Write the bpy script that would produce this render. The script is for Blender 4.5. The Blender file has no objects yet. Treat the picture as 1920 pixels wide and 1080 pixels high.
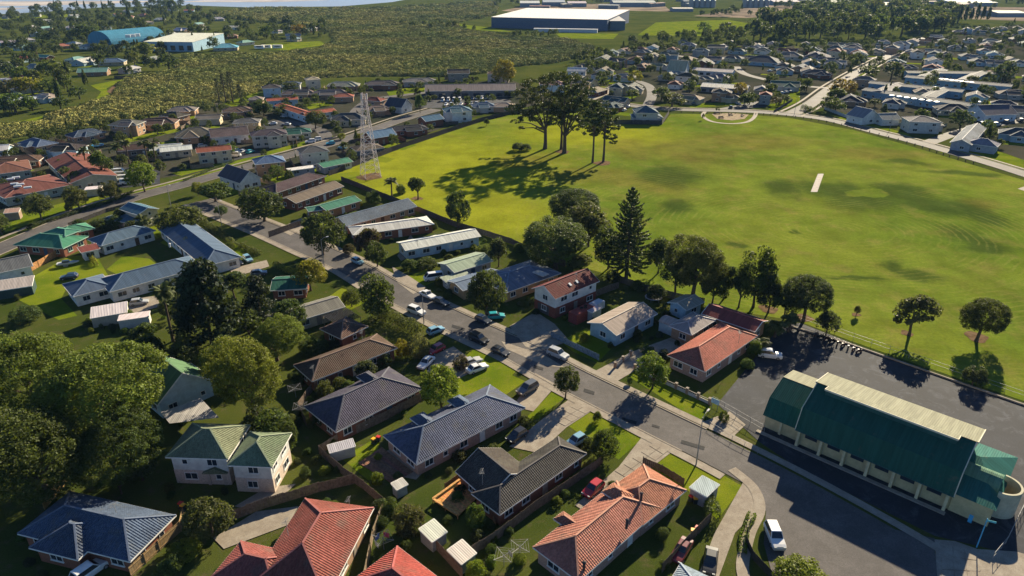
import bpy, math, random
import numpy as np
from mathutils import Vector

R = math.radians
sc = bpy.context.scene
COL = sc.collection
rnd = random.Random(11)

# ------------------------------------------------------------------ camera, sky, sun, exposure
FOC, PITCH, CAMH = 1280.0, R(25.1), 70.0
cam = bpy.data.objects.new('camera', bpy.data.cameras.new('camera'))
COL.objects.link(cam)
cam.location = (0, 0, CAMH)
cam.rotation_euler = (math.pi / 2 - PITCH, 0, 0)
cam.data.sensor_width = 36
cam.data.lens = 36 * FOC / 1920
cam.data.clip_start = 1
cam.data.clip_end = 30000
sc.camera = cam
SUN_EL, SUN_AZ = R(24), math.atan2(.52, .854)          # azimuth from +Y towards +X
world = bpy.data.worlds.new('World')
sc.world = world
world.use_nodes = True
wn = world.node_tree.nodes
sky = wn.new('ShaderNodeTexSky')
sky.sky_type = 'NISHITA'
sky.sun_disc = False
sky.sun_elevation = SUN_EL
sky.sun_rotation = SUN_AZ
sky.air_density = .75
sky.dust_density = 0.
sky.ozone_density = 5.
sky.altitude = 900
wn['Background'].inputs['Strength'].default_value = .058
world.node_tree.links.new(sky.outputs[0], wn['Background'].inputs['Color'])
sd = bpy.data.lights.new('sun', 'SUN')
sd.energy = 5.0
sd.angle = R(.5)
sd.color = (1, .86, .62)
sun = bpy.data.objects.new('sun', sd)
COL.objects.link(sun)
SUND = Vector((math.sin(SUN_AZ) * math.cos(SUN_EL), math.cos(SUN_AZ) * math.cos(SUN_EL), math.sin(SUN_EL)))
sun.rotation_euler = (-SUND).to_track_quat('-Z', 'Y').to_euler()
sun.location = (60, 80, 120)
sc.view_settings.view_transform = 'Standard'
sc.view_settings.look = 'None'
sc.view_settings.exposure = 1.25
sc.view_settings.gamma = 1
sc.cycles.max_bounces = 6
sc.cycles.transparent_max_bounces = 6
sc.cycles.volume_bounces = 0
sc.cycles.use_denoising = True

# ------------------------------------------------------------------ survey: photo point -> place on the ground
def G(x, y, z=0.):
    u, v = x - 960, y - 540
    d = (u, FOC * math.cos(PITCH) - v * math.sin(PITCH), -FOC * math.sin(PITCH) - v * math.cos(PITCH))
    t = (z - CAMH) / d[2]
    return (d[0] * t, d[1] * t)
def proj(p):
    x, y, z = p[0], p[1], p[2] - CAMH
    dep = y * math.cos(PITCH) - z * math.sin(PITCH)
    up = y * math.sin(PITCH) + z * math.cos(PITCH)
    return 960 + FOC * x / dep, 540 - FOC * up / dep, dep

# ------------------------------------------------------------------ helpers
TOP = []
def new(name, data=None, parent=None, loc=(0, 0, 0), rz=0, color=None, scale=None, label=None, cat=None, group=None, kind=None):
    o = bpy.data.objects.new(name, data)
    COL.objects.link(o)
    o.location = loc
    if rz: o.rotation_euler = (0, 0, rz)
    if scale is not None: o.scale = scale
    if color is not None: o.color = (*color[:3], 1)
    if parent is not None: o.parent = parent
    if label: o['label'] = label
    if cat: o['category'] = cat
    if group: o['group'] = group
    if kind: o['kind'] = kind
    if parent is None and label: TOP.append(o)
    return o

class MB:
    def __init__(s): s.v = []; s.f = []; s.m = []; s.uv = []
    def face(s, pts, mi=0, uv=None):
        b = len(s.v); s.v.extend([tuple(p) for p in pts])
        s.f.append(tuple(range(b, b + len(pts)))); s.m.append(mi)
        s.uv.append(uv if uv else [(p[0], p[1]) for p in pts])
    def hexa(s, q, mi=0):                                   # q: 4 bottom then 4 top corners
        for idx in ((3, 2, 1, 0), (4, 5, 6, 7), (0, 1, 5, 4), (1, 2, 6, 5), (2, 3, 7, 6), (3, 0, 4, 7)):
            s.face([q[i] for i in idx], mi)
    def box(s, c, size, rz=0, mi=0):
        ca, sa = math.cos(rz), math.sin(rz); q = []
        for dz in (-.5, .5):
            for dx, dy in ((-.5, -.5), (.5, -.5), (.5, .5), (-.5, .5)):
                x, y = dx * size[0], dy * size[1]
                q.append((c[0] + x * ca - y * sa, c[1] + x * sa + y * ca, c[2] + dz * size[2]))
        s.hexa(q, mi)
    def bar(s, a, b, w, h=None, mi=0):
        a, b = Vector(a), Vector(b); d = (b - a)
        if d.length < 1e-5: return
        d.normalize(); up = Vector((0, 0, 1))
        if abs(d.z) > .95: up = Vector((1, 0, 0))
        sx = d.cross(up).normalized() * (w / 2); sz = sx.cross(d).normalized() * ((h or w) / 2)
        s.hexa([a - sx - sz, a + sx - sz, b + sx - sz, b - sx - sz, a - sx + sz, a + sx + sz, b + sx + sz, b - sx + sz], mi)
    def tube(s, pts, rad, n=6, mi=0):
        rings = []
        for i, p in enumerate(pts):
            p = Vector(p); d = Vector(pts[min(i + 1, len(pts) - 1)]) - Vector(pts[max(i - 1, 0)])
            if d.length < 1e-6: d = Vector((0, 0, 1))
            d.normalize(); up = Vector((1, 0, 0)) if abs(d.z) > .8 else Vector((0, 0, 1))
            a = d.cross(up).normalized(); b = a.cross(d).normalized()
            rings.append([p + (a * math.cos(2 * math.pi * k / n) + b * math.sin(2 * math.pi * k / n)) * rad[i] for k in range(n)])
        for i in range(len(rings) - 1):
            for k in range(n):
                s.face([rings[i][k], rings[i][(k + 1) % n], rings[i + 1][(k + 1) % n], rings[i + 1][k]], mi)
        s.face(rings[-1], mi); s.face(rings[0][::-1], mi)
    def prism(s, poly, z0, z1, mi=0):
        n = len(poly)
        s.face([(p[0], p[1], z1) for p in poly], mi)
        s.face([(p[0], p[1], z0) for p in reversed(poly)], mi)
        for i in range(n):
            a, b = poly[i], poly[(i + 1) % n]
            s.face([(a[0], a[1], z0), (b[0], b[1], z0), (b[0], b[1], z1), (a[0], a[1], z1)], mi)
    def mesh(s, name, mats, smooth=False):
        me = bpy.data.meshes.new(name)
        me.from_pydata(s.v, [], s.f)
        for m in (mats if isinstance(mats, (list, tuple)) else [mats]): me.materials.append(m)
        me.polygons.foreach_set('material_index', s.m)
        uvl = me.uv_layers.new(name='UVMap')
        uvl.data.foreach_set('uv', np.array([c for f in s.uv for q in f for c in q], dtype=np.float32))
        if smooth: me.polygons.foreach_set('use_smooth', [True] * len(s.f))
        me.update()
        return me
    def obj(s, name, mats, parent=None, smooth=False, **k): return new(name, s.mesh(name, mats, smooth), parent, **k)

# ------------------------------------------------------------------ materials
class NT:
    def __init__(s, name):
        s.m = bpy.data.materials.new(name); s.m.use_nodes = True
        s.t = s.m.node_tree; s.n = s.t.nodes; s.b = s.n['Principled BSDF']; s.out = s.n['Material Output']
    def add(s, typ, ins=None, **props):
        n = s.n.new('ShaderNode' + typ)
        for k, v in props.items(): setattr(n, k, v)
        for k, v in (ins or {}).items():
            if isinstance(v, bpy.types.NodeSocket): s.t.links.new(v, n.inputs[k])
            else: n.inputs[k].default_value = v
        return n
    def link(s, a, b): s.t.links.new(a, b)
    def pos(s): return s.add('NewGeometry').outputs['Position']
    def noise(s, scale, detail=4, rough=.55, vec=None, dist=0):
        return s.add('TexNoise', {'Vector': vec if vec else s.pos(), 'Scale': scale, 'Detail': detail, 'Roughness': rough, 'Distortion': dist}).outputs['Fac']
    def ramp(s, fac, lo, hi, a=0., b=1.):
        return s.add('MapRange', {'Value': fac, 'From Min': lo, 'From Max': hi, 'To Min': a, 'To Max': b}, interpolation_type='SMOOTHSTEP').outputs['Result']
    def math(s, op, a, b=0.):
        return s.add('Math', {0: a, 1: b}, operation=op).outputs[0]
    def mix(s, fac, a, b, mode='MIX'):
        n = s.n.new('ShaderNodeMix'); n.data_type = 'RGBA'; n.blend_type = mode
        for sock, v in ((n.inputs[0], fac), (n.inputs[6], a), (n.inputs[7], b)):
            if isinstance(v, bpy.types.NodeSocket): s.t.links.new(v, sock)
            elif isinstance(v, (int, float)): sock.default_value = v
            else: sock.default_value = (*v[:3], 1)
        return n.outputs[2]
    def scaled(s, col, fac):                                 # colour times a grey factor
        c = s.add('CombineColor', {0: fac, 1: fac, 2: fac}).outputs[0]
        return s.mix(1., col, c, 'MULTIPLY')
    def objcol(s): return s.add('ObjectInfo').outputs['Color']
    def bump(s, h, dist, strength=1.):
        n = s.add('Bump', {'Height': h, 'Distance': dist, 'Strength': strength}).outputs['Normal']
        s.link(n, s.b.inputs['Normal'])
    def done(s, col=None, rough=.8, spec=.3, metal=0.):
        if col is not None:
            if isinstance(col, bpy.types.NodeSocket): s.link(col, s.b.inputs['Base Color'])
            else: s.b.inputs['Base Color'].default_value = (*col[:3], 1)
        s.b.inputs['Roughness'].default_value = rough
        s.b.inputs['Specular IOR Level'].default_value = spec
        s.b.inputs['Metallic'].default_value = metal
        return s.m

def m_plain(name, col=None, rough=.8, spec=.3, var=.25, scale=1.5, metal=0., bump=0.):
    t = NT(name); c = col if col else t.objcol()
    f = t.noise(scale, 5)
    if var:
        if not isinstance(c, bpy.types.NodeSocket): c = t.mix(0., c, c)
        c = t.scaled(c, t.ramp(f, .25, .75, 1 - var, 1 + var))
    if bump: t.bump(f, bump)
    return t.done(c, rough, spec, metal)

def m_rooftile():
    t = NT('roof_tile')
    uv = t.add('UVMap').outputs[0]; xy = t.add('SeparateXYZ', {0: uv})
    wu = t.math('SINE', t.math('MULTIPLY', xy.outputs[0], 2 * math.pi / .34))
    blot = t.noise(.35, 6, .65); fine = t.noise(2.6, 4, .7)
    c = t.scaled(t.objcol(), t.ramp(fine, .3, .7, .72, 1.22))
    c = t.scaled(c, t.ramp(t.noise(.13, 4, .6), .3, .7, .78, 1.2))
    c = t.mix(t.ramp(blot, .5, .7, 0, .45), c, (.13, .125, .1))      # lichen
    c = t.mix(t.ramp(t.noise(.9, 6, .75, dist=.6), .56, .7, 0, .5), c, (.05, .045, .04))
    c = t.mix(t.ramp(t.noise(5., 3), .6, .74, 0, .3), c, (.06, .05, .04))
    t.bump(wu, .035)
    return t.done(c, .75, .05)
def m_roofmetal():
    t = NT('roof_metal')
    uv = t.add('UVMap').outputs[0]; xy = t.add('SeparateXYZ', {0: uv})
    w = t.math('SINE', t.math('MULTIPLY', xy.outputs[0], 2 * math.pi / .3))
    rust = t.noise(.5, 6, .7)
    mp = t.add('Mapping', {'Vector': uv, 'Scale': (1.6, .12, 1)}).outputs[0]
    streak = t.noise(1., 4, .6, mp)
    c = t.scaled(t.objcol(), t.ramp(streak, .3, .7, .78, 1.14))
    c = t.mix(t.ramp(rust, .58, .76, 0, .35), c, (.2, .15, .1))
    t.bump(w, .014)
    return t.done(c, .75, .05)
def m_wall():
    t = NT('wall_paint'); p = t.pos(); z = t.add('SeparateXYZ', {0: p}).outputs[2]
    saw = t.math('FRACT', t.math('MULTIPLY', z, 1 / .2))
    c = t.scaled(t.objcol(), t.ramp(t.noise(.9, 5, .65), .25, .75, .8, 1.12))
    c = t.mix(t.ramp(t.noise(3., 4, .7), .6, .8, 0, .3), c, (.12, .1, .08))
    t.bump(saw, .02)
    return t.done(c, .8, .12)
def m_brick():
    t = NT('wall_brick')
    c = t.scaled(t.objcol(), t.ramp(t.noise(4., 6, .8), .25, .75, .65, 1.3))
    t.bump(t.noise(9., 3), .02)
    return t.done(c, .9, .15)
def m_grass(name, a, b, dry, sc_=.06, dryamt=.5):
    t = NT(name)
    big = t.noise(sc_, 5, .6); mid = t.noise(.5, 5, .65); fine = t.noise(5., 4, .75)
    c = t.mix(t.ramp(big, .35, .65), a, b)
    c = t.mix(t.ramp(mid, .5, .75, 0, dryamt), c, dry)
    c = t.scaled(c, t.ramp(fine, .25, .75, .7, 1.25))
    t.bump(t.noise(6., 4, .8), .12, .6)
    return t.done(c, .95, 0.)
def m_leaf(name='leaf', trans=.38):
    t = NT(name)
    at = t.add('Attribute', attribute_name='lv').outputs['Fac']
    oi = t.add('ObjectInfo')
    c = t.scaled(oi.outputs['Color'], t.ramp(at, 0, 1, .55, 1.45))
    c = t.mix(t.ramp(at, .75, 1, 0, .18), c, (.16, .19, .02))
    hsv = t.add('HueSaturation', {'Hue': t.math('ADD', t.math('MULTIPLY', oi.outputs['Random'], .03), .485), 'Saturation': 1.0, 'Value': 1.0, 'Color': c}).outputs[0]
    t.done(hsv, .6, .2)
    tr = t.add('BsdfTranslucent', {'Color': t.scaled(t.mix(.5, hsv, (.13, .16, .01)), 1.3)})
    mx = t.add('MixShader', {0: trans})
    t.link(t.b.outputs[0], mx.inputs[1]); t.link(tr.outputs[0], mx.inputs[2]); t.link(mx.outputs[0], t.out.inputs[0])
    return t.m
def m_asphalt(name, col, patch=.5):
    t = NT(name)
    c = t.mix(t.ramp(t.noise(.12, 6, .7), .4, .7), col, tuple(q * 1.5 for q in col))
    c = t.mix(t.ramp(t.noise(.22, 8, .75, dist=1.5), .5, .64, 0, patch), c, tuple(q * 2.1 + .02 for q in col))
    c = t.mix(t.ramp(t.noise(.7, 6, .8, dist=2.), .62, .72, 0, .45), c, tuple(q * .45 for q in col))
    c = t.scaled(c, t.ramp(t.noise(7., 3, .8), .3, .7, .75, 1.25))
    t.bump(t.noise(12., 3), .01)
    return t.done(c, .85, .25)
def m_concrete():
    t = NT('concrete')
    c = t.mix(t.ramp(t.noise(.5, 6, .7), .35, .7), (.25, .21, .165), (.34, .3, .24))
    c = t.mix(t.ramp(t.noise(1.6, 5, .7), .55, .75, 0, .5), c, (.13, .11, .085))
    return t.done(t.scaled(c, t.ramp(t.noise(8., 3, .8), .3, .7, .85, 1.12)), .9, .2)

ROOF_T, ROOF_M, WALL, BRICK = m_rooftile(), m_roofmetal(), m_wall(), m_brick()
TRIM = m_plain('trim_paint', None, .7, .15, .12)
GLASS = NT('window_glass').done((.02, .03, .045), .08, .8)
PAINT = NT('car_paint')
PAINT.b.inputs['Coat Weight'].default_value = .6
PAINT = PAINT.done(PAINT.scaled(PAINT.objcol(), PAINT.ramp(PAINT.noise(2.), .3, .7, .93, 1.05)), .32, .5)
TYRE = m_plain('tyre_rubber', (.018, .018, .018), .9, .2)
METAL = m_plain('bare_metal', (.26, .26, .26), .6, .4, .2, 3., .3)
LAMP = NT('lamp_glass').done((.6, .6, .56), .15, .6)
REDL = NT('tail_lamp_glass').done((.35, .01, .01), .2, .6)
TIMBER = m_plain('timber', None, .9, .15, .35, 2.5, 0, .01)
LEAF = m_leaf()
NEEDLE = m_leaf('needle', .16)
BARK = m_plain('bark', (.1, .075, .055), .95, .1, .35, 3.)
ASPH = m_asphalt('road_asphalt', (.08, .073, .07), .2)
LOT = m_asphalt('car_park_asphalt', (.02, .022, .029), .75)
CONC = m_concrete()
LAWN = m_grass('lawn_grass', (.1, .15, .01), (.17, .2, .015), (.22, .18, .05), .09, .45)
DIRT = m_plain('bare_earth', (.15, .1, .06), .95, 0., .35, .8)
PLASTIC = m_plain('plastic', None, .5, .4, .1)
# ------------------------------------------------------------------ setting: ground, water, field, roads
LAYER = {'lawn': .0085, 'bare_earth': .045, 'car_park': .05, 'road': .06, 'driveway': .075, 'forecourt': .07, 'mud_flat': .3}; NL = {}
def sheet(name, pts, mat, z, label=None, px=True, **k):
    if name in LAYER: NL[name] = NL.get(name, 0) + 1; z = LAYER[name] + (.0003 if name == 'lawn' else .0011) * NL[name]
    mb = MB(); P = [G(*p) for p in pts] if px else pts
    ar = sum(P[i][0] * P[(i + 1) % len(P)][1] - P[(i + 1) % len(P)][0] * P[i][1] for i in range(len(P)))
    if ar < 0: P = P[::-1]
    mb.face([(p[0], p[1], z) for p in P])
    o = mb.obj(name, mat, kind='structure')
    if len(P) > 4:
        import bmesh
        bm = bmesh.new(); bm.from_mesh(o.data); bmesh.ops.triangulate(bm, faces=bm.faces[:], ngon_method='EAR_CLIP'); bm.to_mesh(o.data); bm.free()
    return o
GROUND = m_grass('ground_mixed', (.046, .066, .013), (.078, .09, .02), (.11, .088, .05), .03, .75)
sheet('ground', [(-9000, -300), (9000, -300), (9000, 14000), (-9000, 14000)], GROUND, 0, px=False)
WATER = NT('tidal_water')
WATER.bump(WATER.noise(.15, 4), .25, .4)
WATER = WATER.done((.3, .33, .35), .3, .6)
MUD = m_plain('mud_flat', (.46, .4, .34), .6, .4, .35, .012)
WETMUD = m_plain('mangrove_mud', (.07, .062, .035), .8, .2, .4, .03)
SHORE = [(-900, 34), (0, 27), (100, 21), (190, 14), (350, 10), (470, 14), (640, 12), (735, 4), (800, -8), (900, -18), (900, -46), (-2600, -46), (-2600, 30)]
sheet('water', SHORE, WATER, .15)
for q in ([(-400, 12), (60, 11), (230, 6), (330, 2), (200, 2), (-400, 5)], [(330, 4), (500, 4), (620, 1), (500, 0), (380, 1)], [(-400, -4), (500, -6), (700, -8), (300, -10), (-400, -8)], [(-300, 20), (10, 19), (60, 15), (-300, 16)]):
    sheet('mud_flat', q, MUD, .3)
MANG = [(-200, 300), (-100, 250), (60, 230), (150, 203), (212, 180), (222, 160), (255, 147), (330, 135), (350, 106), (480, 104), (600, 94), (632, 82), (622, 62), (560, 48), (380, 30), (480, 17), (700, 16), (930, 5), (925, 28), (850, 44), (870, 60), (960, 69), (1060, 76), (1110, 90), (1095, 104), (1040, 118), (960, 125), (900, 138), (840, 142), (700, 143), (600, 146), (540, 160), (480, 172), (400, 200), (330, 210), (220, 225), (130, 242), (0, 262)]
sheet('mangrove_mud', MANG, WETMUD, .05)
YARD = m_grass('yard_mixed', (.04, .045, .03), (.07, .065, .05), (.045, .06, .015), .02, .8)
sheet('yards', [(1100, 112), (1180, 90), (1300, 84), (1500, 86), (1700, 78), (1920, 44), (2300, 60), (2300, 320), (1920, 300), (1800, 255), (1690, 236), (1560, 206), (1500, 192), (1430, 192), (1250, 193), (1120, 190), (1070, 165)], YARD, .006)
sheet('yards', [(-200, 310), (130, 250), (330, 212), (500, 180), (700, 162), (960, 150), (1050, 190), (900, 215), (740, 272), (620, 318), (480, 330), (330, 330), (200, 350), (0, 400), (-200, 450)], YARD, .0065)

# playing field: mown grass with its own worn and lush patches, plus a painted sunlit yellow tint
def m_field():
    t = NT('field_grass'); p = t.pos()
    wob = t.add('TexNoise', {'Vector': p, 'Scale': .035, 'Detail': 5., 'Roughness': .6}).outputs['Color']
    off = t.add('VectorMath', {0: wob, 1: (.5, .5, .5)}, operation='SUBTRACT').outputs[0]
    off = t.add('VectorMath', {0: off, 'Scale': 26.}, operation='SCALE').outputs[0]
    pd = t.add('VectorMath', {0: p, 1: off}, operation='ADD').outputs[0]
    def patches(lst, lo=.45, hi=1.5):
        acc = None
        for x, y, rx, ry in lst:
            c = G(x, y); k = math.hypot(*[a - b for a, b in zip(G(x + rx, y), c)]); d = abs(G(x, y - ry)[1] - G(x, y + ry)[1]) / 2
            mp = t.add('Mapping', {'Vector': pd, 'Location': (c[0], c[1], 0), 'Scale': (k, d, 50)}, vector_type='TEXTURE').outputs[0]
            r = t.add('VectorMath', {0: mp}, operation='LENGTH').outputs['Value']
            w = t.ramp(r, hi, lo)
            acc = w if acc is None else t.math('MAXIMUM', acc, w)
        return acc
    lush = patches([(1470, 352, 45, 17), (1550, 352, 60, 19), (1625, 372, 75, 25), (1690, 362, 55, 22), (1745, 385, 60, 22), (1800, 392, 55, 18), (1850, 408, 35, 14), (1825, 455, 45, 24), (1850, 470, 50, 12), (1675, 500, 26, 14), (1720, 515, 55, 12), (1255, 388, 38, 14), (1385, 455, 18, 6), (1490, 433, 14, 5), (1590, 522, 45, 6), (1700, 305, 40, 6), (1800, 325, 60, 6), (1260, 330, 60, 18)])
    hole = patches([(1623, 359, 40, 9)], .85, 1.15)
    brown = patches([(1290, 285, 75, 26), (1400, 265, 130, 14), (1650, 290, 110, 10), (1235, 345, 60, 20), (1160, 330, 60, 14), (1080, 330, 70, 14), (1840, 382, 40, 10), (1180, 280, 40, 20), (985, 300, 60, 14), (1300, 600, 120, 14)], .5, 1.5)
    sunlit_yel = patches([(760, 320, 260, 90), (900, 400, 140, 60), (1100, 250, 160, 26)], .4, 1.5)  # yellower mostly on the left: backlit brightness of the grass put into its colour
    lush = t.math('MULTIPLY', lush, t.math('SUBTRACT', 1., hole))
    big = t.noise(.018, 5, .6); mid = t.noise(.12, 5, .65)
    c = t.mix(t.ramp(big, .35, .65), (.1, .148, .017), (.155, .19, .024))
    c = t.mix(t.ramp(mid, .48, .72, 0, .5), c, (.22, .18, .055))
    c = t.mix(t.ramp(t.noise(.03, 6, .7, dist=1.), .57, .74, 0, .3), c, (.19, .14, .05))
    c = t.mix(t.math('MULTIPLY', sunlit_yel, .75), c, (.25, .262, .016))
    c = t.mix(t.math('MULTIPLY', brown, .4), c, (.15, .105, .03))
    c = t.mix(t.math('MULTIPLY', lush, .8), c, (.04, .065, .014))
    ctr = G(1560, 430)
    off2 = t.add('VectorMath', {0: off, 'Scale': .25}, operation='SCALE').outputs[0]; pd2 = t.add('VectorMath', {0: p, 1: off2}, operation='ADD').outputs[0]
    mp = t.add('Mapping', {'Vector': pd2, 'Location': (ctr[0] * 1., ctr[1], 0), 'Scale': (1.25, 1, 1)}, vector_type='TEXTURE').outputs[0]
    rr = t.add('VectorMath', {0: mp}, operation='LENGTH').outputs['Value']
    mow = t.math('SINE', t.math('MULTIPLY', rr, 2 * math.pi / 1.9))
    m2 = t.math('MULTIPLY', t.ramp(mow, .2, 1., 0, .3), t.ramp(t.noise(.05, 4, .7), .42, .62))
    m2 = t.math('MULTIPLY', m2, t.ramp(rr, 120, 50))
    c = t.mix(m2, c, (.24, .22, .06))
    c = t.scaled(c, t.ramp(t.noise(.09, 6, .7), .3, .7, .8, 1.18))
    c = t.scaled(c, t.ramp(t.noise(1.3, 5, .75), .25, .75, .82, 1.16))
    t.bump(t.noise(3., 4, .8), .12, .5)
    return t.done(c, .95, 0.)
FIELD = [(617, 331), (735, 285), (840, 249), (905, 228), (960, 216), (1030, 211), (1085, 212), (1085, 232), (1243, 233), (1258, 213), (1400, 215), (1480, 221), (1600, 244), (1700, 272), (1920, 338), (2300, 450), (2500, 900), (1920, 752), (1740, 690), (1600, 641), (1500, 603), (1330, 575), (1200, 540), (1130, 512), (1000, 475), (850, 422), (760, 386), (640, 338)]
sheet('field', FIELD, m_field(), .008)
# other lawns seen as bright strips
for q in ([(1195, 66), (1230, 42), (1365, 37), (1440, 50), (1340, 68)], [(850, 44), (925, 52), (960, 60), (870, 57)], [(1045, 62), (1160, 63), (1150, 73), (1060, 72)],
          [(475, 92), (500, 82), (600, 77), (612, 84), (540, 94)], [(0, 32), (120, 26), (180, 30), (0, 37)], [(0, 236), (60, 222), (130, 205), (180, 185), (190, 172), (170, 160), (210, 152), (240, 148), (200, 165), (205, 180), (160, 200), (80, 224), (0, 240)],
          [(330, 138), (345, 118), (360, 122), (352, 136)], [(725, 172), (800, 158), (860, 155), (960, 160), (970, 166), (900, 168), (800, 172), (730, 180)],
          [(300, 455), (345, 425), (440, 470), (462, 478), (400, 505), (385, 495)], [(130, 480), (180, 478), (205, 520), (130, 530), (115, 560), (145, 592), (110, 600), (30, 560), (60, 520)],
          [(420, 195), (480, 172), (490, 180), (440, 202)], [(190, 378), (320, 340), (470, 293), (560, 268), (620, 250), (625, 256), (560, 277), (470, 302), (330, 346), (200, 386)], [(10, 436), (110, 398), (190, 380), (200, 366), (120, 380), (0, 412)], [(505, 232), (560, 220), (600, 226), (560, 236)], [(568, 196), (612, 192), (625, 197), (580, 205)], [(300, 425), (350, 410), (440, 455), (460, 470), (380, 500), (345, 470)], [(200, 505), (230, 480), (280, 485), (300, 500), (230, 520)], [(1040, 60), (1150, 64), (1140, 72), (1050, 70)], [(1130, 140), (1150, 134), (1160, 142), (1140, 148)], [(1555, 215), (1600, 232), (1720, 262), (1700, 250), (1620, 228)], [(1500, 160), (1470, 185), (1440, 205), (1452, 208), (1500, 190)], [(1760, 285), (1830, 270), (1920, 300), (1920, 318)], [(1605, 140), (1640, 118), (1652, 122), (1615, 146)]):
    sheet('lawn', q, LAWN, .016)

def offset_line(P, d):
    out = []
    for i, p in enumerate(P):
        a = P[max(i - 1, 0)]; b = P[min(i + 1, len(P) - 1)]
        t = (b[0] - a[0], b[1] - a[1]); l = math.hypot(*t) or 1
        out.append((p[0] - t[1] / l * d, p[1] + t[0] / l * d))
    return out
def smooth_line(P, n=5):
    out = []
    for i in range(len(P) - 1):
        p0, p1, p2, p3 = P[max(i - 1, 0)], P[i], P[i + 1], P[min(i + 2, len(P) - 1)]
        for k in range(n):
            t = k / n
            out.append(tuple(.5 * (2 * p1[j] + (p2[j] - p0[j]) * t + (2 * p0[j] - 5 * p1[j] + 4 * p2[j] - p3[j]) * t * t + (3 * p1[j] - p0[j] - 3 * p2[j] + p3[j]) * t ** 3) for j in (0, 1)))
    out.append(P[-1]); return out
def strip(name, P, d0, d1, mat, z, z0=None):
    a, b = offset_line(P, d0), offset_line(P, d1); mb = MB()
    for i in range(len(P) - 1):
        q = [a[i], a[i + 1], b[i + 1], b[i]]
        if d1 > d0: q = q[::-1] if False else q
        pts = [(x, y, z) for x, y in q]
        n = (Vector(pts[1]) - Vector(pts[0])).cross(Vector(pts[2]) - Vector(pts[0]))
        mb.face(pts if n.z > 0 else pts[::-1])
        if z0 is not None:
            for e in (a, b):
                mb.face([(*e[i], z0), (*e[i + 1], z0), (*e[i + 1], z), (*e[i], z)])
    return mb.obj(name, mat, kind='structure')
def road(px, w, z=.03, kerb=True, path=(), n=6, mat=None):
    P = smooth_line([G(*p) for p in px], n)
    strip('road', P, -w / 2, w / 2, mat or ASPH, z + .03)
    if kerb:
        for s in (-1, 1): strip('kerb', P, s * w / 2, s * (w / 2 + .28), CONC, .15, 0)
    for s, a, b in path: strip('footpath', P, s * a, s * b, CONC, .112)
    return P
MAIN = road([(372, 378), (420, 398), (500, 430), (575, 463), (652, 497), (735, 545), (850, 602), (960, 652), (1013, 680), (1080, 716), (1165, 758), (1262, 806), (1345, 847), (1480, 918), (1640, 1010), (1800, 1110)], 7.6, .03, False, ())
MP = [p for p in MAIN if p[1] > G(1390, 872)[1]]; strip('footpath', MP, -4.05, -5.6, CONC, .112); strip('footpath', MAIN, 4.3, 5.7, CONC, .112)
strip('footpath', smooth_line([(lambda q: (q[0], q[1]))(G(*p)) for p in ((1372, 880), (1412, 915), (1424, 955), (1405, 1000), (1392, 1060), (1400, 1100))], 6), -.8, .8, CONC, .113)
ML = [p for p in MAIN if p[1] > G(1300, 830)[1]]
for s in (-1, 1): strip('kerb', ML, s * 3.8, s * 4.06, CONC, .15, 0)
road([(-300, 590), (-60, 492), (70, 437), (150, 404), (250, 371), (330, 350), (420, 325), (500, 303), (570, 284), (640, 264), (700, 243), (760, 222), (820, 205)], 7.5, .034, True, ((1, 6.2, 7.5),))
road([(585, 272), (610, 258), (600, 244), (560, 232), (520, 226)], 6, .038, False)
road([(700, 243), (660, 225), (690, 190), (760, 178), (840, 170)], 6, .042, False)
road([(1120, 190), (1180, 198), (1255, 205), (1400, 209), (1490, 216), (1560, 226), (1640, 247), (1700, 262), (1780, 284), (1920, 326), (2200, 420)], 7.0, .034, True, ((1, 5., 6.3),))
road([(1478, 216), (1520, 195), (1560, 165), (1600, 140), (1640, 118), (1690, 92), (1740, 68)], 7.5, .04, True, ((-1, 6, 7.4), (1, 6, 7.4)))
road([(1240, 100), (1330, 112), (1380, 106), (1480, 112), (1600, 110), (1700, 106)], 6, .044, False)
road([(1730, 272), (1790, 250), (1830, 240), (1920, 225)], 6, .046, False)
road([(1210, 205), (1222, 180), (1215, 160), (1180, 148)], 6, .044, False)
road([(1550, 165), (1480, 158), (1400, 140), (1380, 125)], 6, .046, False)
for pid, q in enumerate(([(1392, 862), (1480, 905), (1640, 985), (1752, 1010), (1755, 1120), (1475, 1120), (1447, 1075), (1432, 1020), (1436, 960), (1422, 915)],)):
    sheet('road', q, ASPH, .022)
sheet('car_park', [(1345, 758), (1400, 690), (1440, 640), (1470, 606), (1500, 606), (1600, 645), (1740, 695), (1925, 758), (2200, 850), (2200, 1110), (1752, 1005), (1500, 880), (1425, 830)], LOT, .018)
sheet('car_park', [(1340, 205), (1420, 190), (1440, 200), (1350, 209)], LOT, .02)
sheet('car_park', [(160, 335), (215, 312), (300, 320), (300, 345), (235, 352), (175, 348)], LOT, .02)
sheet('car_park', [(780, 178), (930, 176), (960, 190), (940, 200), (790, 203)], LOT, .02)
sheet('car_park', [(440, 300), (430, 285), (480, 280), (500, 290)], LOT, .02)
sheet('car_park', [(490, 228), (560, 222), (590, 236), (500, 243)], LOT, .02)
sheet('forecourt', [(1752, 1012), (1790, 1015), (1832, 1030), (1905, 1035), (1960, 1050), (1960, 1120), (1760, 1120)], CONC, .03)
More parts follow.
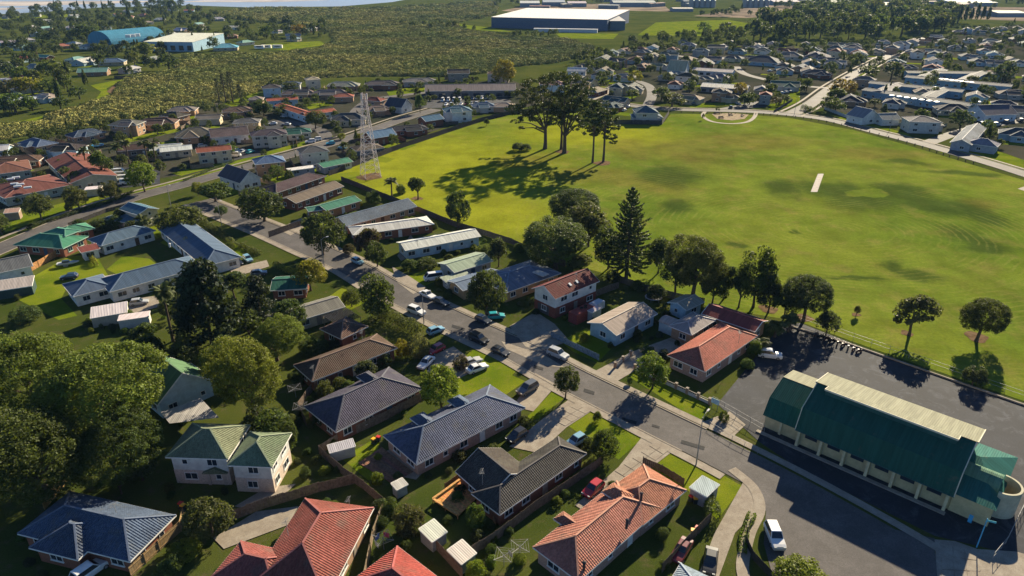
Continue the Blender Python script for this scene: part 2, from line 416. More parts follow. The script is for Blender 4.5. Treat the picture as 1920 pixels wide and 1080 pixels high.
DRV = [[(1066, 750), (1114, 768), (1062, 802), (1010, 850), (955, 838), (1012, 790)], [(1208, 814), (1262, 846), (1185, 905), (1105, 965), (1078, 948), (1160, 876)], [(1396, 900), (1432, 945), (1378, 1000), (1345, 1090), (1305, 1090), (1340, 1000), (1368, 950)],
       [(955, 612), (1005, 585), (1040, 608), (1068, 640), (1010, 660), (985, 650)], [(1004, 700), (1044, 722), (1000, 772), (962, 762)], [(1322, 790), (1368, 772), (1398, 797), (1372, 822)],
       [(1118, 695), (1185, 660), (1262, 632), (1288, 648), (1200, 690), (1156, 716)], [(940, 640), (985, 655), (1010, 660), (1060, 690), (1020, 686), (950, 655)], [(810, 668), (850, 650), (905, 690), (860, 710), (800, 700)],
       [(735, 500), (770, 520), (800, 540), (775, 552), (745, 530)], [(520, 430), (585, 400), (600, 408), (545, 442)], [(400, 1010), (480, 960), (560, 950), (540, 985), (420, 1030)],
       [(440, 950), (500, 915), (555, 908), (540, 922), (460, 955)], [(235, 580), (255, 560), (295, 555), (300, 575), (250, 590)], [(690, 860), (745, 838), (800, 880), (780, 900), (730, 890)],
       [(430, 505), (500, 488), (505, 500), (440, 520)], [(770, 440), (745, 480), (752, 490), (790, 470)], [(1085, 180), (1150, 160), (1165, 166), (1110, 190)]]
for q in DRV: sheet('driveway', q, CONC, .046)
for q in ([(1053, 790), (1098, 765), (1212, 815), (1160, 862), (1110, 830)], [(1205, 868), (1262, 838), (1393, 912), (1345, 975), (1290, 920)], [(870, 745), (930, 690), (985, 715), (905, 770)], [(840, 745), (870, 665), (900, 650), (975, 690), (930, 730)], [(1170, 700), (1200, 690), (1335, 765), (1310, 790)],
          [(1050, 640), (1100, 615), (1150, 650), (1120, 680), (1075, 660)], [(1020, 675), (1058, 690), (1040, 712), (1000, 690)], [(745, 525), (800, 505), (815, 528), (775, 545)], [(555, 600), (640, 540), (700, 560), (660, 580)], [(640, 860), (715, 815), (700, 880), (730, 900), (690, 900)], [(980, 790), (1035, 735), (1060, 745), (1010, 785)]):
    sheet('lawn', q, LAWN, .03)
# concrete joints on the big driveways: real slabs as separate panels
def slabs(px4, nu, nv):
    A, B, C, D = [G(*p) for p in px4]
    lerp = lambda p, q, t: (p[0] + (q[0] - p[0]) * t, p[1] + (q[1] - p[1]) * t)
    root = new('slab_paving', None, loc=(A[0], A[1], 0), kind='structure')
    for i in range(nu):
        for j in range(nv):
            q = []
            for du, dv in ((.02, .03), (.98, .03), (.98, .97), (.02, .97)):
                u, v = (i + du) / nu, (j + dv) / nv
                p = lerp(lerp(A, B, u), lerp(D, C, u), v); q.append((p[0] - A[0], p[1] - A[1]))
            mb = MB(); mb.prism(q, .0, .125 + rnd.uniform(-.004, .006))
            mb.obj('slab', CONC, root)
slabs([(1232, 826), (1258, 842), (1182, 902), (1152, 884)], 2, 5)
slabs([(1080, 756), (1110, 770), (1060, 800), (1030, 785)], 2, 4)
slabs([(1325, 790), (1368, 774), (1394, 796), (1368, 818)], 3, 2)
slabs([(1765, 1020), (1828, 1032), (1840, 1095), (1765, 1095)], 3, 3)
slabs([(965, 612), (1005, 590), (1050, 630), (1005, 652)], 3, 3)
# cricket strip and playground
mb = MB(); q = [G(*p) for p in ((1533.5, 326), (1544.5, 326), (1532.5, 360), (1520, 360))]; mb.prism(q[::-1], 0, .06)
mb.obj('cricket_pitch', m_plain('pitch_matting', (.42, .37, .32), .9, .2, .2, 1.), label='pale concrete cricket pitch strip lying on the playing field', cat='cricket pitch')
mb = MB(); mb.prism([G(*p) for p in ((1908, 354), (1920, 350), (1935, 356), (1920, 358))][::-1], 0, .06)
mb.obj('practice_pitch', CONC, label='white practice pitch slab at the right edge of the field', cat='pitch')
strip('footpath', smooth_line([G(*p) for p in ((1322, 209), (1318, 218), (1335, 228), (1370, 232), (1400, 229), (1414, 220), (1418, 210))], 6), -1., 1., CONC, .07)
SAND = m_plain('play_sand', (.36, .29, .2), .95, 0., .3, .6)
sheet('play_sand', [(1335, 214), (1345, 223), (1372, 226), (1396, 223), (1404, 215), (1370, 212)], SAND, .06)
# darker repairs, drains and a manhole on the street
TAR = m_plain('tar_patch', (.028, .028, .03), .85, .2, .3, 2.)
for i, (x, y, w, h) in enumerate(((1180, 790, 14, 3), (1105, 735, 10, 3), (1300, 835, 22, 3), (860, 615, 12, 2.5), (700, 520, 14, 3), (600, 480, 8, 2.5), (1010, 690, 9, 2.5), (1230, 800, 7, 2))):
    sheet('tar_patch', [(x - w, y - h - w * .3), (x + w, y - h + w * .3), (x + w * .9, y + h + w * .3), (x - w * 1.1, y + h - w * .3)], TAR, .0935 + .0009 * i)
for q in ([(1300, 30), (1445, 8), (1560, 6), (1700, 10), (1640, 24), (1500, 26), (1400, 34)], [(940, 20), (1000, 8), (1240, 6), (1260, 22), (1180, 20), (960, 22)], [(1640, 24), (1760, 12), (1930, 14), (1930, 40), (1820, 36)]):
    sheet('bare_earth', q, m_plain('works_yard', (.24, .19, .14), .95, 0., .45, .02), 0)
# trampled mulch circles under field trees
for x, y, r in ((1830, 632, 2.2), (1700, 625, 1.2), (1505, 596, 2.2), (1130, 306, 3.5), (1055, 285, 3), (695, 331, 4.6), (1605, 590, 1.), (1440, 580, 2), (782, 372, 2)):
    c = G(x, y); sheet('bare_earth', [(c[0] + r * (1 + .2 * math.sin(3 * a + x)) * math.cos(a), c[1] + r * (1 + .2 * math.cos(2 * a + y)) * math.sin(a)) for a in [k * math.pi / 9 for k in range(18)]], DIRT, .02, px=False)
sheet('bare_earth', [(200, 172), (220, 180), (214, 190), (226, 190), (232, 176), (218, 168), (232, 152), (215, 158)], DIRT, .055)
# ------------------------------------------------------------------ houses
WHITE = (.72, .7, .64); CREAM = (.6, .5, .34); BLUEW = (.36, .5, .58); BRICKC = (.23, .095, .06); TANB = (.38, .24, .15); GREYW = (.4, .4, .38); PINKB = (.4, .26, .2)
T_BLUE = (.075, .1, .15); T_BROWN = (.13, .085, .065); T_DARK = (.065, .058, .055); T_RED = (.24, .075, .064); T_ORANGE = (.37, .175, .112); T_GREY = (.17, .16, .15); T_GREEN = (.17, .2, .12)
MT_GREEN = (.07, .2, .14); MT_BLUE = (.09, .13, .19); MT_WHITE = (.62, .6, .55); MT_TAN = (.36, .3, .22); MT_PGREEN = (.3, .36, .27); MT_MAROON = (.2, .06, .05); MT_TEAL = (.1, .2, .22); MT_DGREEN = (.03, .1, .08)
GLOSSW = {}
def win_meshes(w, h):
    k = (round(w, 2), round(h, 2))
    if k not in GLOSSW:
        f = MB(); t = .075
        for x in (-w / 2, w / 2): f.box((x, .03, 0), (t, .1, h + t))
        for z in (-h / 2, h / 2): f.box((0, .032, z), (w + t + .02, .104, t))
        if w > 1: f.box((0, .025, 0), (t * .8, .08, h))
        f.box((0, .07, -h / 2 - .07), (w + .25, .2, .05))
        p = MB(); p.box((0, .01, 0), (w - .01, .03, h - .01))
        GLOSSW[k] = (f.mesh('window', TRIM), p.mesh('pane', GLASS))
    return GLOSSW[k]
DOORM = None
def door_mesh():
    global DOORM
    if not DOORM:
        d = MB(); d.box((0, .02, 1.), (.9, .07, 2.)); d.box((0, .03, 2.06), (1.1, .11, .09)); d.box((-.5, .03, 1.), (.08, .11, 2.05)); d.box((.5, .03, 1.), (.08, .11, 2.05)); d.box((.33, .08, 1.), (.05, .06, .12))
        DOORM = d.mesh('door', TRIM)
    return DOORM

class Rect:
    def __init__(s, o, e1, L, W, z):
        s.o = Vector(o[:2]); s.e1 = Vector(e1[:2]).normalized(); s.e2 = Vector((-s.e1.y, s.e1.x)); s.L, s.W, s.z = L, W, z
    def at(s, a, b): return s.o + s.e1 * a + s.e2 * b
    def inside(s, p, m=.6):
        d = Vector(p[:2]) - s.o; a, b = d.dot(s.e1), d.dot(s.e2)
        return m < a < s.L - m and m < b < s.W - m
def rect(pts, z):
    if len(pts) == 6:
        A, B, C = [Vector(G(pts[i], pts[i + 1], z)) for i in (0, 2, 4)]
        if (B - A).length >= (C - B).length: P, Q, T = A, B, C
        else: P, Q, T = B, C, A
        d = Q - P; L = d.length; n = Vector((-d.y, d.x)) / L; w = (T - (Q if T == C else P)).dot(n)
    else:
        P, Q = Vector(G(pts[0], pts[1], z)), Vector(G(pts[2], pts[3], z)); d = Q - P; L = d.length; n = Vector((-d.y, d.x)) / L
        w = pts[4] if n.dot(P + Q) > 0 else -pts[4]
    if w < 0: P, d, w = Q, -d, -w
    return Rect(P, d / L, L, w, z)
def crect(x, y, L, W, ang, z):
    c = Vector(G(x, y)); e = Vector((math.cos(R(ang)), math.sin(R(ang)))); n = Vector((-e.y, e.x))
    return Rect(c - e * L / 2 - n * W / 2, e, L, W, z)

def clipv(poly, lo, hi):
    def half(P, f):
        out = []
        for i in range(len(P)):
            a, b = P[i], P[(i + 1) % len(P)]; fa, fb = f(a), f(b)
            if fa >= 0: out.append(a)
            if (fa > 1e-9 and fb < -1e-9) or (fa < -1e-9 and fb > 1e-9):
                t = fa / (fa - fb); out.append((a[0] + (b[0] - a[0]) * t, a[1] + (b[1] - a[1]) * t))
        return out
    P = half(poly, lambda p: p[1] - lo)
    return half(P, lambda p: hi - p[1]) if P else P
def slope(mb, poly, course=.36, lip=.045, tile=True):
    """one roof slope; poly[0]-poly[1] is the eave; tile courses are laid as stepped strips"""
    P = [Vector(p) for p in poly]; u = (P[1] - P[0]).normalized(); n = (P[1] - P[0]).cross(P[-1] - P[0]).normalized(); v = n.cross(u)
    loc = [((p - P[0]).dot(u), (p - P[0]).dot(v)) for p in P]; back = lambda a, b, h=0: P[0] + u * a + v * b + n * h
    if not tile:
        mb.face(P, 0, loc); return
    top = max(q[1] for q in loc); k = 0
    while k * course < top - .02:
        lo, hi = k * course, min((k + 1) * course, top)
        q = clipv(loc, lo, hi)
        if len(q) > 2:
            mb.face([back(a, b, lip * (1 - (b - lo) / course)) for a, b in q], 0, q)
            low = [p for p in q if abs(p[1] - lo) < 1e-6]
            if len(low) >= 2:
                x0, x1 = min(p[0] for p in low), max(p[0] for p in low)
                mb.face([back(x0, lo, -.03), back(x1, lo, -.03), back(x1, lo, lip), back(x0, lo, lip)], 0, [(x0, lo)] * 4)
        k += 1
def roof_block(r, typ, pitch, tile, o, near=True):
    """returns roof MB, list of cap edges, list of eave edges, rake edges (in coordinates local to o)"""
    mb = MB(); z = r.z; t = math.tan(R(pitch)); L, W = r.L, r.W
    V = lambda a, b, h=0.: Vector((*(r.at(a, b) - o), z + h))
    a, b, c, d = V(0, 0), V(L, 0), V(L, W), V(0, W); h = t * W / 2; caps = []; eaves = []; rakes = []
    tl = tile and near
    if typ == 'h':
        k = min(W / 2, L / 2 - .05); r1, r2 = V(k, W / 2, h), V(L - k, W / 2, h)
        for q in ([a, b, r2, r1], [b, c, r2], [c, d, r1, r2], [d, a, r1]): slope(mb, q, tile=tl)
        caps = [(r1, r2), (a, r1), (b, r2), (c, r2), (d, r1)]; eaves = [(a, b), (b, c), (c, d), (d, a)]
        mb.face([d + Vector((0, 0, -.06)), c + Vector((0, 0, -.06)), b + Vector((0, 0, -.06)), a + Vector((0, 0, -.06))])
    elif typ == 'd':                                              # dutch: hip at the start, gable at the end
        k = W / 2; r1, r2 = V(k, W / 2, h), V(L, W / 2, h)
        for q in ([a, b, r2, r1], [c, d, r1, r2], [d, a, r1]): slope(mb, q, tile=tl)
        caps = [(r1, r2), (a, r1), (d, r1)]; eaves = [(a, b), (c, d), (d, a)]; rakes = [(b, r2), (c, r2)]
        mb.face([p + Vector((0, 0, -.06)) for p in (d, c, b, a)])
    elif typ == 'g':
        r1, r2 = V(0, W / 2, h), V(L, W / 2, h)
        for q in ([a, b, r2, r1], [c, d, r1, r2]): slope(mb, q, tile=tl)
        dn = Vector((0, 0, -.14))
        for q in ([a, b, r2, r1], [c, d, r1, r2]): mb.face([p + dn for p in reversed(q)])
        caps = [(r1, r2)]; eaves = [(a, b), (c, d)]; rakes = [(a, r1), (d, r1), (b, r2), (c, r2)]
    elif typ in 'lm':
        hh = t * W; q = [a, b, V(L, W, hh), V(0, W, hh)] if typ == 'l' else [c, d, V(0, 0, hh), V(L, 0, hh)]
        slope(mb, q, tile=False); mb.face([p + Vector((0, 0, -.14)) for p in reversed(q)])
        eaves = [(q[0], q[1])]; rakes = [(q[1], q[2]), (q[2], q[3]), (q[3], q[0])]
    elif typ == 'f':
        mb.prism([(p.x, p.y) for p in (a, b, c, d)], z - .12, z + .02)
        rakes = [(a, b), (b, c), (c, d), (d, a)]
    elif typ == 'b':                                              # barrel
        n = 14; pr = []
        for k in range(n + 1):
            g = math.pi * k / n; pr.append((W / 2 - W / 2 * math.cos(g), h * math.sin(g)))
        s = 0
        for k in range(n):
            (y0, z0), (y1, z1) = pr[k], pr[k + 1]; ds = math.hypot(y1 - y0, z1 - z0)
            mb.face([V(0, y0, z0), V(L, y0, z0), V(L, y1, z1), V(0, y1, z1)], 0, [(0, s), (L, s), (L, s + ds), (0, s + ds)]); s += ds
        mb.face([V(0, y, q) for y, q in pr]); mb.face([V(L, y, q) for y, q in reversed(pr)])
    return mb, caps, eaves, rakes

def house(label, rk, rc, wc, blocks, name='house', cat='house', group=None, trim=WHITE, brick=False, windows=True, lod=0, door=None, spacing=3.4, lower=None, wall_in=.5, dz=0, seed=None):
    rg = random.Random(seed if seed is not None else label)
    rs = []
    for b in blocks: rs.append((b[0] if isinstance(b[0], Rect) else rect(b[0], b[1]), b[2], b[3]))
    r0 = rs[0][0]; ctr = r0.at(r0.L / 2, r0.W / 2); o = Vector((ctr.x, ctr.y))
    root = new(name, None, loc=(o.x, o.y, 0), label=label, cat=cat, group=group)
    tile = rk == 't'; rm = ROOF_T if tile else ROOF_M; wm = BRICK if brick else WALL
    for i, (r, pitch, typ) in enumerate(rs):
        s = wall_in + .017 * i; t = math.tan(R(pitch)); L, W = r.L, r.W
        mb, caps, eaves, rakes = roof_block(r, typ, pitch, tile, o, lod == 0)
        col = rc if not isinstance(rc, list) else rc[min(i, len(rc) - 1)]
        ro = mb.obj('roof', rm, root, color=[q * rg.uniform(.92, 1.08) for q in col])
        if lod < 2:
            cm = MB()
            if W < 3: caps = caps[:1]
            for a, b in caps: cm.bar(a + Vector((0, 0, .04)), b + Vector((0, 0, .04)), .24, .12)
            if cm.f: cm.obj('ridge_cap', TRIM, ro, color=[min(.75, q * 1.25 + .03) for q in col])
            gm = MB()
            for a, b in eaves + rakes: gm.bar(a + Vector((0, 0, -.09)), b + Vector((0, 0, -.09)), .13, .17)
            if gm.f: gm.obj('gutter', TRIM, ro, color=trim)
        if W < 4 and r.z > 2.8 and i > 0 and lod == 0 and typ == 'h': continue
        if W < 2 * s + .4 or L < 2 * s + .4: continue
        wmb = MB(); V = lambda a, b, h: Vector((*(r.at(a, b) - o), h))
        ev = s * t - .1 if typ in 'hgd' else -.1
        zt = r.z + max(ev, -.1)
        C = [(s, s), (L - s, s), (L - s, W - s), (s, W - s)]
        tops = [zt] * 4
        if typ == 'l': tops = [zt, zt, zt + (W - s) * t, zt + (W - s) * t]
        if typ == 'm': tops = [zt + (W - s) * t, zt + (W - s) * t, zt, zt]
        for k in range(4):
            (x0, y0), (x1, y1) = C[k], C[(k + 1) % 4]; pts = [V(x0, y0, -.2), V(x1, y1, -.2), V(x1, y1, tops[(k + 1) % 4])]
            if (typ == 'g' and k in (1, 3)) or (typ == 'd' and k == 1): pts.append(V((x0 + x1) / 2, (y0 + y1) / 2, r.z + W / 2 * t - .1))
            if typ == 'b' and k in (1, 3): pass
            pts.append(V(x0, y0, tops[k])); wmb.face(pts)
        wmb.obj('wall', wm, root, color=wc)
        if lower:                                                # a differently clad ground storey, 4 cm proud
            lm = MB(); e = s - .04
            lm.prism([tuple(r.at(a, b) - o) for a, b in ((e, e), (L - e, e), (L - e, W - e), (e, W - e))], -.2, 2.55); lm.obj('lower_wall', BRICK, root, color=lower)
        if not windows: continue
        ns = max(1, int((r.z + .3) // 2.5)) if r.z > 2 else 0
        sp = spacing if lod == 0 else spacing * 1.7
        out = (s - .04 if lower else s) - .003
        for k in range(4):
            (x0, y0), (x1, y1) = C[k], C[(k + 1) % 4]; ln = math.hypot(x1 - x0, y1 - y0)
            nn = [-r.e2, r.e1, r.e2, -r.e1][k]; mid = r.at((x0 + x1) / 2, (y0 + y1) / 2)
            if nn.dot(-mid) < .06 * mid.length: continue
            cnt = int(ln / sp)
            for st in range(ns):
                for j in range(cnt):
                    f = (j + .5 + rg.uniform(-.12, .12)) / cnt; w = rg.choice((.8, 1.5, 1.5, 1.9)); hh = 1.15 if w > 1 else .85
                    p = r.at(x0 + (x1 - x0) * f, y0 + (y1 - y0) * f)
                    q = p + nn * .6
                    if any(q2 is not r and q2.inside(q, .2) for q2, _, _ in rs): continue
                    ex = (s - out) * 0 + (.043 if lower and st == 0 else .003)
                    zc = 1.5 + 2.6 * st
                    if zc + hh / 2 > zt - .05: continue
                    pp = p + nn * ex - o; rz = math.atan2(nn.y, nn.x) - math.pi / 2
                    if st == 0 and lod == 0 and cnt > 2 and j == cnt // 2 and k % 2 == 0:
                        new('door', door_mesh(), root, (pp.x, pp.y, .05), rz, color=rg.choice((WHITE, (.1, .05, .03), (.05, .09, .14), (.3, .25, .2)))); continue
                    fm, pm = win_meshes(w, hh)
                    wo = new('window', fm, root, (pp.x, pp.y, zc), rz, color=trim)
                    new('pane', pm, wo)
    root['_h'] = max(r.z for r, _, _ in rs)
    return root

def aerial(root, x, y, z, h=2.2):
    g = G(x, y, z); l = (g[0] - root.location.x, g[1] - root.location.y); mb = MB()
    mb.bar((*l, z - .4), (*l, z + h), .05)
    for k in range(5): mb.bar((l[0] - .5 + .05 * k, l[1] - .5 + .25 * k, z + h - .15), (l[0] + .3 - .05 * k, l[1] - .2 + .25 * k - .3, z + h - .15), .03)
    mb.bar((l[0] - .2, l[1] - .6, z + h - .15), (l[0] + .1, l[1] + .7, z + h - .15), .035)
    mb.obj('aerial', METAL, root)
def flue(root, x, y, z, col=(.06, .05, .05), w=.35, h=.9):
    g = G(x, y, z); mb = MB(); c = (g[0] - root.location.x, g[1] - root.location.y)
    mb.tube([(*c, z - .5), (*c, z + h)], [w / 2, w / 2], 10); mb.tube([(*c, z + h + .05), (*c, z + h + .2)], [w * .8, w * .3], 10)
    mb.obj('chimney_flue', TRIM, root, color=col)
def skylight(root, x, y, z, pitch_dir, pitch, w=.6, l=.85):
    g = G(x, y, z); mb = MB(); d = Vector((math.cos(pitch_dir), math.sin(pitch_dir), math.tan(pitch))).normalized()
    c = Vector((g[0] - root.location.x, g[1] - root.location.y, z)); mb.bar(c - d * l / 2, c + d * l / 2, w, .1)
    mb.obj('skylight', m_sky, root)
m_sky = NT('skylight_pane').done((.55, .58, .6), .25, .6)

def GAB(pts, a, pitch, z=2.7, dh=.14, w=2.6):
    """a small cross gable on the far slope, its ridge dh above the main ridge"""
    r = rect(pts, z); hr_ = math.tan(R(pitch)) * r.W / 2 + dh; t = math.tan(R(pitch + 6)); zz = z + hr_ - t * w / 2
    return (Rect(r.at(a + w / 2, r.W * .5 - (.5 if dh > 0 else -.8)), r.e2, r.W * .5 + (-.2 if dh > 0 else .6), w, zz), zz, pitch + 6, 'h')
# near houses: eave corners surveyed from the photo
hs = {}
def H(key, *a, **k): hs[key] = house(*a, **k); return hs[key]
H('bl', 'slate blue hip-roofed house in the bottom corner beside the huge tree', 't', T_BLUE, BRICKC, [((131, 921, 330, 966, 235, 1051), 2.7, 27, 'h'), ((54, 1027, 146, 1050, 7.), 2.7, 27, 'h')], brick=True)
H('gw', 'white two-storey house with mossy green hip roof and entrance porch', 't', T_GREEN, (.62, .62, .56), [((310, 857, 427, 861, 475, 797), 5.2, 28, 'h'), ((425, 874, 510, 876, 547, 812), 5.2, 28, 'h')], lower=(.55, .45, .36), spacing=2.9)
H('rb', 'big red tiled house at the bottom with an aerial on its roof', 't', T_RED, TANB, [((575, 930, 701, 952, 612, 1125), 2.7, 30, 'h'), ((405, 1084, 452, 1014, 566, 1040), 2.65, 28, 'h')], brick=True)
H('rs', 'bright red hip roof rising from the bottom edge between the fences', 't', (.29, .07, .06), TANB, [((650, 1090, 745, 1024, 860, 1112), 2.7, 28, 'h')], brick=True)
H('sl', 'dark slate tiled house with white fascias beside the bright bushy tree', 't', (.085, .085, .1), BRICKC, [((569, 762, 630, 810, 793, 728), 2.7, 25, 'h'), GAB((569, 762, 630, 810, 793, 728), 11.5, 25)], brick=True)
H('st', 'steel blue tiled house with paved patio at its end', 't', (.1, .13, .18), PINKB, [((712, 820, 781, 871, 985, 764), 2.7, 25, 'h'), GAB((712, 820, 781, 871, 985, 764), 6., 25), GAB((712, 820, 781, 871, 985, 764), 13.5, 25)], brick=True)
H('dk', 'dark brown tiled house with tan lit gable and orange timber deck', 't', T_DARK, BRICKC, [((884, 925, 937, 965, 1100, 850), 2.7, 27, 'h'), ((854, 884, 912, 936, 8.6), 2.72, 27, 'g')], brick=True)
H('or', 'long orange tiled house with a jog in its ridge and three flues', 't', T_ORANGE, PINKB, [((1000, 1025, 1085, 1090, 1240, 952), 2.75, 27, 'h'), ((1205, 985, 1287, 919, 7.6), 2.7, 26, 'h'), GAB((1000, 1025, 1085, 1090, 1240, 952), 14.5, 27, 2.75), GAB((1000, 1025, 1085, 1090, 1240, 952), 6.5, 27, 2.75, -1.2, 2.)], brick=True)
H('tl', 'small pale blue hip roof cut by the bottom edge beside the black sedan', 't', (.2, .25, .3), GREYW, [((1250, 1100, 1276, 1056, 1360, 1096), 2.6, 24, 'h')])
H('br', 'brown tiled house with aerials between the bright tree and the street hedge', 't', T_BROWN, BRICKC, [((551, 684, 585, 715, 745, 652), 2.7, 24, 'h'), ((640, 636, 690, 612, 7), 2.68, 23, 'h')], brick=True)
H('gg', 'long grey gabled house with cream walls and black slat pergola', 'm', (.2, .19, .18), CREAM, [((520, 613, 647, 575, 628, 553), 2.7, 18, 'g')])
H('dg', 'dark green low roof behind the grey gabled house', 'm', MT_DGREEN, BRICKC, [((506, 545, 575, 541, 8), 2.6, 14, 'g')], brick=True)
H('us', 'white U-shaped house with slate blue roof around a green courtyard', 'm', MT_BLUE, WHITE, [((205, 548, 382, 500, 9.5), 2.9, 22, 'h'), ((382, 500, 295, 428, 9.5), 2.9, 22, 'h'), ((190, 461, 292, 432, 8.), 2.9, 22, 'h'), ((117, 533, 136, 557, 218, 541), 2.8, 20, 'h')], spacing=3)
H('ma', 'little maroon lean-to roof at the end of the U-shaped house', 'm', MT_MAROON, WHITE, [((152, 474, 188, 466, 4.2), 2.6, 5, 'l')])
H('gr', 'emerald green hip-roofed house with boats beside it near the back road', 'm', MT_GREEN, BRICKC, [((25, 459, 118, 466, 178, 444), 2.7, 22, 'h'), ((80, 437, 122, 443, 5), 4.2, 20, 'h'), ((112, 444, 178, 428, 7), 2.75, 20, 'h')], brick=True, trim=(.4, .55, .45))
H('bc', 'cream gabled two-storey house with blue roof by the back road', 'm', (.08, .15, .22), CREAM, [((222, 392, 258, 403, 287, 388), 4.8, 20, 'g'), ((190, 410, 255, 420, 7), 2.6, 14, 'h')])
H('wl', 'white gabled house with grey roof cut by the left edge', 'm', (.16, .16, .15), WHITE, [((-40, 520, 62, 498, 8), 3., 26, 'g')])
H('bn', 'long brown-roofed brick house at the corner of the field', 'm', (.17, .135, .11), BRICKC, [((555, 381, 645, 349, 8.), 2.8, 17, 'g')], brick=True)
H('bd', 'dark brown hip-roofed house behind the long brick house', 't', (.1, .08, .075), BRICKC, [((518, 362, 612, 330, 8.5), 2.7, 20, 'h')], brick=True)
H('te', 'jade green roofed house with orange brick walls', 'm', MT_GREEN, (.42, .2, .09), [((612, 395, 678, 376, 6.8), 2.7, 16, 'g'), ((578, 397, 617, 391, 5), 2.6, 12, 'g')], brick=True)
H('bt', 'blue-grey tiled gabled house stretching towards the field fence', 't', (.16, .2, .25), TANB, [((650, 424, 782, 387, 8.6), 2.7, 21, 'g')], brick=True)
H('wb', 'white-roofed red brick bungalow behind the purple tree', 'm', MT_WHITE, BRICKC, [((662, 441, 814, 420, 7.5), 2.7, 15, 'h')], brick=True)
H('ww', 'long white-roofed pale blue house by the field fence', 'm', MT_WHITE, (.5, .62, .68), [((760, 470, 902, 443, 7.), 2.8, 16, 'g')])
H('pg', 'pale green roofed house beside the long white roof', 'm', MT_PGREEN, GREYW, [((852, 511, 925, 489, 7.6), 2.8, 14, 'g'), ((840, 532, 890, 520, 4.5), 2.3, 4, 'f')])
H('bh', 'blue steel roofed tan house behind the parked cars', 'm', (.15, .19, .24), (.42, .28, .15), [((948, 549, 1052, 512, 11.), 2.8, 17, 'h'), ((868, 545, 950, 520, 7), 2.7, 12, 'g')])
H('tw', 'tall white two-storey house with dark red gabled roof and garage', 't', (.15, .05, .045), WHITE, [((998, 540, 1041, 561, 1124, 527), 5.1, 28, 'g')], lower=(.22, .07, .05))
H('bg', 'pale blue weatherboard house with fawn gabled roof and rooftop aerial', 'm', (.36, .31, .25), (.33, .47, .54), [((1100, 605, 1156, 629, 1233, 588), 2.9, 19, 'g')])
H('sb', 'small pale blue cottage with fawn gabled roof behind the sheds', 'm', (.36, .31, .25), (.42, .56, .64), [((1251, 567, 1287, 582, 1321, 566), 2.8, 19, 'g')])
H('or2', 'terracotta hip-roofed house facing the hall car park', 't', (.36, .13, .085), PINKB, [((1254, 664, 1322, 697, 1420, 630), 2.8, 26, 'h')], brick=True)
H('rm', 'half white half red roofed annexe behind the terracotta house', 'm', [(.33, .3, .28)], TANB, [((1255, 610, 1297, 628, 1342, 600), 2.9, 20, 'h')])
H('mr', 'long maroon gabled hall behind the terracotta house', 'm', (.24, .07, .06), TANB, [((1315, 588, 1416, 622, 1436, 600), 3.1, 20, 'g')])
H('ag', 'steep green A-frame house half hidden by the huge tree', 'm', (.1, .17, .09), (.5, .6, .62), [(Rect(G(403, 713, 3.2), Vector(G(357, 680, 3.2)) - Vector(G(403, 713, 3.2)), 9.4, 10.2, 3.2), 3.2, 38, 'g')])
h = hs['rb']; aerial(h, 540, 1000, 5.2); aerial(h, 655, 945, 3.4, 1.)
aerial(hs['br'], 680, 640, 4.3); aerial(hs['br'], 590, 715, 2.9, 3.2); aerial(hs['bg'], 1193, 590, 4.2); aerial(hs['dk'], 905, 905, 4); aerial(hs['bl'], 217, 958, 4.6, 1.2); aerial(hs['or2'], 1385, 640, 4); aerial(hs['ww'], 783, 460, 3.6, 1.4); aerial(hs['tw'], 1080, 535, 6, 3)
for x, y, z in ((1202, 935, 4.2), (1175, 985, 4.2), (1095, 1065, 3.3)): flue(hs['or'], x, y, z)
ang = math.atan2(1, -1)
for x, y in ((1069, 533), (1082, 528)): skylight(hs['tw'], x, y, 6.15, ang, .5)
# steel garage door on the tall white house, porch on the green-roofed one
r = rect((998, 540, 1041, 561, 1124, 527), 5.1); hr = hs['tw']
def wallpt(r, side, f, out=.06):
    s = .5; c = [(s, s), (r.L - s, s), (r.L - s, r.W - s), (s, r.W - s)]; a, b = c[side], c[(side + 1) % 4]
    n = [-r.e2, r.e1, r.e2, -r.e1][side]; p = r.at(a[0] + (b[0] - a[0]) * f, a[1] + (b[1] - a[1]) * f) + n * out
    return p, math.atan2(n.y, n.x) - math.pi / 2
p, rz = wallpt(r, 3, .45, .03); mb = MB()
for k in range(5): mb.box((0, .03, .22 + .42 * k), (3.6, .06, .4))
mb.obj('garage_door', TRIM, hr, loc=(p.x - hr.location.x, p.y - hr.location.y, 0), rz=rz, color=(.1, .09, .09))
hr = hs['gw']; g = G(412, 905); l = (g[0] - hr.location.x, g[1] - hr.location.y); mb = MB()
for dx in (-1.2, 1.2): mb.box((l[0] + dx, l[1] - .3, 1.2), (.4, .4, 2.6))
mb.obj('porch_column', WALL, hr, color=(.5, .42, .34)); mb = MB()
slope(mb, [(l[0] - 1.9, l[1] - .9, 2.4), (l[0], l[1] - .9, 3.3), (l[0], l[1] + 2.2, 3.3), (l[0] - 1.9, l[1] + 2.2, 2.4)], tile=False); mb.face([(l[0], l[1] - .9, 3.3), (l[0] + 1.9, l[1] - .9, 2.4), (l[0] + 1.9, l[1] + 2.2, 2.4), (l[0], l[1] + 2.2, 3.3)])
mb.face([(l[0] - 1.9, l[1] - .9, 2.36), (l[0] + 1.9, l[1] - .9, 2.36), (l[0], l[1] - .9, 3.26)])
mb.obj('porch_roof', ROOF_T, hr, color=T_GREEN)
flue(hs['bh'], 956, 512, 3.6, (.4, .4, .42), .3, .6); flue(hs['bh'], 948, 522, 3.5, (.5, .5, .5), .25, .8); flue(hs['sl'], 640, 768, 3.4, (.1, .1, .12), .2, .5); flue(hs['us'], 318, 460, 4.3, (.5, .5, .5), .5, .4)
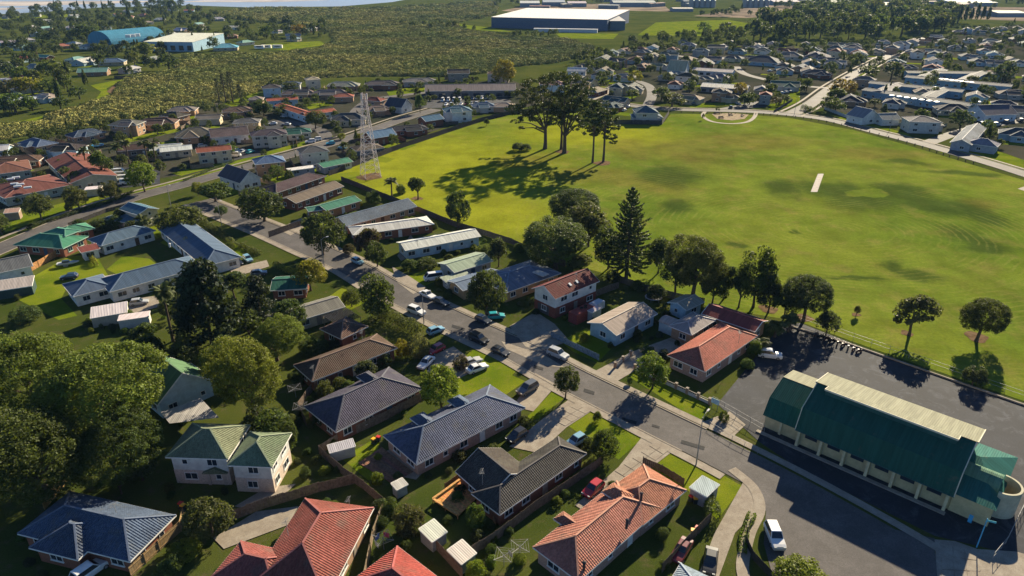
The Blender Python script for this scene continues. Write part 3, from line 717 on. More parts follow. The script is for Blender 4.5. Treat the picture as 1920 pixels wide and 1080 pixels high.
hr = hs['bh']; g = G(1012, 512, 3.7); mb = MB(); mb.box((g[0] - hr.location.x, g[1] - hr.location.y, 3.75), (4.2, 2.2, .12), R(-45)); mb.obj('patio_roof', ROOF_M, hr, color=(.6, .55, .48))
# porch of the A-frame
mb = MB(); q = [G(x, y, z) for x, y, z in ((301, 773, 2.6), (318, 794, 2.2), (411, 783, 2.2), (376, 746, 2.6))]; hr = hs['ag']; zz = (2.6, 2.2, 2.2, 2.6)
mb.face([(p[0] - hr.location.x, p[1] - hr.location.y, z_) for p, z_ in zip(q, zz)]); mb.obj('verandah_roof', ROOF_M, hr, color=(.4, .38, .36))

# mid-distance houses given by the centre of their plot: x, y, length, width, angle, eave, pitch, type, roof kind, roof, wall, words
MIDN = [
 (163, 262, 14, 9, 55, 2.8, 22, 'h', 't', T_BLUE, TANB, 'dark slate hip-roofed house'), (75, 280, 15, 9, -30, 2.8, 22, 'h', 'm', MT_BLUE, TANB, 'navy roofed house behind a paling fence'),
 (130, 296, 13, 9, 0, 4.2, 22, 'h', 't', T_DARK, (.45, .6, .68), 'pale blue walled house with black roof'), (30, 312, 20, 9, 15, 2.7, 18, 'h', 't', T_BROWN, BRICKC, 'low brown hip-roofed house'),
 (-8, 292, 12, 9, 20, 2.8, 18, 'g', 'm', MT_WHITE, BLUEW, 'white roofed house at the frame edge'), (243, 252, 13, 9, 0, 5.2, 20, 'h', 't', T_GREY, TANB, 'grey two-storey house with garage'),
 (298, 240, 18, 9, 10, 3, 22, 'h', 't', T_BROWN, TANB, 'grey-brown gabled house'), (262, 290, 16, 8, 25, 3, 20, 'g', 't', T_BROWN, (.16, .13, .11), 'brown walled house behind the palms'),
 (315, 290, 12, 8, 20, 3, 18, 'g', 'm', MT_WHITE, WHITE, 'white house with pale roof'), (370, 262, 17, 12, 20, 2.8, 25, 'h', 't', (.2, .18, .14), TANB, 'large olive-grey hip-roofed house'),
 (432, 265, 16, 11, 25, 3.4, 27, 'g', 't', (.22, .17, .155), WHITE, 'pinkish gabled house with two garages'), (394, 232, 12, 8, 10, 3, 20, 'g', 't', (.24, .2, .16), CREAM, 'tan gabled house with solar panels'),
 (447, 217, 15, 9, 20, 3, 22, 'h', 't', T_BROWN, TANB, 'brown hip house near the mangroves'), (466, 247, 12, 8, 12, 5, 18, 'h', 't', T_GREY, (.5, .38, .24), 'tan two-storey house with grey roof'),
 (507, 272, 15, 9, 22, 5.2, 20, 'h', 't', (.1, .09, .1), (.5, .46, .4), 'dark-roofed two-storey house with verandah'), (553, 258, 15, 8, 20, 2.8, 20, 'h', 'm', MT_DGREEN, GREYW, 'dark green roofed house beside white cars'),
 (405, 303, 13, 8, 25, 5, 14, 'g', 'm', (.27, .09, .06), CREAM, 'cream two-storey house with red-brown roof'), (333, 292, 12, 8, 25, 3, 14, 'g', 'm', MT_WHITE, CREAM, 'pale roofed house behind the back road trees'),
 (452, 348, 15, 8.5, -40, 3.2, 38, 'g', 'm', (.09, .085, .1), WHITE, 'steep dark gabled white house'), (508, 325, 11, 9, 25, 5., 22, 'h', 'm', (.1, .16, .25), TANB, 'blue hip-roofed two-storey house'),
 (590, 306, 11, 8.5, 25, 5.2, 20, 'h', 't', (.12, .12, .13), (.55, .52, .46), 'grey two-storey house with white upper wall'), (627, 318, 13, 7, 45, 2.6, 16, 'g', 'm', MT_GREEN, GREYW, 'long green-roofed shed house by the field fence'),
 (566, 327, 10, 4, 30, 2.5, 4, 'f', 'm', MT_WHITE, GREYW, 'white flat carport'), (345, 215, 14, 9, 10, 2.8, 20, 'h', 't', T_GREY, TANB, 'grey-brown bungalow'), (330, 226, 12, 9, -20, 2.8, 20, 'h', 't', T_DARK, TANB, 'dark grey bungalow among hedges'),
 (511, 180, 11, 10, 20, 5.3, 20, 'h', 't', T_DARK, (.42, .55, .62), 'pale blue two-storey house'), (548, 172, 12, 8, 10, 5, 18, 'h', 't', T_BLUE, WHITE, 'navy roofed two-storey house'), (588, 166, 9, 9, 25, 6, 18, 'h', 't', MT_TAN, (.6, .52, .4), 'cream two-storey house on the mangrove edge'),
 (645, 168, 20, 10, 5, 3, 22, 'h', 't', (.3, .3, .22), TANB, 'fawn and green hip-roofed house'), (717, 166, 22, 10, 10, 3, 22, 'h', 't', (.11, .1, .1), BRICKC, 'dark charcoal hip-roofed house'), (787, 160, 22, 10, 10, 3, 20, 'h', 't', T_GREY, GREYW, 'slate grey hip-roofed house'),
 (562, 184, 20, 9, 8, 3, 24, 'h', 't', (.17, .14, .12), TANB, 'brown hip roof behind the red courtyard block'), (620, 184, 22, 9, 8, 3, 24, 'h', 't', (.18, .15, .13), TANB, 'brown hip roof behind the courtyard lawn'), (645, 190, 12, 8, 10, 3, 20, 'h', 't', (.3, .1, .07), TANB, 'red-brown roofed house by the courtyard'),
 (703, 197, 12, 8, -20, 3, 20, 'h', 't', (.26, .08, .06), TANB, 'dark red hip roof behind the lattice tower'), (748, 209, 12, 10, -30, 3.2, 38, 'g', 'm', (.06, .06, .08), WHITE, 'steep black gabled white house'), (708, 214, 14, 9, 20, 2.8, 22, 'h', 't', (.2, .15, .12), TANB, 'brown-roofed house behind the tower'),
 (655, 232, 17, 10, 10, 2.9, 26, 'h', 't', (.09, .1, .11), CREAM, 'black-roofed cream house beside the big round tree'), (713, 268, 13, 8, 40, 3.4, 30, 'g', 'm', (.12, .22, .3), BRICKC, 'blue-roofed brick house by the tower'), (765, 252, 18, 8, 20, 2.8, 20, 'h', 't', (.05, .05, .06), BRICKC, 'black-roofed long house by the field fence'),
 (690, 288, 12, 8, 30, 2.6, 18, 'h', 't', (.16, .12, .1), (.1, .13, .17), 'brown and navy house below the tower'), (482, 195, 8, 8, 10, 3, 20, 'h', 't', (.24, .2, .17), TANB, 'small fawn house'),
 (860, 152, 15, 10, 5, 5.6, 24, 'g', 't', T_DARK, (.25, .22, .2), 'dark two-storey house beyond the truck yard'), (935, 153, 15, 10, -5, 5.6, 20, 'h', 't', T_BROWN, (.62, .5, .46), 'pinkish two-storey house under the yellow-green tree'),
 (858, 226, 14, 10, 15, 5.4, 22, 'h', 'm', (.09, .16, .2), WHITE, 'white two-storey house with teal roof'), (907, 208, 13, 9, 10, 2.9, 22, 'h', 'm', (.1, .15, .2), GREYW, 'blue-grey hip-roofed house'), (945, 208, 12, 9, 0, 2.9, 20, 'h', 't', (.3, .25, .2), TANB, 'fawn roofed house left of the pines'),
 (808, 236, 11, 8, 40, 3.4, 24, 'g', 'm', (.06, .13, .2), BRICKC, 'blue roofed red brick house'), (1035, 172, 16, 9, 0, 5, 22, 'h', 't', (.4, .22, .17), WHITE, 'pink-roofed white house behind the pines'), (1082, 140, 14, 10, -10, 3, 22, 'g', 'm', MT_WHITE, WHITE, 'white gabled house above the pines'),
]
FAR = [(1145, 104, 14, 'MT_TEAL', 1), (1170, 100, 12, '.27,.11,.08', 1), (1200, 97, 12, '.27,.11,.08', 1), (1260, 98, 13, '.42,.17,.1', 1), (1290, 95, 13, '.3,.33,.36', 2), (1342, 100, 14, '.33,.26,.2', 2), (1255, 115, 13, '.18,.22,.2', 2), (1313, 106, 13, '.3,.36,.3', 2), (1317, 124, 20, '.24,.23,.22', 1), (1193, 118, 17, '.26,.13,.1', 1), (1205, 131, 15, '.42,.24,.15', 1), (1233, 130, 14, '.33,.37,.28', 1),
 (1257, 149, 18, '.5,.5,.47', 1), (1288, 158, 13, '.08,.09,.08', 2), (1318, 155, 12, '.22,.22,.23', 1), (1347, 152, 14, '.3,.3,.32', 1), (1132, 139, 13, '.33,.27,.2', 1), (1082, 152, 10, '.2,.2,.2', 1), (1157, 178, 13, '.1,.14,.16', 2), (1117, 178, 14, '.45,.38,.28', 1), (1155, 197, 13, '.1,.17,.19', 1), (1148, 207, 12, '.1,.16,.18', 1), (1290, 192, 15, '.45,.36,.25', 1), (1348, 188, 12, '.26,.21,.17', 2), (1369, 191, 10, '.3,.22,.16', 1),
 (1433, 194, 9, '.4,.12,.08', 2), (1427, 175, 13, '.4,.42,.42', 1), (1470, 168, 16, '.1,.26,.2', 1), (1592, 195, 17, '.08,.09,.12', 1), (1532, 145, 17, '.2,.17,.16', 1), (1500, 134, 14, '.2,.22,.27', 1), (1470, 130, 14, '.3,.22,.17', 1), (1430, 121, 26, '.12,.13,.16', 1), (1517, 124, 14, '.42,.34,.27', 1), (1530, 112, 24, '.16,.16,.2', 1), (1477, 111, 22, '.18,.2,.24', 1), (1523, 99, 18, '.24,.3,.27', 1), (1570, 103, 16, '.2,.2,.22', 1), (1582, 94, 14, '.12,.2,.25', 1), (1608, 104, 16, '.42,.14,.09', 1), (1640, 102, 16, '.34,.28,.24', 1),
 (1412, 96, 13, '.42,.42,.42', 1), (1447, 87, 13, '.5,.5,.5', 1), (1432, 98, 12, '.24,.27,.3', 1), (1382, 101, 14, '.14,.22,.18', 1), (1745, 133, 15, '.42,.13,.1', 1), (1672, 200, 14, '.17,.18,.2', 1), (1785, 214, 16, '.1,.1,.12', 1), (1897, 184, 16, '.24,.19,.16', 1), (1912, 262, 16, '.14,.17,.22', 1), (1707, 102, 13, '.5,.48,.45', 1), (1747, 102, 12, '.4,.4,.4', 1), (1835, 115, 13, '.34,.4,.36', 1), (1865, 125, 14, '.2,.2,.22', 1), (1797, 64, 14, '.4,.36,.35', 1), (1840, 57, 18, '.5,.46,.42', 1), (1875, 57, 14, '.4,.42,.4', 1), (1905, 78, 16, '.4,.36,.35', 1), (1815, 80, 13, '.3,.34,.36', 1), (1855, 82, 15, '.36,.38,.38', 1), (1750, 74, 14, '.5,.48,.46', 1), (1677, 122, 14, '.18,.3,.33', 1), (1740, 120, 12, '.22,.22,.24', 1),
 (25, 30, 16, '.3,.28,.26', 1), (85, 44, 16, '.45,.45,.44', 1), (135, 56, 15, '.45,.44,.42', 1), (197, 56, 14, '.5,.48,.46', 1), (75, 68, 15, '.2,.26,.32', 1), (115, 92, 15, '.3,.12,.09', 1), (141, 87, 12, '.45,.5,.5', 1), (45, 116, 14, '.32,.1,.08', 1), (86, 113, 12, '.1,.28,.24', 1), (212, 122, 18, '.12,.17,.24', 1), (178, 141, 18, '.2,.36,.28', 1), (48, 154, 16, '.32,.08,.07', 1), (160, 122, 15, '.5,.5,.48', 1), (285, 117, 12, '.25,.25,.24', 1), (408, 39, 18, '.55,.55,.55', 1), (343, 61, 16, '.5,.5,.48', 1), (434, 72, 13, '.34,.2,.15', 1), (425, 94, 20, '.16,.4,.48', 1), (592, 57, 16, '.55,.53,.5', 1), (573, 61, 14, '.4,.4,.38', 1), (545, 55, 14, '.3,.3,.3', 1),
 (10, 128, 14, '.3,.32,.36', 1), (75, 132, 14, '.2,.24,.28', 1), (15, 85, 14, '.25,.25,.27', 1), (50, 80, 13, '.42,.4,.38', 1), (240, 35, 16, '.3,.13,.1', 1), (270, 32, 16, '.34,.15,.12', 1), (300, 40, 14, '.3,.33,.36', 1), (60, 55, 14, '.38,.36,.34', 1), (10, 200, 14, '.3,.36,.42', 1), (90, 190, 13, '.4,.34,.28', 1), (45, 195, 12, '.24,.3,.34', 1), (8, 160, 12, '.3,.34,.38', 1)]
COLW = [((.5, .48, .46), 'white'), ((.3, .3, .3), 'grey'), ((.12, .12, .13), 'charcoal'), ((.35, .11, .08), 'red'), ((.42, .2, .12), 'terracotta'), ((.33, .26, .19), 'fawn'), ((.2, .15, .12), 'brown'), ((.1, .25, .18), 'green'), ((.12, .2, .27), 'blue'), ((.3, .36, .3), 'pale green'), ((.16, .38, .46), 'turquoise')]
def colword(c): return min(COLW, key=lambda k: sum((a - b) ** 2 for a, b in zip(k[0], c)))[1]
MH = []; LM = []                                                       # landmarks used to tell look-alikes apart: (x, y, words)
for x, y, L, W, a, z, p, t, rk, rc, wc, lab in MIDN:
    blocks = [(crect(x, y, L, W, a, z), z, p, t)]
    rr = random.Random(x * 7 + y)
    if t == 'h' and L > 12:
        k = rr.uniform(.15, .5) * L; b = blocks[0][0]
        blocks.append((Rect(b.at(k, -2.2), b.e1, L * .42, W * .8, z - .04), z, p, rr.choice('hg')))
    MH.append((house(lab + ' in the estate beside the mangroves' if len(lab.split()) < 6 else lab, rk, rc, wc, blocks, lod=0 if y > 240 else 1, brick=wc in (BRICKC, TANB), group='houses between the mangroves and the field'), blocks[0][0], lab))
for i, (x, y, L, c, st) in enumerate(FAR):
    rc = globals()[c] if c[0] == 'M' else tuple(float(q) for q in c.split(','))
    rr = random.Random(i * 31); a = rr.choice((56, -34, -17, 70)) if x > 1000 else rr.choice((15, -20, 60, 80))
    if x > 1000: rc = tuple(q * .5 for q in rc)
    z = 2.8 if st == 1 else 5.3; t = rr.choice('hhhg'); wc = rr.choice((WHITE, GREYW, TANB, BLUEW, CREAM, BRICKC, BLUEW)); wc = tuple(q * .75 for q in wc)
    L *= 1.1; W = L * rr.uniform(.58, .75); blocks = [(crect(x, y, L, W, a, z), z, 22, t)]
    if rr.random() < .75:
        b = blocks[0][0]; blocks.append((Rect(b.at(rr.uniform(.1, .5) * L, -2.4), b.e1, L * .42, W * .8, z - .04), z, 22, rr.choice('hg')))
    side = 'across the field' if x > 1000 else 'in the trees by the bay'
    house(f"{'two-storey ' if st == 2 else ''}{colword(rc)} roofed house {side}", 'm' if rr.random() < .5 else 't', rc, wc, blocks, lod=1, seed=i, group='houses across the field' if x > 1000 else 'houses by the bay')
# ------------------------------------------------------------------ trees
def leaf_mesh(name, P, N, size, lv, mats, extra=None, aspect=.62):
    """many small leaf-shaped quads: P centres, N normals (numpy)"""
    n = len(P); rg = np.random.default_rng(len(P) + int(abs(P[0, 0]) * 1000))
    ref = rg.normal(size=(n, 3)); t1 = np.cross(N, ref); t1 /= np.linalg.norm(t1, axis=1)[:, None] + 1e-9; t2 = np.cross(N, t1)
    s = (size * rg.uniform(.65, 1.35, n))[:, None] if np.isscalar(size) else size[:, None]
    V = np.stack([P - t1 * s, P - t2 * s * aspect, P + t1 * s, P + t2 * s * aspect], 1).reshape(-1, 3)
    nf = n; F = np.arange(4 * n).reshape(-1, 4); ev, ef = (extra or ([], []))
    me = bpy.data.meshes.new(name)
    nv = len(V); allv = np.vstack([V, np.array(ev).reshape(-1, 3)]) if len(ev) else V
    me.vertices.add(len(allv)); me.vertices.foreach_set('co', allv.astype(np.float32).ravel())
    loops = list(F.ravel()); starts = list(range(0, 4 * n, 4)); tot = [4] * n
    for f in ef:
        starts.append(len(loops)); tot.append(len(f)); loops.extend([i + nv for i in f])
    me.loops.add(len(loops)); me.loops.foreach_set('vertex_index', loops)
    me.polygons.add(len(starts)); me.polygons.foreach_set('loop_start', starts)
    for m in mats: me.materials.append(m)
    me.polygons.foreach_set('material_index', [0] * n + [1] * len(ef))
    at = me.attributes.new('lv', 'FLOAT', 'FACE'); at.data.foreach_set('value', list(np.clip(lv, 0, 1)) + [.5] * len(ef))
    me.update(calc_edges=True); me.validate()
    return me
def unit(v): return v / (np.linalg.norm(v, axis=-1, keepdims=True) + 1e-9)
def crown_pts(seed, ncl, nl, cr=.24, bottom=-.55, lob=.28, inner=.25, flat=1.):
    rg = np.random.default_rng(seed)
    d = unit(rg.normal(size=(ncl * 3, 3))); d = d[d[:, 2] > bottom][:ncl]
    lobes = unit(rg.normal(size=(9, 3))); amp = rg.uniform(-1, 1, 9)
    rad = 1 - lob + lob * np.clip(((np.maximum(0, d @ lobes.T) ** 3) @ amp) * .9 + .6, 0, 1.25)
    C = d * (rad * np.where(rg.random(len(d)) < inner, rg.uniform(.35, .8, len(d)), 1 - cr * .6))[:, None]
    k = rg.uniform(.5, 1.5, len(d)); P = []; N = []; L = []
    for c, dd, kk in zip(C, d, k):
        q = unit(rg.normal(size=(nl, 3))); q += dd * .25 + np.array([0, 0, .25]); q = unit(q)
        p = c + q * (cr * kk * rg.uniform(.55, 1.05, nl) ** .6)[:, None] * np.array([1, 1, .8 * flat])
        P.append(p); N.append(unit(q * 1. + rg.normal(size=(nl, 3)) * .65)); L.append(np.clip(.25 + .5 * rg.random(nl) + .45 * rg.normal() * .5, 0, 1))
    return np.vstack(P), np.vstack(N), np.concatenate(L)
CR = [leaf_mesh('crown', *crown_pts(s, nc, nl, c, b, lb)[:2], sz, crown_pts(s, nc, nl, c, b, lb)[2], [LEAF]) for s, nc, nl, c, b, lb, sz in
      ((1, 80, 75, .25, -.5, .3, .05), (2, 70, 85, .27, -.55, .4, .052), (3, 110, 60, .2, -.45, .35, .046), (4, 60, 80, .3, -.35, .45, .055), (5, 90, 70, .23, -.6, .25, .05), (6, 55, 60, .22, -.4, .5, .06))]
CRD = [leaf_mesh('crown', *crown_pts(s, 420, 85, .125, -.6, .5, .2)[:2], .019, crown_pts(s, 420, 85, .125, -.6, .5, .2)[2], [LEAF]) for s in (21, 22)]
def trunk_mesh(seed, limbs=6):
    rg = random.Random(seed); mb = MB()
    mb.tube([(0, 0, -.05), (.01, 0, .12), (.03 * rg.uniform(-1, 1), .02, .45), (0, 0, .8)], [.085, .06, .05, .035], 8)
    for k in range(limbs):
        a = k * 2 * math.pi / limbs + rg.uniform(-.3, .3); r = rg.uniform(.35, .65); z0 = rg.uniform(.4, .7)
        mb.tube([(0, 0, z0), (r * .45 * math.cos(a), r * .45 * math.sin(a), z0 + .22), (r * math.cos(a), r * math.sin(a), z0 + rg.uniform(.35, .6))], [.035, .024, .01], 5)
    return mb.mesh('trunk', BARK, True)
TR = [trunk_mesh(s) for s in (1, 2, 3)]
def far_tree(seed, kind):
    P, N, L = crown_pts(seed, 34, 26, .3, -.6, .35, .15)
    mb = MB()
    if kind == 'pop': P = P * np.array([.42, .42, 1.1]); zc = 1.25
    elif kind == 'con':
        t = (P[:, 2:3] + 1) / 2; P = np.hstack([P[:, :2] * (1.05 - .8 * t) * .75, P[:, 2:3] * 1.1]); zc = 1.2
    else: zc = 1.05
    P = P + np.array([0, 0, zc]); mb.tube([(0, 0, -.05), (0, 0, zc)], [.09, .05], 5)
    return leaf_mesh('crown', P, N, .1, L, [LEAF, BARK], (mb.v, mb.f))
FT = {'rnd': [far_tree(s, 'rnd') for s in (31, 32, 33, 34)], 'pop': [far_tree(s, 'pop') for s in (35, 36)], 'con': [far_tree(s, 'con') for s in (37, 38)]}
GRN = {'dk': (.034, .056, .016), 'md': (.065, .1, .02), 'br': (.15, .2, .02), 'yl': (.24, .22, .018), 'ol': (.085, .095, .03), 'pu': (.055, .025, .03), 'au': (.3, .15, .02), 'bl': (.03, .05, .028), 'lt': (.16, .17, .06)}
WORD = {'dk': 'dark green', 'md': 'mid green', 'br': 'bright green', 'yl': 'yellow-green', 'ol': 'olive green', 'pu': 'purple-leaved', 'au': 'orange autumn', 'bl': 'blackish green', 'lt': 'pale silvery'}
def tree_dims(x, yb, yt, w, fc):
    b = G(x, yb)
    def top(h):
        hc = h * fc; cx, cy, dep = proj((b[0], b[1], hc)); th = math.atan2(CAMH - hc, math.hypot(b[0], b[1])); ppm = FOC / dep
        Rr = w / 2 / ppm; rz = h - hc
        return cy - ppm * math.sqrt((rz * math.cos(th)) ** 2 + (Rr * math.sin(th)) ** 2), Rr
    lo, hi = .3, 60
    for _ in range(40):
        m = (lo + hi) / 2
        if top(m)[0] > yt: lo = m
        else: hi = m
    return b, m, top(m)[1]
NTR = [0]
def T(x, yb, yt, w, col='md', label=None, shrub=False, dense=False, group=None):
    fc = .5 if shrub else .52
    b, h, Rr = tree_dims(x, yb, yt, w, fc); NTR[0] += 1; i = NTR[0]; rr = random.Random(i * 13)
    hc = h * fc; rz = max(h - hc, Rr * .45) if not shrub else max(h - hc, Rr * .5)
    c = [q * rr.uniform(.85, 1.15) for q in GRN[col]]; ang = rr.uniform(0, 6.28)
    cm = CRD[i % 2] if dense else CR[i % len(CR)]
    big = 'large' if Rr > 5 else ('small' if Rr < 2 else 'rounded')
    if shrub:
        return new('shrub', cm, None, (b[0], b[1], max(rz * .62, .2)), ang, c, (Rr, Rr, rz), label or f'{big} {WORD[col]} garden shrub', 'shrub', group or 'shrubs in the gardens')
    root = new('broadleaf_tree', None, None, (b[0], b[1], 0), 0, label=label or f'{big} {WORD[col]} broadleaf tree', cat='tree', group=group or 'trees among the houses')
    new('trunk', TR[i % 3], root, (0, 0, 0), ang, scale=(max(Rr, 1.2), max(Rr, 1.2), hc))
    new('crown', cm, root, (0, 0, hc), ang, c, (Rr, Rr, rz))
    return root
FTN = [0]
def FTree(x, y, h, w, col, kind='rnd', label=None, group='trees beyond the field', world=False):
    b = (x, y) if world else G(x, y); FTN[0] += 1; rr = random.Random(FTN[0] * 17 + 5)
    me = FT[kind][FTN[0] % len(FT[kind])]; c = [q * rr.uniform(.8, 1.2) for q in GRN[col]]
    nm = {'rnd': 'tree', 'pop': 'poplar_tree', 'con': 'conifer_tree'}[kind]
    return new(nm, me, None, (b[0], b[1], 0), rr.uniform(0, 6.28), c, (w / 2, w / 2, h / 2.05), label or f"{WORD[col]} {nm.replace('_', ' ').replace('tree', '').strip() or 'round-crowned'} tree", 'tree', group)

# palms
def palm(x, yb, yt, w, label, skirt=False):
    b = G(x, yb); _, h, Rr = tree_dims(x, yb, yt, w, .85); rg = random.Random(int(x)); h = max(h, 2.5); Rr = min(max(Rr, 2.3), 3.2)
    root = new('palm_tree', None, None, (b[0], b[1], 0), label=label, cat='palm tree', group='palm trees')
    ht = h - Rr * .45; tm = MB(); tm.tube([(0, 0, -.1), (.05, 0, ht * .3), (.12, .05, ht * .7), (.1, .05, ht)], [.38, .26, .22, .24], 9); tm.obj('trunk', BARK, root, True)
    V = []; F = []; lv = []
    def frond(a, el, ln, droop):
        base = Vector((.1, .05, ht)); d = Vector((math.cos(a), math.sin(a), 0)); sd = Vector((-math.sin(a), math.cos(a), 0)); n = 15; pts = []
        for k in range(n + 1):
            t = k / n; pts.append(base + d * ln * t * math.cos(el) + Vector((0, 0, ln * (math.sin(el) * t - droop * t * t))))
        for k in range(1, n):
            p = pts[k]; t = k / n; wd = ln * .3 * (math.sin(math.pi * (t * .85 + .1)) + .15); dr = (pts[k + 1] - pts[k - 1]).normalized()
            for s in (-1, 1):
                q = p + sd * s * wd + dr * wd * .45 + Vector((0, 0, -wd * .35)); i = len(V)
                V.extend([p - dr * ln * .05, p + dr * ln * .06, q]); F.append((i, i + 1, i + 2)); lv.append(rg.uniform(.2, 1))
    for k in range(38): frond(k * 2.4 + rg.uniform(-.2, .2), rg.uniform(-.1, 1.1), Rr * rg.uniform(.85, 1.15), rg.uniform(.3, .7))
    me = bpy.data.meshes.new('crown'); me.from_pydata(V, [], F); me.materials.append(LEAF); at = me.attributes.new('lv', 'FLOAT', 'FACE'); at.data.foreach_set('value', lv)
    new('crown', me, root, color=(.085, .1, .03))
    if skirt:
        V, F, lv = [], [], []
        for k in range(16): frond(k * 2.4, -1.2, Rr * .5, .5)
        me = bpy.data.meshes.new('frond_skirt'); me.from_pydata(V, [], F); me.materials.append(LEAF); at = me.attributes.new('lv', 'FLOAT', 'FACE'); at.data.foreach_set('value', lv)
        new('frond_skirt', me, root, color=(.26, .17, .08))
    return root
# norfolk pine
def norfolk():
    b, h, Rr = tree_dims(1174, 522, 345, 92, .5); rg = np.random.default_rng(5)
    h *= .97
    root = new('norfolk_pine', None, None, (b[0], b[1], 0), label='tall tiered Norfolk pine standing behind the white two-storey house', cat='tree')
    mb = MB(); mb.tube([(0, 0, -.1), (0, 0, h * .5), (0, 0, h)], [.5, .3, .04], 9)
    P, N, L = [], [], []; nw = 22
    for k in range(nw):
        t = k / (nw - 1); z = h * (.13 + .84 * t); ln = Rr * 1.3 * ((1 - t) ** .72) * (.8 + .2 * math.sin(k * 1.7)) + .35
        if k < 2: ln *= .8
        for j in range(8 if t < .75 else 5):
            a = j * 2 * math.pi / (8 if t < .75 else 5) + k * .7 + rg.uniform(-.15, .15); n = int(60 * ln / 3) + 20; l2 = ln * rg.uniform(.8, 1.08)
            s = rg.uniform(.12, 1, n) ** .8; rise = .12 + .25 * t
            ax = np.stack([np.cos(a) * s * l2, np.sin(a) * s * l2, z - .25 * l2 * s * (1 - t) + rise * l2 * s ** 2 * 1.7], 1)
            q = unit(rg.normal(size=(n, 3))); P.append(ax + q * .34 * (1.1 - .55 * s)[:, None]); N.append(unit(q + rg.normal(size=(n, 3)) * .5)); L.append(rg.random(n) * .8)
            mb.tube([(0, 0, z), (math.cos(a) * l2 * .9, math.sin(a) * l2 * .9, z - .25 * l2 * .9 * (1 - t) + rise * l2 * 1.3)], [.06, .02], 4)
    mb.obj('trunk', BARK, root, True)
    new('crown', leaf_mesh('crown', np.vstack(P), np.vstack(N), .23, np.concatenate(L), [NEEDLE]), root, color=(.04, .065, .02))
norfolk()
# big umbrella-crowned trees on the field: clumps on limb ends, surveyed as (x, y) in the photo at the tree's own depth
def limb_tree(name, label, base, clumps, trunk_r, col, fork, seed, leafs=430, extra=()):
    rg = np.random.default_rng(seed); b = G(*base); dep = proj((b[0], b[1], 12))[2]; ppm = FOC / dep
    root = new(name, None, None, (b[0], b[1], 0), label=label, cat='tree', group='tall pines on the field')
    def at(x, y, dy):                                        # height that puts (b + dy) on photo row y
        lo, hi = 0, 60
        for _ in range(36):
            m = (lo + hi) / 2
            if proj((b[0], b[1] + dy, m))[1] > y: lo = m
            else: hi = m
        px = proj((b[0], b[1] + dy, m)); return Vector(((x - px[0]) * px[2] / FOC, dy, m))
    tm = MB(); fz = fork; P, N, L = [], [], []
    tm.tube([(0, 0, -.2), (.1, 0, fz * .3), (0, 0, fz)], [trunk_r * 1.35, trunk_r, trunk_r * .8], 9)
    for i, (x, y, w) in enumerate(clumps):
        dy = rg.uniform(-1, 1) * 5; c = at(x, y, dy); r = w / 2 / ppm
        st = Vector((0, 0, fz * rg.uniform(.75, 1.))); mid = st.lerp(c, .5) + Vector((0, 0, 1.2))
        tm.tube([st, mid, c], [trunk_r * .5, trunk_r * .3, trunk_r * .1], 6)
        n = int(leafs * max(.25, (r / 3.5) ** 2)); q = unit(rg.normal(size=(n, 3))); q[:, 2] = np.abs(q[:, 2]) * .95 - .15
        sub = unit(rg.normal(size=(18, 3))) * np.array([.95, .95, .6]); k = rg.integers(0, 18, n)
        p = sub[k] * r + unit(rg.normal(size=(n, 3))) * (r * .3) * (rg.random(n)[:, None] ** .5)
        p[:, 2] *= .5
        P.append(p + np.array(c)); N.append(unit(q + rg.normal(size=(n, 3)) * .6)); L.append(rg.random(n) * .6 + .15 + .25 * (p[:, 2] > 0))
    tm.obj('trunk', BARK, root, True)
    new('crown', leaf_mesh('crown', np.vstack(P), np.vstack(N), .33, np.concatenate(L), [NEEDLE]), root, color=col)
limb_tree('pine_tree', 'broad umbrella-crowned tree standing leftmost on the field rise', (1022, 279), [(1010, 158, 60), (985, 175, 40), (1038, 150, 50), (1000, 195, 60), (1030, 185, 60), (975, 205, 50), (1020, 215, 60), (1045, 205, 50), (990, 222, 34), (966, 228, 18), (1022, 232, 20), (978, 240, 12), (1010, 240, 14)], .75, (.045, .055, .018), 9, 1)
limb_tree('pine_tree', 'twin-stemmed umbrella-crowned tree in the middle of the field rise', (1058, 287), [(1058, 145, 56), (1080, 152, 50), (1095, 170, 44), (1050, 170, 50), (1075, 180, 60), (1100, 195, 44), (1055, 200, 60), (1085, 212, 56), (1065, 225, 44), (1042, 230, 30), (1076, 240, 22), (1098, 228, 20)], .8, (.045, .055, .018), 8, 2)
limb_tree('pine_tree', 'slim bare-trunked tree close behind the twin-stemmed one', (1052, 280), [(1045, 190, 40), (1060, 200, 44), (1050, 215, 44), (1066, 185, 34)], .5, (.04, .05, .018), 12, 3)
limb_tree('pine_tree', 'tall slim pine nearest the twin-stemmed tree on its right', (1111, 305), [(1108, 192, 34), (1100, 205, 34), (1118, 208, 36), (1110, 222, 40), (1100, 235, 30), (1120, 240, 34), (1108, 250, 30)], .38, (.038, .055, .02), 14, 4, 620)
limb_tree('pine_tree', 'tall slim pine standing rightmost of the field group', (1131, 304), [(1128, 195, 34), (1140, 208, 34), (1122, 212, 36), (1146, 222, 30), (1132, 228, 40), (1150, 238, 26), (1126, 245, 32), (1143, 256, 26), (1150, 266, 16)], .42, (.038, .055, .02), 14, 5, 620)
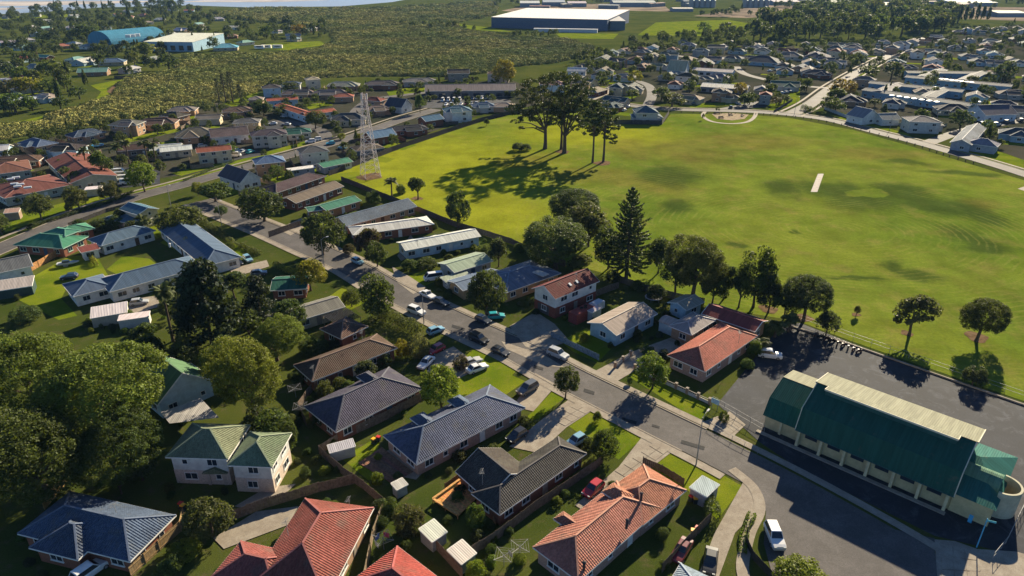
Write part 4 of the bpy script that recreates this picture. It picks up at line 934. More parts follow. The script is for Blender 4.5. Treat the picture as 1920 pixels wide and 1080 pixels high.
# dark conifers
def conifer(x, yb, yt, w, label, col=(.02, .036, .018), n=15000):
    b, h, Rr = tree_dims(x, yb, yt, w, .55); rg = np.random.default_rng(int(x)); root = new('conifer_tree', None, None, (b[0], b[1], 0), label=label, cat='tree', group='dark conifers')
    tm = MB(); tm.tube([(0, 0, -.1), (0, 0, h * .95)], [.45, .08], 8); tm.obj('trunk', BARK, root, True)
    nb = 110; t = rg.random(nb) ** .8; a = rg.uniform(0, 6.28, nb); ln = Rr * (1.02 - .78 * t) * rg.uniform(.7, 1.1, nb); z = h * (.15 + .82 * t); P, N, L = [], [], []
    for k in range(nb):
        m = n // nb; s = rg.uniform(.3, 1, m) ** .6; c = np.stack([np.cos(a[k]) * s * ln[k], np.sin(a[k]) * s * ln[k], z[k] + .25 * ln[k] * s], 1)
        q = unit(rg.normal(size=(m, 3))); P.append(c + q * Rr * .17 * rg.random(m)[:, None] ** .5); N.append(unit(q + rg.normal(size=(m, 3)) * .5)); L.append(rg.random(m) * .7 + .15 * rg.normal())
    new('crown', leaf_mesh('crown', np.vstack(P), np.vstack(N), Rr * .05, np.concatenate(L), [NEEDLE]), root, color=col)
conifer(400, 655, 488, 150, 'large blackish conifer beside the U-shaped white house')
conifer(492, 612, 518, 80, 'smaller dark conifer right of the large blackish conifer', (.022, .035, .02), 6000)
for i, (x, w, yt) in enumerate(((412, 18, 148), (424, 20, 137), (437, 24, 135), (452, 18, 158))):
    conifer(x, 192, yt, w, ('leftmost slender casuarina on the mangrove edge', 'second slender casuarina on the mangrove edge', 'tallest casuarina on the mangrove edge', 'rightmost short casuarina on the mangrove edge')[i], (.03, .042, .026), 2600)
# the huge tree and its neighbours in the corner
def huge(x, y, zc, rx, rz, h, label, col):
    g = G(x, y, zc); root = new('broadleaf_tree', None, None, (g[0], g[1], 0), label=label, cat='tree', group='great trees in the corner')
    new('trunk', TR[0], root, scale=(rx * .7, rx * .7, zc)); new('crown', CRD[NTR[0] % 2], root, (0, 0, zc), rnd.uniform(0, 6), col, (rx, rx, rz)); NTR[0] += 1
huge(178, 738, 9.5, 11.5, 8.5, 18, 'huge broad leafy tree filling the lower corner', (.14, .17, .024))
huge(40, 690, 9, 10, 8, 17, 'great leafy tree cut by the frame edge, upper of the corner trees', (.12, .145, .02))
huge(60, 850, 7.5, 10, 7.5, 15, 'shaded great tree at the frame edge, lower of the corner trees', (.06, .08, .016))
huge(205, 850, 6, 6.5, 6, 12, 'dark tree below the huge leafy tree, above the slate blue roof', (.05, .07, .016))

for a in ((520, 676, 593, 105, 'br', 'bright green tree above the large bright tree by the brown house'), (478, 778, 614, 160, 'br', 'large bright green tree left of the brown tiled house'), (712, 596, 513, 72, 'md', 'street tree hanging over the hedge beside parked white cars'),
          (828, 770, 680, 80, 'br', 'bright bushy tree on the lawn beside the white sedan'), (583, 545, 484, 62, 'yl', 'yellow-green tree at the bend of the street'), (606, 478, 398, 82, 'dk', 'dark spreading tree on the verge in front of the jade roof'),
          (690, 484, 420, 64, 'pu', 'purple-leaved tree in front of the white-roofed bungalow'), (708, 500, 453, 46, 'dk', 'small dark tree below the purple-leaved tree'), (496, 415, 352, 88, 'dk', 'dark spreading tree at the street corner'), (912, 598, 503, 80, 'dk', 'dark green tree in front of the blue steel roof'),
          (935, 500, 443, 40, 'bl', 'tufted tree at the end of the pale green roof'), (858, 430, 358, 46, 'bl', 'upright dark tree on the field fence line'), (784, 374, 325, 46, 'dk', 'dark tree on the field behind the blue-grey gabled house'), (1075, 425, 345, 96, 'bl', 'tall dark tree, topmost of the clump left of the Norfolk pine'),
          (1102, 458, 388, 78, 'ol', 'olive tree in the middle of the clump left of the Norfolk pine'), (1042, 500, 406, 126, 'ol', 'wide olive tree, lowest left of the clump by the Norfolk pine'), (1234, 508, 445, 46, 'bl', 'small dark tree just right of the Norfolk pine'),
          (1298, 556, 431, 112, 'ol', 'big rounded tree with sunlit yellow top on the field edge'), (1357, 556, 488, 48, 'bl', 'dark tree next right of the yellow-topped tree'), (1412, 572, 470, 70, 'dk', 'tall dark tree, third right of the Norfolk pine row'), (1440, 582, 519, 46, 'bl', 'shorter dark tree squeezed between two taller field-edge trees'),
          (1506, 597, 505, 88, 'bl', 'wide dark tree above the hall car park corner'), (1548, 626, 585, 40, 'bl', 'small round tree at the end of the car park rail'), (1830, 640, 545, 98, 'dk', 'dark open tree with mulch ring, rightmost on the field'),
          (1704, 629, 538, 92, 'ol', 'sparse tiered tree standing on the field near the rail fence'), (1822, 724, 686, 42, 'bl', 'small round dark tree growing on the rail fence line'), (1223, 728, 664, 64, 'br', 'green tree leaning over the pillar fence'), (1060, 748, 687, 54, 'dk', 'young street tree with bare trunk beside the crossing driveway'),
          (912, 236, 222, 11, 'dk', 'lone little tree on the field by the curved fence'), (272, 360, 303, 54, 'br', 'bright green spreading tree beside the back road car park'), (196, 338, 276, 44, 'md', 'bushy green tree among the palms'), (210, 380, 340, 38, 'ol', 'olive willow beside the low white shed'),
          (149, 393, 349, 44, 'ol', 'willow in front of the red-brown complex'), (79, 415, 363, 54, 'ol', 'wide willow in front of the red-brown complex, left of the other'), (4, 440, 400, 40, 'ol', 'willow at the frame edge beside the back road'), (345, 436, 383, 84, 'md', 'sprawling tree on the corner lawn'),
          (405, 378, 338, 80, 'md', 'leafy tree hiding the steep dark gabled house'), (372, 366, 340, 22, 'yl', 'small yellow-topped ball tree by the back road'), (495, 218, 188, 40, 'dk', 'dark round tree left of the red courtyard block'), (592, 242, 208, 44, 'dk', 'big round dark tree in front of the red courtyard block'),
          (788, 212, 175, 18, 'md', 'columnar tree at the truck yard corner'), (945, 160, 112, 46, 'yl', 'yellow-green tree behind the pinkish house'), (228, 926, 868, 52, 'md', 'small tree in shade beside the white two-storey house'), (400, 1006, 928, 84, 'ol', 'silvery small tree on the shaded lawn'),
          (428, 720, 630, 90, 'md', 'mid green tree tucked left of the large bright tree'), (345, 700, 640, 60, 'ol', 'olive tree beside the A-frame roof'), (290, 690, 622, 60, 'dk', 'dark tree between the palm and the huge tree'), (545, 620, 560, 60, 'dk', 'dark tree left of the grey gabled house'), (470, 640, 575, 70, 'dk', 'dark tree below the smaller conifer'), (268, 900, 820, 70, 'bl', 'shaded blackish tree left of the white two-storey house'), (500, 830, 760, 70, 'dk', 'dark leafy tree behind the white two-storey house'), (545, 845, 790, 44, 'dk', 'smaller dark tree right of the white two-storey house'),
          (1265, 548, 470, 60, 'dk', 'dark tree overlapping the left side of the yellow-topped tree'), (1335, 566, 500, 50, 'dk', 'dark tree overlapping the right side of the yellow-topped tree'), (1385, 572, 505, 46, 'bl', 'slim dark tree between two field-edge trees'), (1470, 592, 535, 44, 'dk', 'low dark tree left of the wide dark tree'), (1140, 500, 430, 50, 'bl', 'dark tree tucked against the Norfolk pine'), (1000, 480, 440, 46, 'dk', 'dark tree at the fence corner by the olive clump'), (360, 470, 440, 40, 'md', 'small tree at the corner of the U-shaped house lawn'), (320, 600, 560, 36, 'dk', 'dark tree behind the tall shaggy palm'), (440, 560, 500, 60, 'bl', 'blackish tree between the two dark conifers'), (660, 575, 540, 40, 'md', 'small tree on the verge left of the street tree'),
          (300, 770, 715, 44, 'dk', 'dark tree squeezed between the huge tree and the A-frame porch'), (655, 745, 712, 30, 'md', 'small tree in the gap between the brown and slate roofs'), (600, 800, 770, 34, 'dk', 'dark little tree at the end of the slate tiled roof'), (335, 560, 520, 34, 'dk', 'dark tree before the wall of the U-shaped house'), (235, 420, 385, 36, 'dk', 'dark tree left of the cream gabled house'),
          (415, 145 + 260, 385, 24, 'md', 'small round tree at the corner island')):
    if 1020 < a[0] < 1560 and 345 <= a[2] < 600 and a[1] > 420: a = (a[0], a[1] + 4, a[2] - 4, a[3] * 1.18) + a[4:]
    T(*a, dense=a[3] > 95)
for a in ((520, 836, 748, 88, 'md'), (585, 660, 622, 46, 'md'), (590, 668, 642, 34, 'dk'), (788, 668, 615, 44, 'lt', 'pale silvery ball shrub beside the light blue hatchback'), (690, 712, 653, 58, 'bl'), (757, 668, 628, 30, 'yl'), (722, 684, 655, 34, 'ol'), (1130, 856, 791, 58, 'dk', 'clipped dark shrub on the brown lawn'),
          (1500, 1100, 1034, 104, 'br', 'bright leafy shrub at the bottom edge of the street'), (350, 1040, 1000, 62, 'br'), (322, 1078, 1024, 60, 'md'), (728, 962, 928, 40, 'md'), (770, 992, 932, 64, 'ol'), (890, 990, 934, 42, 'md'), (893, 1084, 1040, 40, 'br'), (545, 800, 770, 30, 'ol'), (1086, 502, 462, 46, 'ol'), (1150, 528, 500, 30, 'bl'),
          (1010, 512, 478, 40, 'bl'), (1228, 558, 526, 40, 'bl'), (1195, 545, 520, 30, 'md'), (1105, 840, 815, 24, 'dk'), (1045, 945, 925, 22, 'br'), (1060, 930, 914, 18, 'md'), (1240, 1010, 985, 30, 'md'), (970, 282, 264, 26, 'bl', 'clump of two dark shrubs left of the field pines'), (985, 282, 266, 22, 'bl'),
          (655, 600, 575, 22, 'dk'), (630, 620, 598, 26, 'md'), (865, 690, 662, 34, 'pu', 'reddish flowering shrub beside the white sedan'), (1245, 672, 652, 24, 'bl'), (1215, 664, 645, 30, 'md'), (1120, 790, 765, 18, 'md'), (385, 445, 425, 40, 'ol'), (425, 470, 450, 24, 'dk'), (258, 440, 405, 40, 'dk'), (225, 428, 398, 34, 'md'), (190, 432, 405, 50, 'dk'), (150, 428, 405, 26, 'dk'),
          (130, 395, 378, 14, 'dk'), (60, 430, 412, 20, 'dk'), (700, 380, 353, 30, 'md'), (752, 362, 342, 22, 'md'), (655, 475, 452, 26, 'pu'), (770, 505, 480, 34, 'md'), (800, 500, 478, 44, 'md'), (840, 490, 470, 24, 'dk'), (905, 480, 455, 26, 'md'), (975, 470, 452, 24, 'md'), (840, 560, 545, 20, 'md'), (1415, 668, 630, 30, 'md'), (1400, 690, 668, 26, 'md'),
          (640, 262, 245, 22, 'yl', 'golden flowering bush beside the lattice tower'), (675, 262, 246, 26, 'yl'), (560, 800, 782, 20, 'dk'), (255, 905, 880, 24, 'dk'), (470, 612, 590, 30, 'dk'), (355, 660, 622, 46, 'dk'), (270, 640, 590, 60, 'dk'), (290, 680, 630, 60, 'bl'), (350, 690, 610, 50, 'ol'), (55, 600, 565, 60, 'ol'), (240, 600, 575, 30, 'md'), (1355, 790, 765, 20, 'md'), (1180, 720, 702, 16, 'md'), (610, 745, 705, 36, 'ol'), (640, 730, 700, 30, 'ol'), (560, 720, 690, 26, 'dk')):
    T(*a, shrub=True)
for i, (x, yb, yt, w) in enumerate(((165, 322, 276, 26), (225, 312, 268, 26), (243, 308, 262, 22), (278, 308, 262, 26), (293, 308, 266, 22))):
    palm(x, yb, yt, w, ('palm with dead frond skirt', 'shaggy fan palm', 'slim fan palm', 'broad fan palm', 'tall fan palm')[i] + (' nearest the red-brown complex', ' behind the white vans', ' in the middle of the palm row', ' right of the palm row middle', ' at the right end of the palm row')[i], True)
palm(325, 640, 532, 50, 'tall shaggy palm right of the huge tree', True)
palm(1452, 632, 596, 40, 'short palm at the corner of the hall car park'); palm(1478, 622, 585, 40, 'feathery palm beside the motorbikes in the car park'); palm(1422, 660, 630, 34, 'low palm beside the terracotta roofed house'); palm(735, 372, 332, 28, 'small palm on the field behind the jade roof'); palm(272, 440, 402, 34, 'banana-like palm beside the blue roofed cream house'); T(1605, 592, 572, 13, 'ol', 'tiny staked sapling on the field above the car park rail')
# ------------------------------------------------------------------ vehicles
def car_parts(kind):
    L, Wd, Hh, belt, hood, ws, rs_, rf, rb = {'sedan': (4.5, 1.76, 1.43, .93, .82, -.75, 1.75, -.1, 1.1), 'hatch': (4.0, 1.7, 1.48, .95, .86, -.85, 1.9, -.2, 1.45), 'suv': (4.6, 1.84, 1.74, 1.1, 1.02, -.95, 2.2, -.3, 1.85), 'van': (4.9, 1.8, 2.05, 1.2, 1.15, -2.2, 2.4, -1.35, 2.3)}[kind]
    w = Wd / 2; h = L / 2; body = MB()
    tail = belt if kind != 'sedan' else .98
    st = [(-h, .82, .34, .55), (-h + .12, .93, .24, hood * .86), (-h + .5, 1, .2, hood * .96), (ws, 1, .2, belt), (0, 1, .2, belt), (h - .6, 1, .2, tail), (h - .1, .95, .26, tail * .96), (h, .85, .36, tail * .78)]
    rings = []
    for x, k, z0, zt in st:
        ww = w * k; rings.append([Vector(p) for p in ((x, -ww * .86, z0), (x, -ww, z0 + .22), (x, -ww, zt - .13), (x, -ww * .9, zt), (x, ww * .9, zt), (x, ww, zt - .13), (x, ww, z0 + .22), (x, ww * .86, z0))])
    for i in range(len(rings) - 1):
        for k in range(8): body.face([rings[i][k], rings[i + 1][k], rings[i + 1][(k + 1) % 8], rings[i][(k + 1) % 8]])
    body.face(rings[0]); body.face(rings[-1][::-1])
    B = [(ws, -w * .9), (rs_, -w * .9), (rs_, w * .9), (ws, w * .9)]; Tp = [(rf, -w * .74), (rb, -w * .74), (rb, w * .74), (rf, w * .74)]
    bt = [Vector((*p, belt - .02)) for p in B]; tp = [Vector((*p, Hh)) for p in Tp]
    body.hexa(bt + tp)
    mid = [Vector((p[0] * .93 + (rf + rb) / 2 * .07, p[1] * .9, Hh + .035)) for p in Tp]; body.hexa(tp + mid)
    def pane(a, b, c, d, m=.1):
        P = [a, b, c, d]; n = (b - a).cross(d - a).normalized(); ce = sum(P, Vector()) / 4; mb = MB()
        if n.dot(ce - Vector((0, 0, belt))) < 0: n = -n
        mb.face([p + (ce - p) * m + n * .012 for p in P]); return mb
    out = {'body': body.mesh('body', PAINT, False)}
    out['windscreen'] = pane(bt[0], bt[3], tp[3], tp[0]).mesh('windscreen', GLASS); out['rear_window'] = pane(bt[1], bt[2], tp[2], tp[1], .14).mesh('rear_window', GLASS)
    out['side'] = [pane(bt[0], bt[1], tp[1], tp[0], .1).mesh('side_window', GLASS), pane(bt[3], bt[2], tp[2], tp[3], .1).mesh('side_window', GLASS)]
    wr = .33 if kind in ('suv', 'van') else .3; wh = MB(); wh.tube([(0, -.1, 0), (0, .1, 0)], [wr, wr], 14); rim = MB(); rim.tube([(0, -.108, 0), (0, .108, 0)], [wr * .62] * 2, 10)
    out['wheel'] = wh.mesh('wheel', TYRE); out['rim'] = rim.mesh('rim', METAL); out['wr'] = wr
    hl = MB(); hl.box((0, 0, 0), (.12, .36, .14)); out['headlight'] = hl.mesh('headlight', LAMP); tl = MB(); tl.box((0, 0, 0), (.1, .26, .22)); out['tail_light'] = tl.mesh('tail_light', REDL)
    out['dim'] = (h, w, belt, hood)
    allm = MB(); allm.v, allm.f, allm.m, allm.uv = body.v[:], body.f[:], [0] * len(body.f), body.uv[:]
    for q in (pane(bt[0], bt[3], tp[3], tp[0]), pane(bt[1], bt[2], tp[2], tp[1]), pane(bt[0], bt[1], tp[1], tp[0]), pane(bt[3], bt[2], tp[2], tp[3])): allm.face(q.v, 1)
    for sx in (-1, 1):
        for sy in (-1, 1): allm.tube([(sx * h * .62, sy * (w - .2), wr), (sx * h * .62, sy * (w + .01), wr)], [wr, wr], 8, 2)
    out['far'] = allm.mesh('body', [PAINT, GLASS, TYRE])
    return out
CARS = {k: car_parts(k) for k in ('sedan', 'hatch', 'suv', 'van')}
CCOL = {'white': (.75, .75, .73), 'black': (.012, .013, .016), 'red': (.4, .012, .02), 'maroon': (.14, .015, .02), 'silver': (.42, .43, .43), 'navy': (.015, .025, .05), 'teal': (.01, .3, .3), 'ltblue': (.2, .38, .48), 'grey': (.1, .11, .12), 'blue': (.03, .12, .22), 'cyan': (.02, .38, .45)}
def car(x, y, ang, kind, col, label, far=False, group='cars parked along the street'):
    g = G(x, y); p = CARS[kind]; c = CCOL[col]; nm = {'sedan': 'car', 'hatch': 'car', 'suv': 'suv', 'van': 'van'}[kind]
    if far: return new(nm, p['far'], None, (g[0], g[1], .04), R(ang) + math.pi, c, None, label, nm, group)
    root = new(nm, None, None, (g[0], g[1], .05), R(ang) + math.pi, label=label, cat=nm, group=group); h, w, belt, hood = p['dim']
    new('body', p['body'], root, color=c); new('windscreen', p['windscreen'], root); new('rear_window', p['rear_window'], root)
    for s in p['side']: new('side_window', s, root)
    for sx in (-1, 1):
        for sy in (-1, 1):
            wo = new('wheel', p['wheel'], root, (sx * h * .62, sy * (w - .085), p['wr'])); new('rim', p['rim'], wo)
    for sy in (-1, 1):
        new('headlight', p['headlight'], root, (-h + .07, sy * w * .66, hood * .78)); new('tail_light', p['tail_light'], root, (h - .06, sy * w * .7, belt * .78))
    return root
# ang: heading of the front, degrees from +X
for a in ((1451, 1012, 268, 'suv', 'white', 'white estate car parked alone on the wide asphalt at the bottom'), (1112, 922, 228, 'hatch', 'red', 'bright red hatchback parked on the concrete driveway'), (1277, 1038, 235, 'sedan', 'maroon', 'dark red sedan parked beside the wheelie bins'), (1331, 1058, 250, 'sedan', 'black', 'black sedan on the gated concrete drive'),
          (989, 734, 225, 'suv', 'grey', 'dark grey people carrier on the driveway across the street'), (969, 822, 225, 'hatch', 'black', 'black hatchback in the shade between two tiled roofs'), (1046, 669, -40, 'suv', 'silver', 'silver station wagon parked by the blue fence'), (938, 664, -38, 'hatch', 'black', 'black hatchback half on the kerb by the lawn'),
          (898, 640, -42, 'suv', 'black', 'black off-roader with roof rack on the street'), (906, 604, -42, 'hatch', 'navy', 'dark blue hatchback at the far kerb beside the teal one'), (930, 597, 10, 'hatch', 'teal', 'teal hatchback on the grass by the driveway'), (802, 557, -42, 'sedan', 'white', 'white hatchback at the far kerb behind the black sedan'),
          (827, 570, -42, 'sedan', 'black', 'black sedan at the far kerb in front of the white one'), (781, 588, -35, 'suv', 'white', 'white wagon at the near kerb beside the lamp post'), (817, 624, 40, 'hatch', 'ltblue', 'light blue hatchback beside the pale ball shrub'), (818, 660, 228, 'hatch', 'red', 'red car nose to tail with the white sedan on the drive'),
          (799, 685, 245, 'sedan', 'white', 'white sedan standing behind the red car'), (895, 695, 35, 'sedan', 'white', 'white sedan on the lawn by the flowering shrub'), (884, 683, 35, 'sedan', 'silver', 'silver sedan hidden behind the white sedan on the lawn'), (671, 494, -42, 'hatch', 'ltblue', 'pale blue hatchback at the far kerb by the little dark tree'),
          (813, 525, 200, 'van', 'white', 'white minibus with roof rack on the green lawn'), (1443, 670, -15, 'suv', 'white', 'white four-wheel drive in the hall car park'), (1080, 832, 220, 'hatch', 'ltblue', 'pale blue hatchback peeping out behind the dark tiled roof'), (465, 489, -50, 'hatch', 'ltblue', 'pale blue hatchback, right of the row by the hedge'),
          (446, 495, -50, 'sedan', 'black', 'black sedan in the middle of the row by the hedge'), (429, 500, -50, 'sedan', 'black', 'black car at the left of the row by the hedge'), (486, 516, 20, 'hatch', 'grey', 'grey car below the row by the hedge'), (131, 523, 195, 'hatch', 'navy', 'dark blue hatchback on the back lawn'),
          (262, 571, 20, 'hatch', 'silver', 'silver hatchback beside the white garage wall'), (620, 271, 200, 'hatch', 'cyan', 'turquoise car driving on the back road'), (172, 1076, 60, 'suv', 'white', 'white wagon half under the slate blue eaves'), (1300, 1110, 60, 'sedan', 'grey', 'x')):
    if a[-1] != 'x': car(*a)
for a in ((582, 268, 200, 'suv', 'white', 'white wagon beside the dark green roof, left of two'), (594, 264, 200, 'suv', 'white', 'white wagon beside the dark green roof, right of two'), (642, 279, 160, 'hatch', 'ltblue', 'pale blue car by the golden bush'), (446, 285, 70, 'sedan', 'white', 'white car, leftmost of three by the verandah house'), (457, 286, 70, 'sedan', 'silver', 'silver car in the middle of three by the verandah house'), (470, 287, 70, 'hatch', 'teal', 'teal car, rightmost of three by the verandah house'),
          (441, 294, 10, 'van', 'white', 'white van beside the cream two-storey house'), (511, 234, 190, 'sedan', 'white', 'white car in the lot by the red courtyard block'), (537, 235, 170, 'sedan', 'silver', 'silver car in the lot by the red courtyard block'), (533, 220, 170, 'hatch', 'silver', 'silver hatchback beside the courtyard wall'), (170, 326, 15, 'van', 'ltblue', 'pale blue van under the shaggy palm'), (222, 326, 20, 'van', 'white', 'white van, farthest of the row by the bright tree'),
          (229, 332, 20, 'van', 'silver', 'silver van, second of the row by the bright tree'), (234, 338, 20, 'van', 'white', 'white van, third of the row by the bright tree'), (240, 345, 20, 'van', 'white', 'white van, nearest of the row by the bright tree'), (380, 276, 30, 'hatch', 'silver', 'silver car before the olive-grey house'), (1170, 208, 60, 'sedan', 'white', 'white car beside the teal roofs'), (1178, 202, 60, 'sedan', 'silver', 'silver car beside the teal roofs'),
          (1370, 203, 80, 'hatch', 'black', 'black car on the road by the playground'), (1384, 196, 100, 'sedan', 'silver', 'silver car in front of the fawn gables'), (1466, 176, 40, 'sedan', 'white', 'white car behind the corner hedge'), (1474, 175, 40, 'sedan', 'silver', 'silver car behind the corner hedge'), (1482, 174, 40, 'sedan', 'grey', 'grey car behind the corner hedge'), (1615, 136, 200, 'sedan', 'white', 'white car on the side road'), (1624, 131, 56, 'suv', 'white', 'white wagon up the side road'),
          (1846, 236, 10, 'van', 'white', 'white van on the paved yard'), (1868, 236, 10, 'suv', 'silver', 'silver wagon next to the white van on the paved yard'), (1887, 231, 30, 'suv', 'navy', 'dark blue wagon on the paved yard'), (1912, 228, 80, 'suv', 'black', 'black wagon at the frame edge'), (1834, 196, 70, 'suv', 'white', 'white wagon at the school turning circle'), (1845, 190, 30, 'sedan', 'black', 'black car at the school turning circle'), (1750, 169, 20, 'van', 'white', 'white van between the school blocks'), (1768, 171, 10, 'sedan', 'white', 'white car between the school blocks'), (1300, 196, 30, 'hatch', 'grey', 'grey car in the shade of the roadside trees'), (1393, 133 + 1, 20, 'sedan', 'white', 'x'), (1444, 134, 20, 'sedan', 'white', 'white car by the leaning tall tree')):
    if a[-1] != 'x': car(*a, far=True, group='cars farther off')
for i in range(4): car(830 + i * 10.6, 190 - i * .2, 268, 'van', 'white', f"{('leftmost', 'second', 'third', 'fourth')[i]} white truck parked by the long grey shed", True, 'vehicles in the truck yard')
for i in range(5): car(886 + i * 8.6, 187 - i * .4, 262, ('hatch', 'suv', 'suv', 'hatch', 'van')[i], ('navy', 'silver', 'white', 'silver', 'white')[i], f"{('dark hatchback', 'silver wagon', 'white wagon', 'silver hatchback', 'white van')[i]} in the right half of the truck yard", True, 'vehicles in the truck yard')
for i in range(9): car(836 + i * 9.5, 198 - i * .35, 262 + 5 * (i % 3), ('sedan', 'hatch', 'sedan')[i % 3], ('white', 'white', 'silver', 'white', 'red', 'silver', 'white', 'silver', 'white')[i], f"{('first', 'second', 'third', 'fourth', 'fifth', 'sixth', 'seventh', 'eighth', 'ninth')[i]} car from the left in the front row of the truck yard", True, 'vehicles in the truck yard')
# ------------------------------------------------------------------ the green hall
def hall():
    B0, B1 = Vector(G(1490, 832)), Vector(G(1775, 957)); e1 = (B1 - B0).normalized(); e2 = Vector((-e1.y, e1.x)); L = (B1 - B0).length
    root = new('hall', None, None, (B0.x, B0.y, 0), label='long cream hall with dark green steep roof and raised pale top roof', cat='hall')
    V = lambda a, b, z: Vector((*(e1 * a + e2 * b), z)); CRM = (.56, .46, .25); DG = (.02, .088, .066); PALE = (.29, .285, .2)
    W = 11.; wz, kz, rz_ = 3.1, 6.4, 8.8; ky, ry = .95, 5.9; ov = .3; wm = MB()
    for a, s_ in ((0, -1), (L, 1)):
        wm.face([V(a, .35, -.2), V(a, W, -.2), V(a, W, 7.7), V(a, ry, rz_ - .15), V(a, ky + .2, kz - .1), V(a, .35, wz + .5)][::s_])
    wm.face([V(0, .35, -.2), V(L, .35, -.2), V(L, .35, wz + .6), V(0, .35, wz + .6)]); wm.face([V(L, W, -.2), V(0, W, -.2), V(0, W, 7.7), V(L, W, 7.7)])
    wm.obj('wall', WALL, root, color=CRM)
    rm = MB()
    for y0, z0, y1, z1 in ((-.35, wz - .2, ky, kz), (ky, kz, ry, rz_)):
        slope(rm, [V(-ov, y0, z0), V(L + ov, y0, z0), V(L + ov, y1, z1), V(-ov, y1, z1)], tile=False); rm.face([V(-ov, y0, z0 - .1), V(-ov, y1, z1 - .1), V(L + ov, y1, z1 - .1), V(L + ov, y0, z0 - .1)])
    rm.obj('roof', ROOF_M, root, color=DG)
    tm = MB(); a0, a1 = 1.5, L - 1.7; Z = lambda b: 9.15 - (b - 4.3) * .15
    slope(tm, [V(a1, ry, Z(ry)), V(a0, ry, Z(ry)), V(a0, 4.3, Z(4.3)), V(a1, 4.3, Z(4.3))], tile=False)
    slope(tm, [V(L + ov + .2, W + .5, Z(W + .5)), V(-ov - .2, W + .5, Z(W + .5)), V(-ov - .2, ry, Z(ry)), V(L + ov + .2, ry, Z(ry))], tile=False)
    for b0, b1, p, q in ((4.3, ry, a0, a1), (ry, W + .5, -ov - .2, L + ov + .2)): tm.face([V(p, b0, Z(b0) - .14), V(p, b1, Z(b1) - .14), V(q, b1, Z(b1) - .14), V(q, b0, Z(b0) - .14)])
    tm.obj('upper_roof', ROOF_M, root, color=PALE)
    fm = MB(); fm.bar(V(a0, 4.3, Z(4.3) - .12), V(a1, 4.3, Z(4.3) - .12), .1, .3)
    for a in (a0, a1): fm.bar(V(a, 4.3, Z(4.3) - .1), V(a, ry, Z(ry) - .1), .1, .26)
    for a in (-ov - .2, L + ov + .2): fm.bar(V(a, ry, Z(ry) - .1), V(a, W + .5, Z(W + .5) - .1), .12, .3)
    for a in (-ov, L + ov):
        fm.bar(V(a, -.35, wz - .24), V(a, ky, kz - .03), .12, .2); fm.bar(V(a, ky, kz - .03), V(a, ry, rz_ - .03), .12, .2)
    fm.obj('fascia', TRIM, root, color=(.6, .56, .42))
    cm = MB(); cm.face([V(a0 + .15, 4.45, 7.9), V(a1 - .15, 4.45, 7.9), V(a1 - .15, 4.45, 9.), V(a0 + .15, 4.45, 9.)])
    for a in (a0 + .15, a1 - .15): cm.face([V(a, 4.45, 7.9), V(a, ry, 8.4), V(a, ry, 8.85), V(a, 4.45, 9.)])
    cm.obj('clerestory_wall', WALL, root, color=(.03, .1, .09))
    bm = MB(); bm.bar(V(-ov, -.38, wz - .22), V(L + ov, -.38, wz - .22), .16, .16); bm.obj('gutter', TRIM, root, color=(.03, .1, .09))
    for k in range(7):
        p = MB(); a = .4 + (L - .8) * k / 6; p.hexa([V(a - .2, -.75, -.1), V(a + .2, -.75, -.1), V(a + .2, .4, -.1), V(a - .2, .4, -.1), V(a - .2, -.42, 2.75), V(a + .2, -.42, 2.75), V(a + .2, .4, 2.75), V(a - .2, .4, 2.75)]); p.obj('pier', WALL, root, color=(.6, .51, .3))
        if k < 6: w = MB(); am = a + (L - .8) / 12; w.box(V(am, .33, 2.1), (1.9, .12, .8), math.atan2(e1.y, e1.x)); w.obj('window', GLASS, root)
    for k in range(6): dp = MB(); a = .75 + (L - .8) * k / 6; dp.tube([V(a, -.3, wz - .25), V(a, .25, wz - .5), V(a, .25, .05)], [.05] * 3, 6); dp.obj('downpipe', TRIM, root, color=(.5, .44, .3))
    st = MB(); st.bar(V(-6, -1.1, .1), V(L, -1.1, .1), .7, .25); st.obj('plinth', CONC, root)
    l0, l1 = -5.7, -.05; nb = 10.6; k1, r1 = 2.0, 6.6; wl = MB()
    wl.face([V(l0, .9, -.2), V(l0, nb, -.2), V(l0, nb, 6.3), V(l0, r1, 6.95), V(l0, k1 + .2, 5.1), V(l0, .9, 3.2)][::-1]); wl.face([V(l0, .9, -.2), V(l1, .9, -.2), V(l1, .9, 3.2), V(l0, .9, 3.2)]); wl.face([V(l1, nb, -.2), V(l0, nb, -.2), V(l0, nb, 6.3), V(l1, nb, 6.3)])
    wl.obj('end_wall', WALL, root, color=CRM); g = MB()
    for y0, z0, y1, z1 in ((.4, 2.5, k1, 5.3), (k1, 5.3, r1, 7.1)): slope(g, [V(l0 - .3, y0, z0), V(l1, y0, z0), V(l1, y1, z1), V(l0 - .3, y1, z1)], tile=False)
    g.obj('end_roof', ROOF_M, root, color=(.018, .095, .07)); g = MB(); slope(g, [V(l1, nb + .4, 6.5), V(l0 - .3, nb + .4, 6.5), V(l0 - .3, r1, 7.12), V(l1, r1, 7.12)], tile=False); g.obj('end_back_roof', ROOF_M, root, color=PALE)
    p = MB(); a = -2.9; p.box(V(a, .75, 1.3), (.4, .5, 2.6), math.atan2(e1.y, e1.x)); p.obj('pier', WALL, root, color=(.6, .51, .3))
    m0, m1 = L + .05, L + 4.9; b0, b1, br = .2, 15., 8.; wl = MB(); wl.prism([tuple(V(a, b, 0).xy) for a, b in ((m0, b0), (m1, b0), (m1, b1), (m0, b1))], -.2, 3.2); wl.face([V(m0 + .01, b0, 3.2), V(m0 + .01, b1, 3.2), V(m0 + .01, br, 5.4)]); wl.obj('porch_wall', WALL, root, color=CRM)
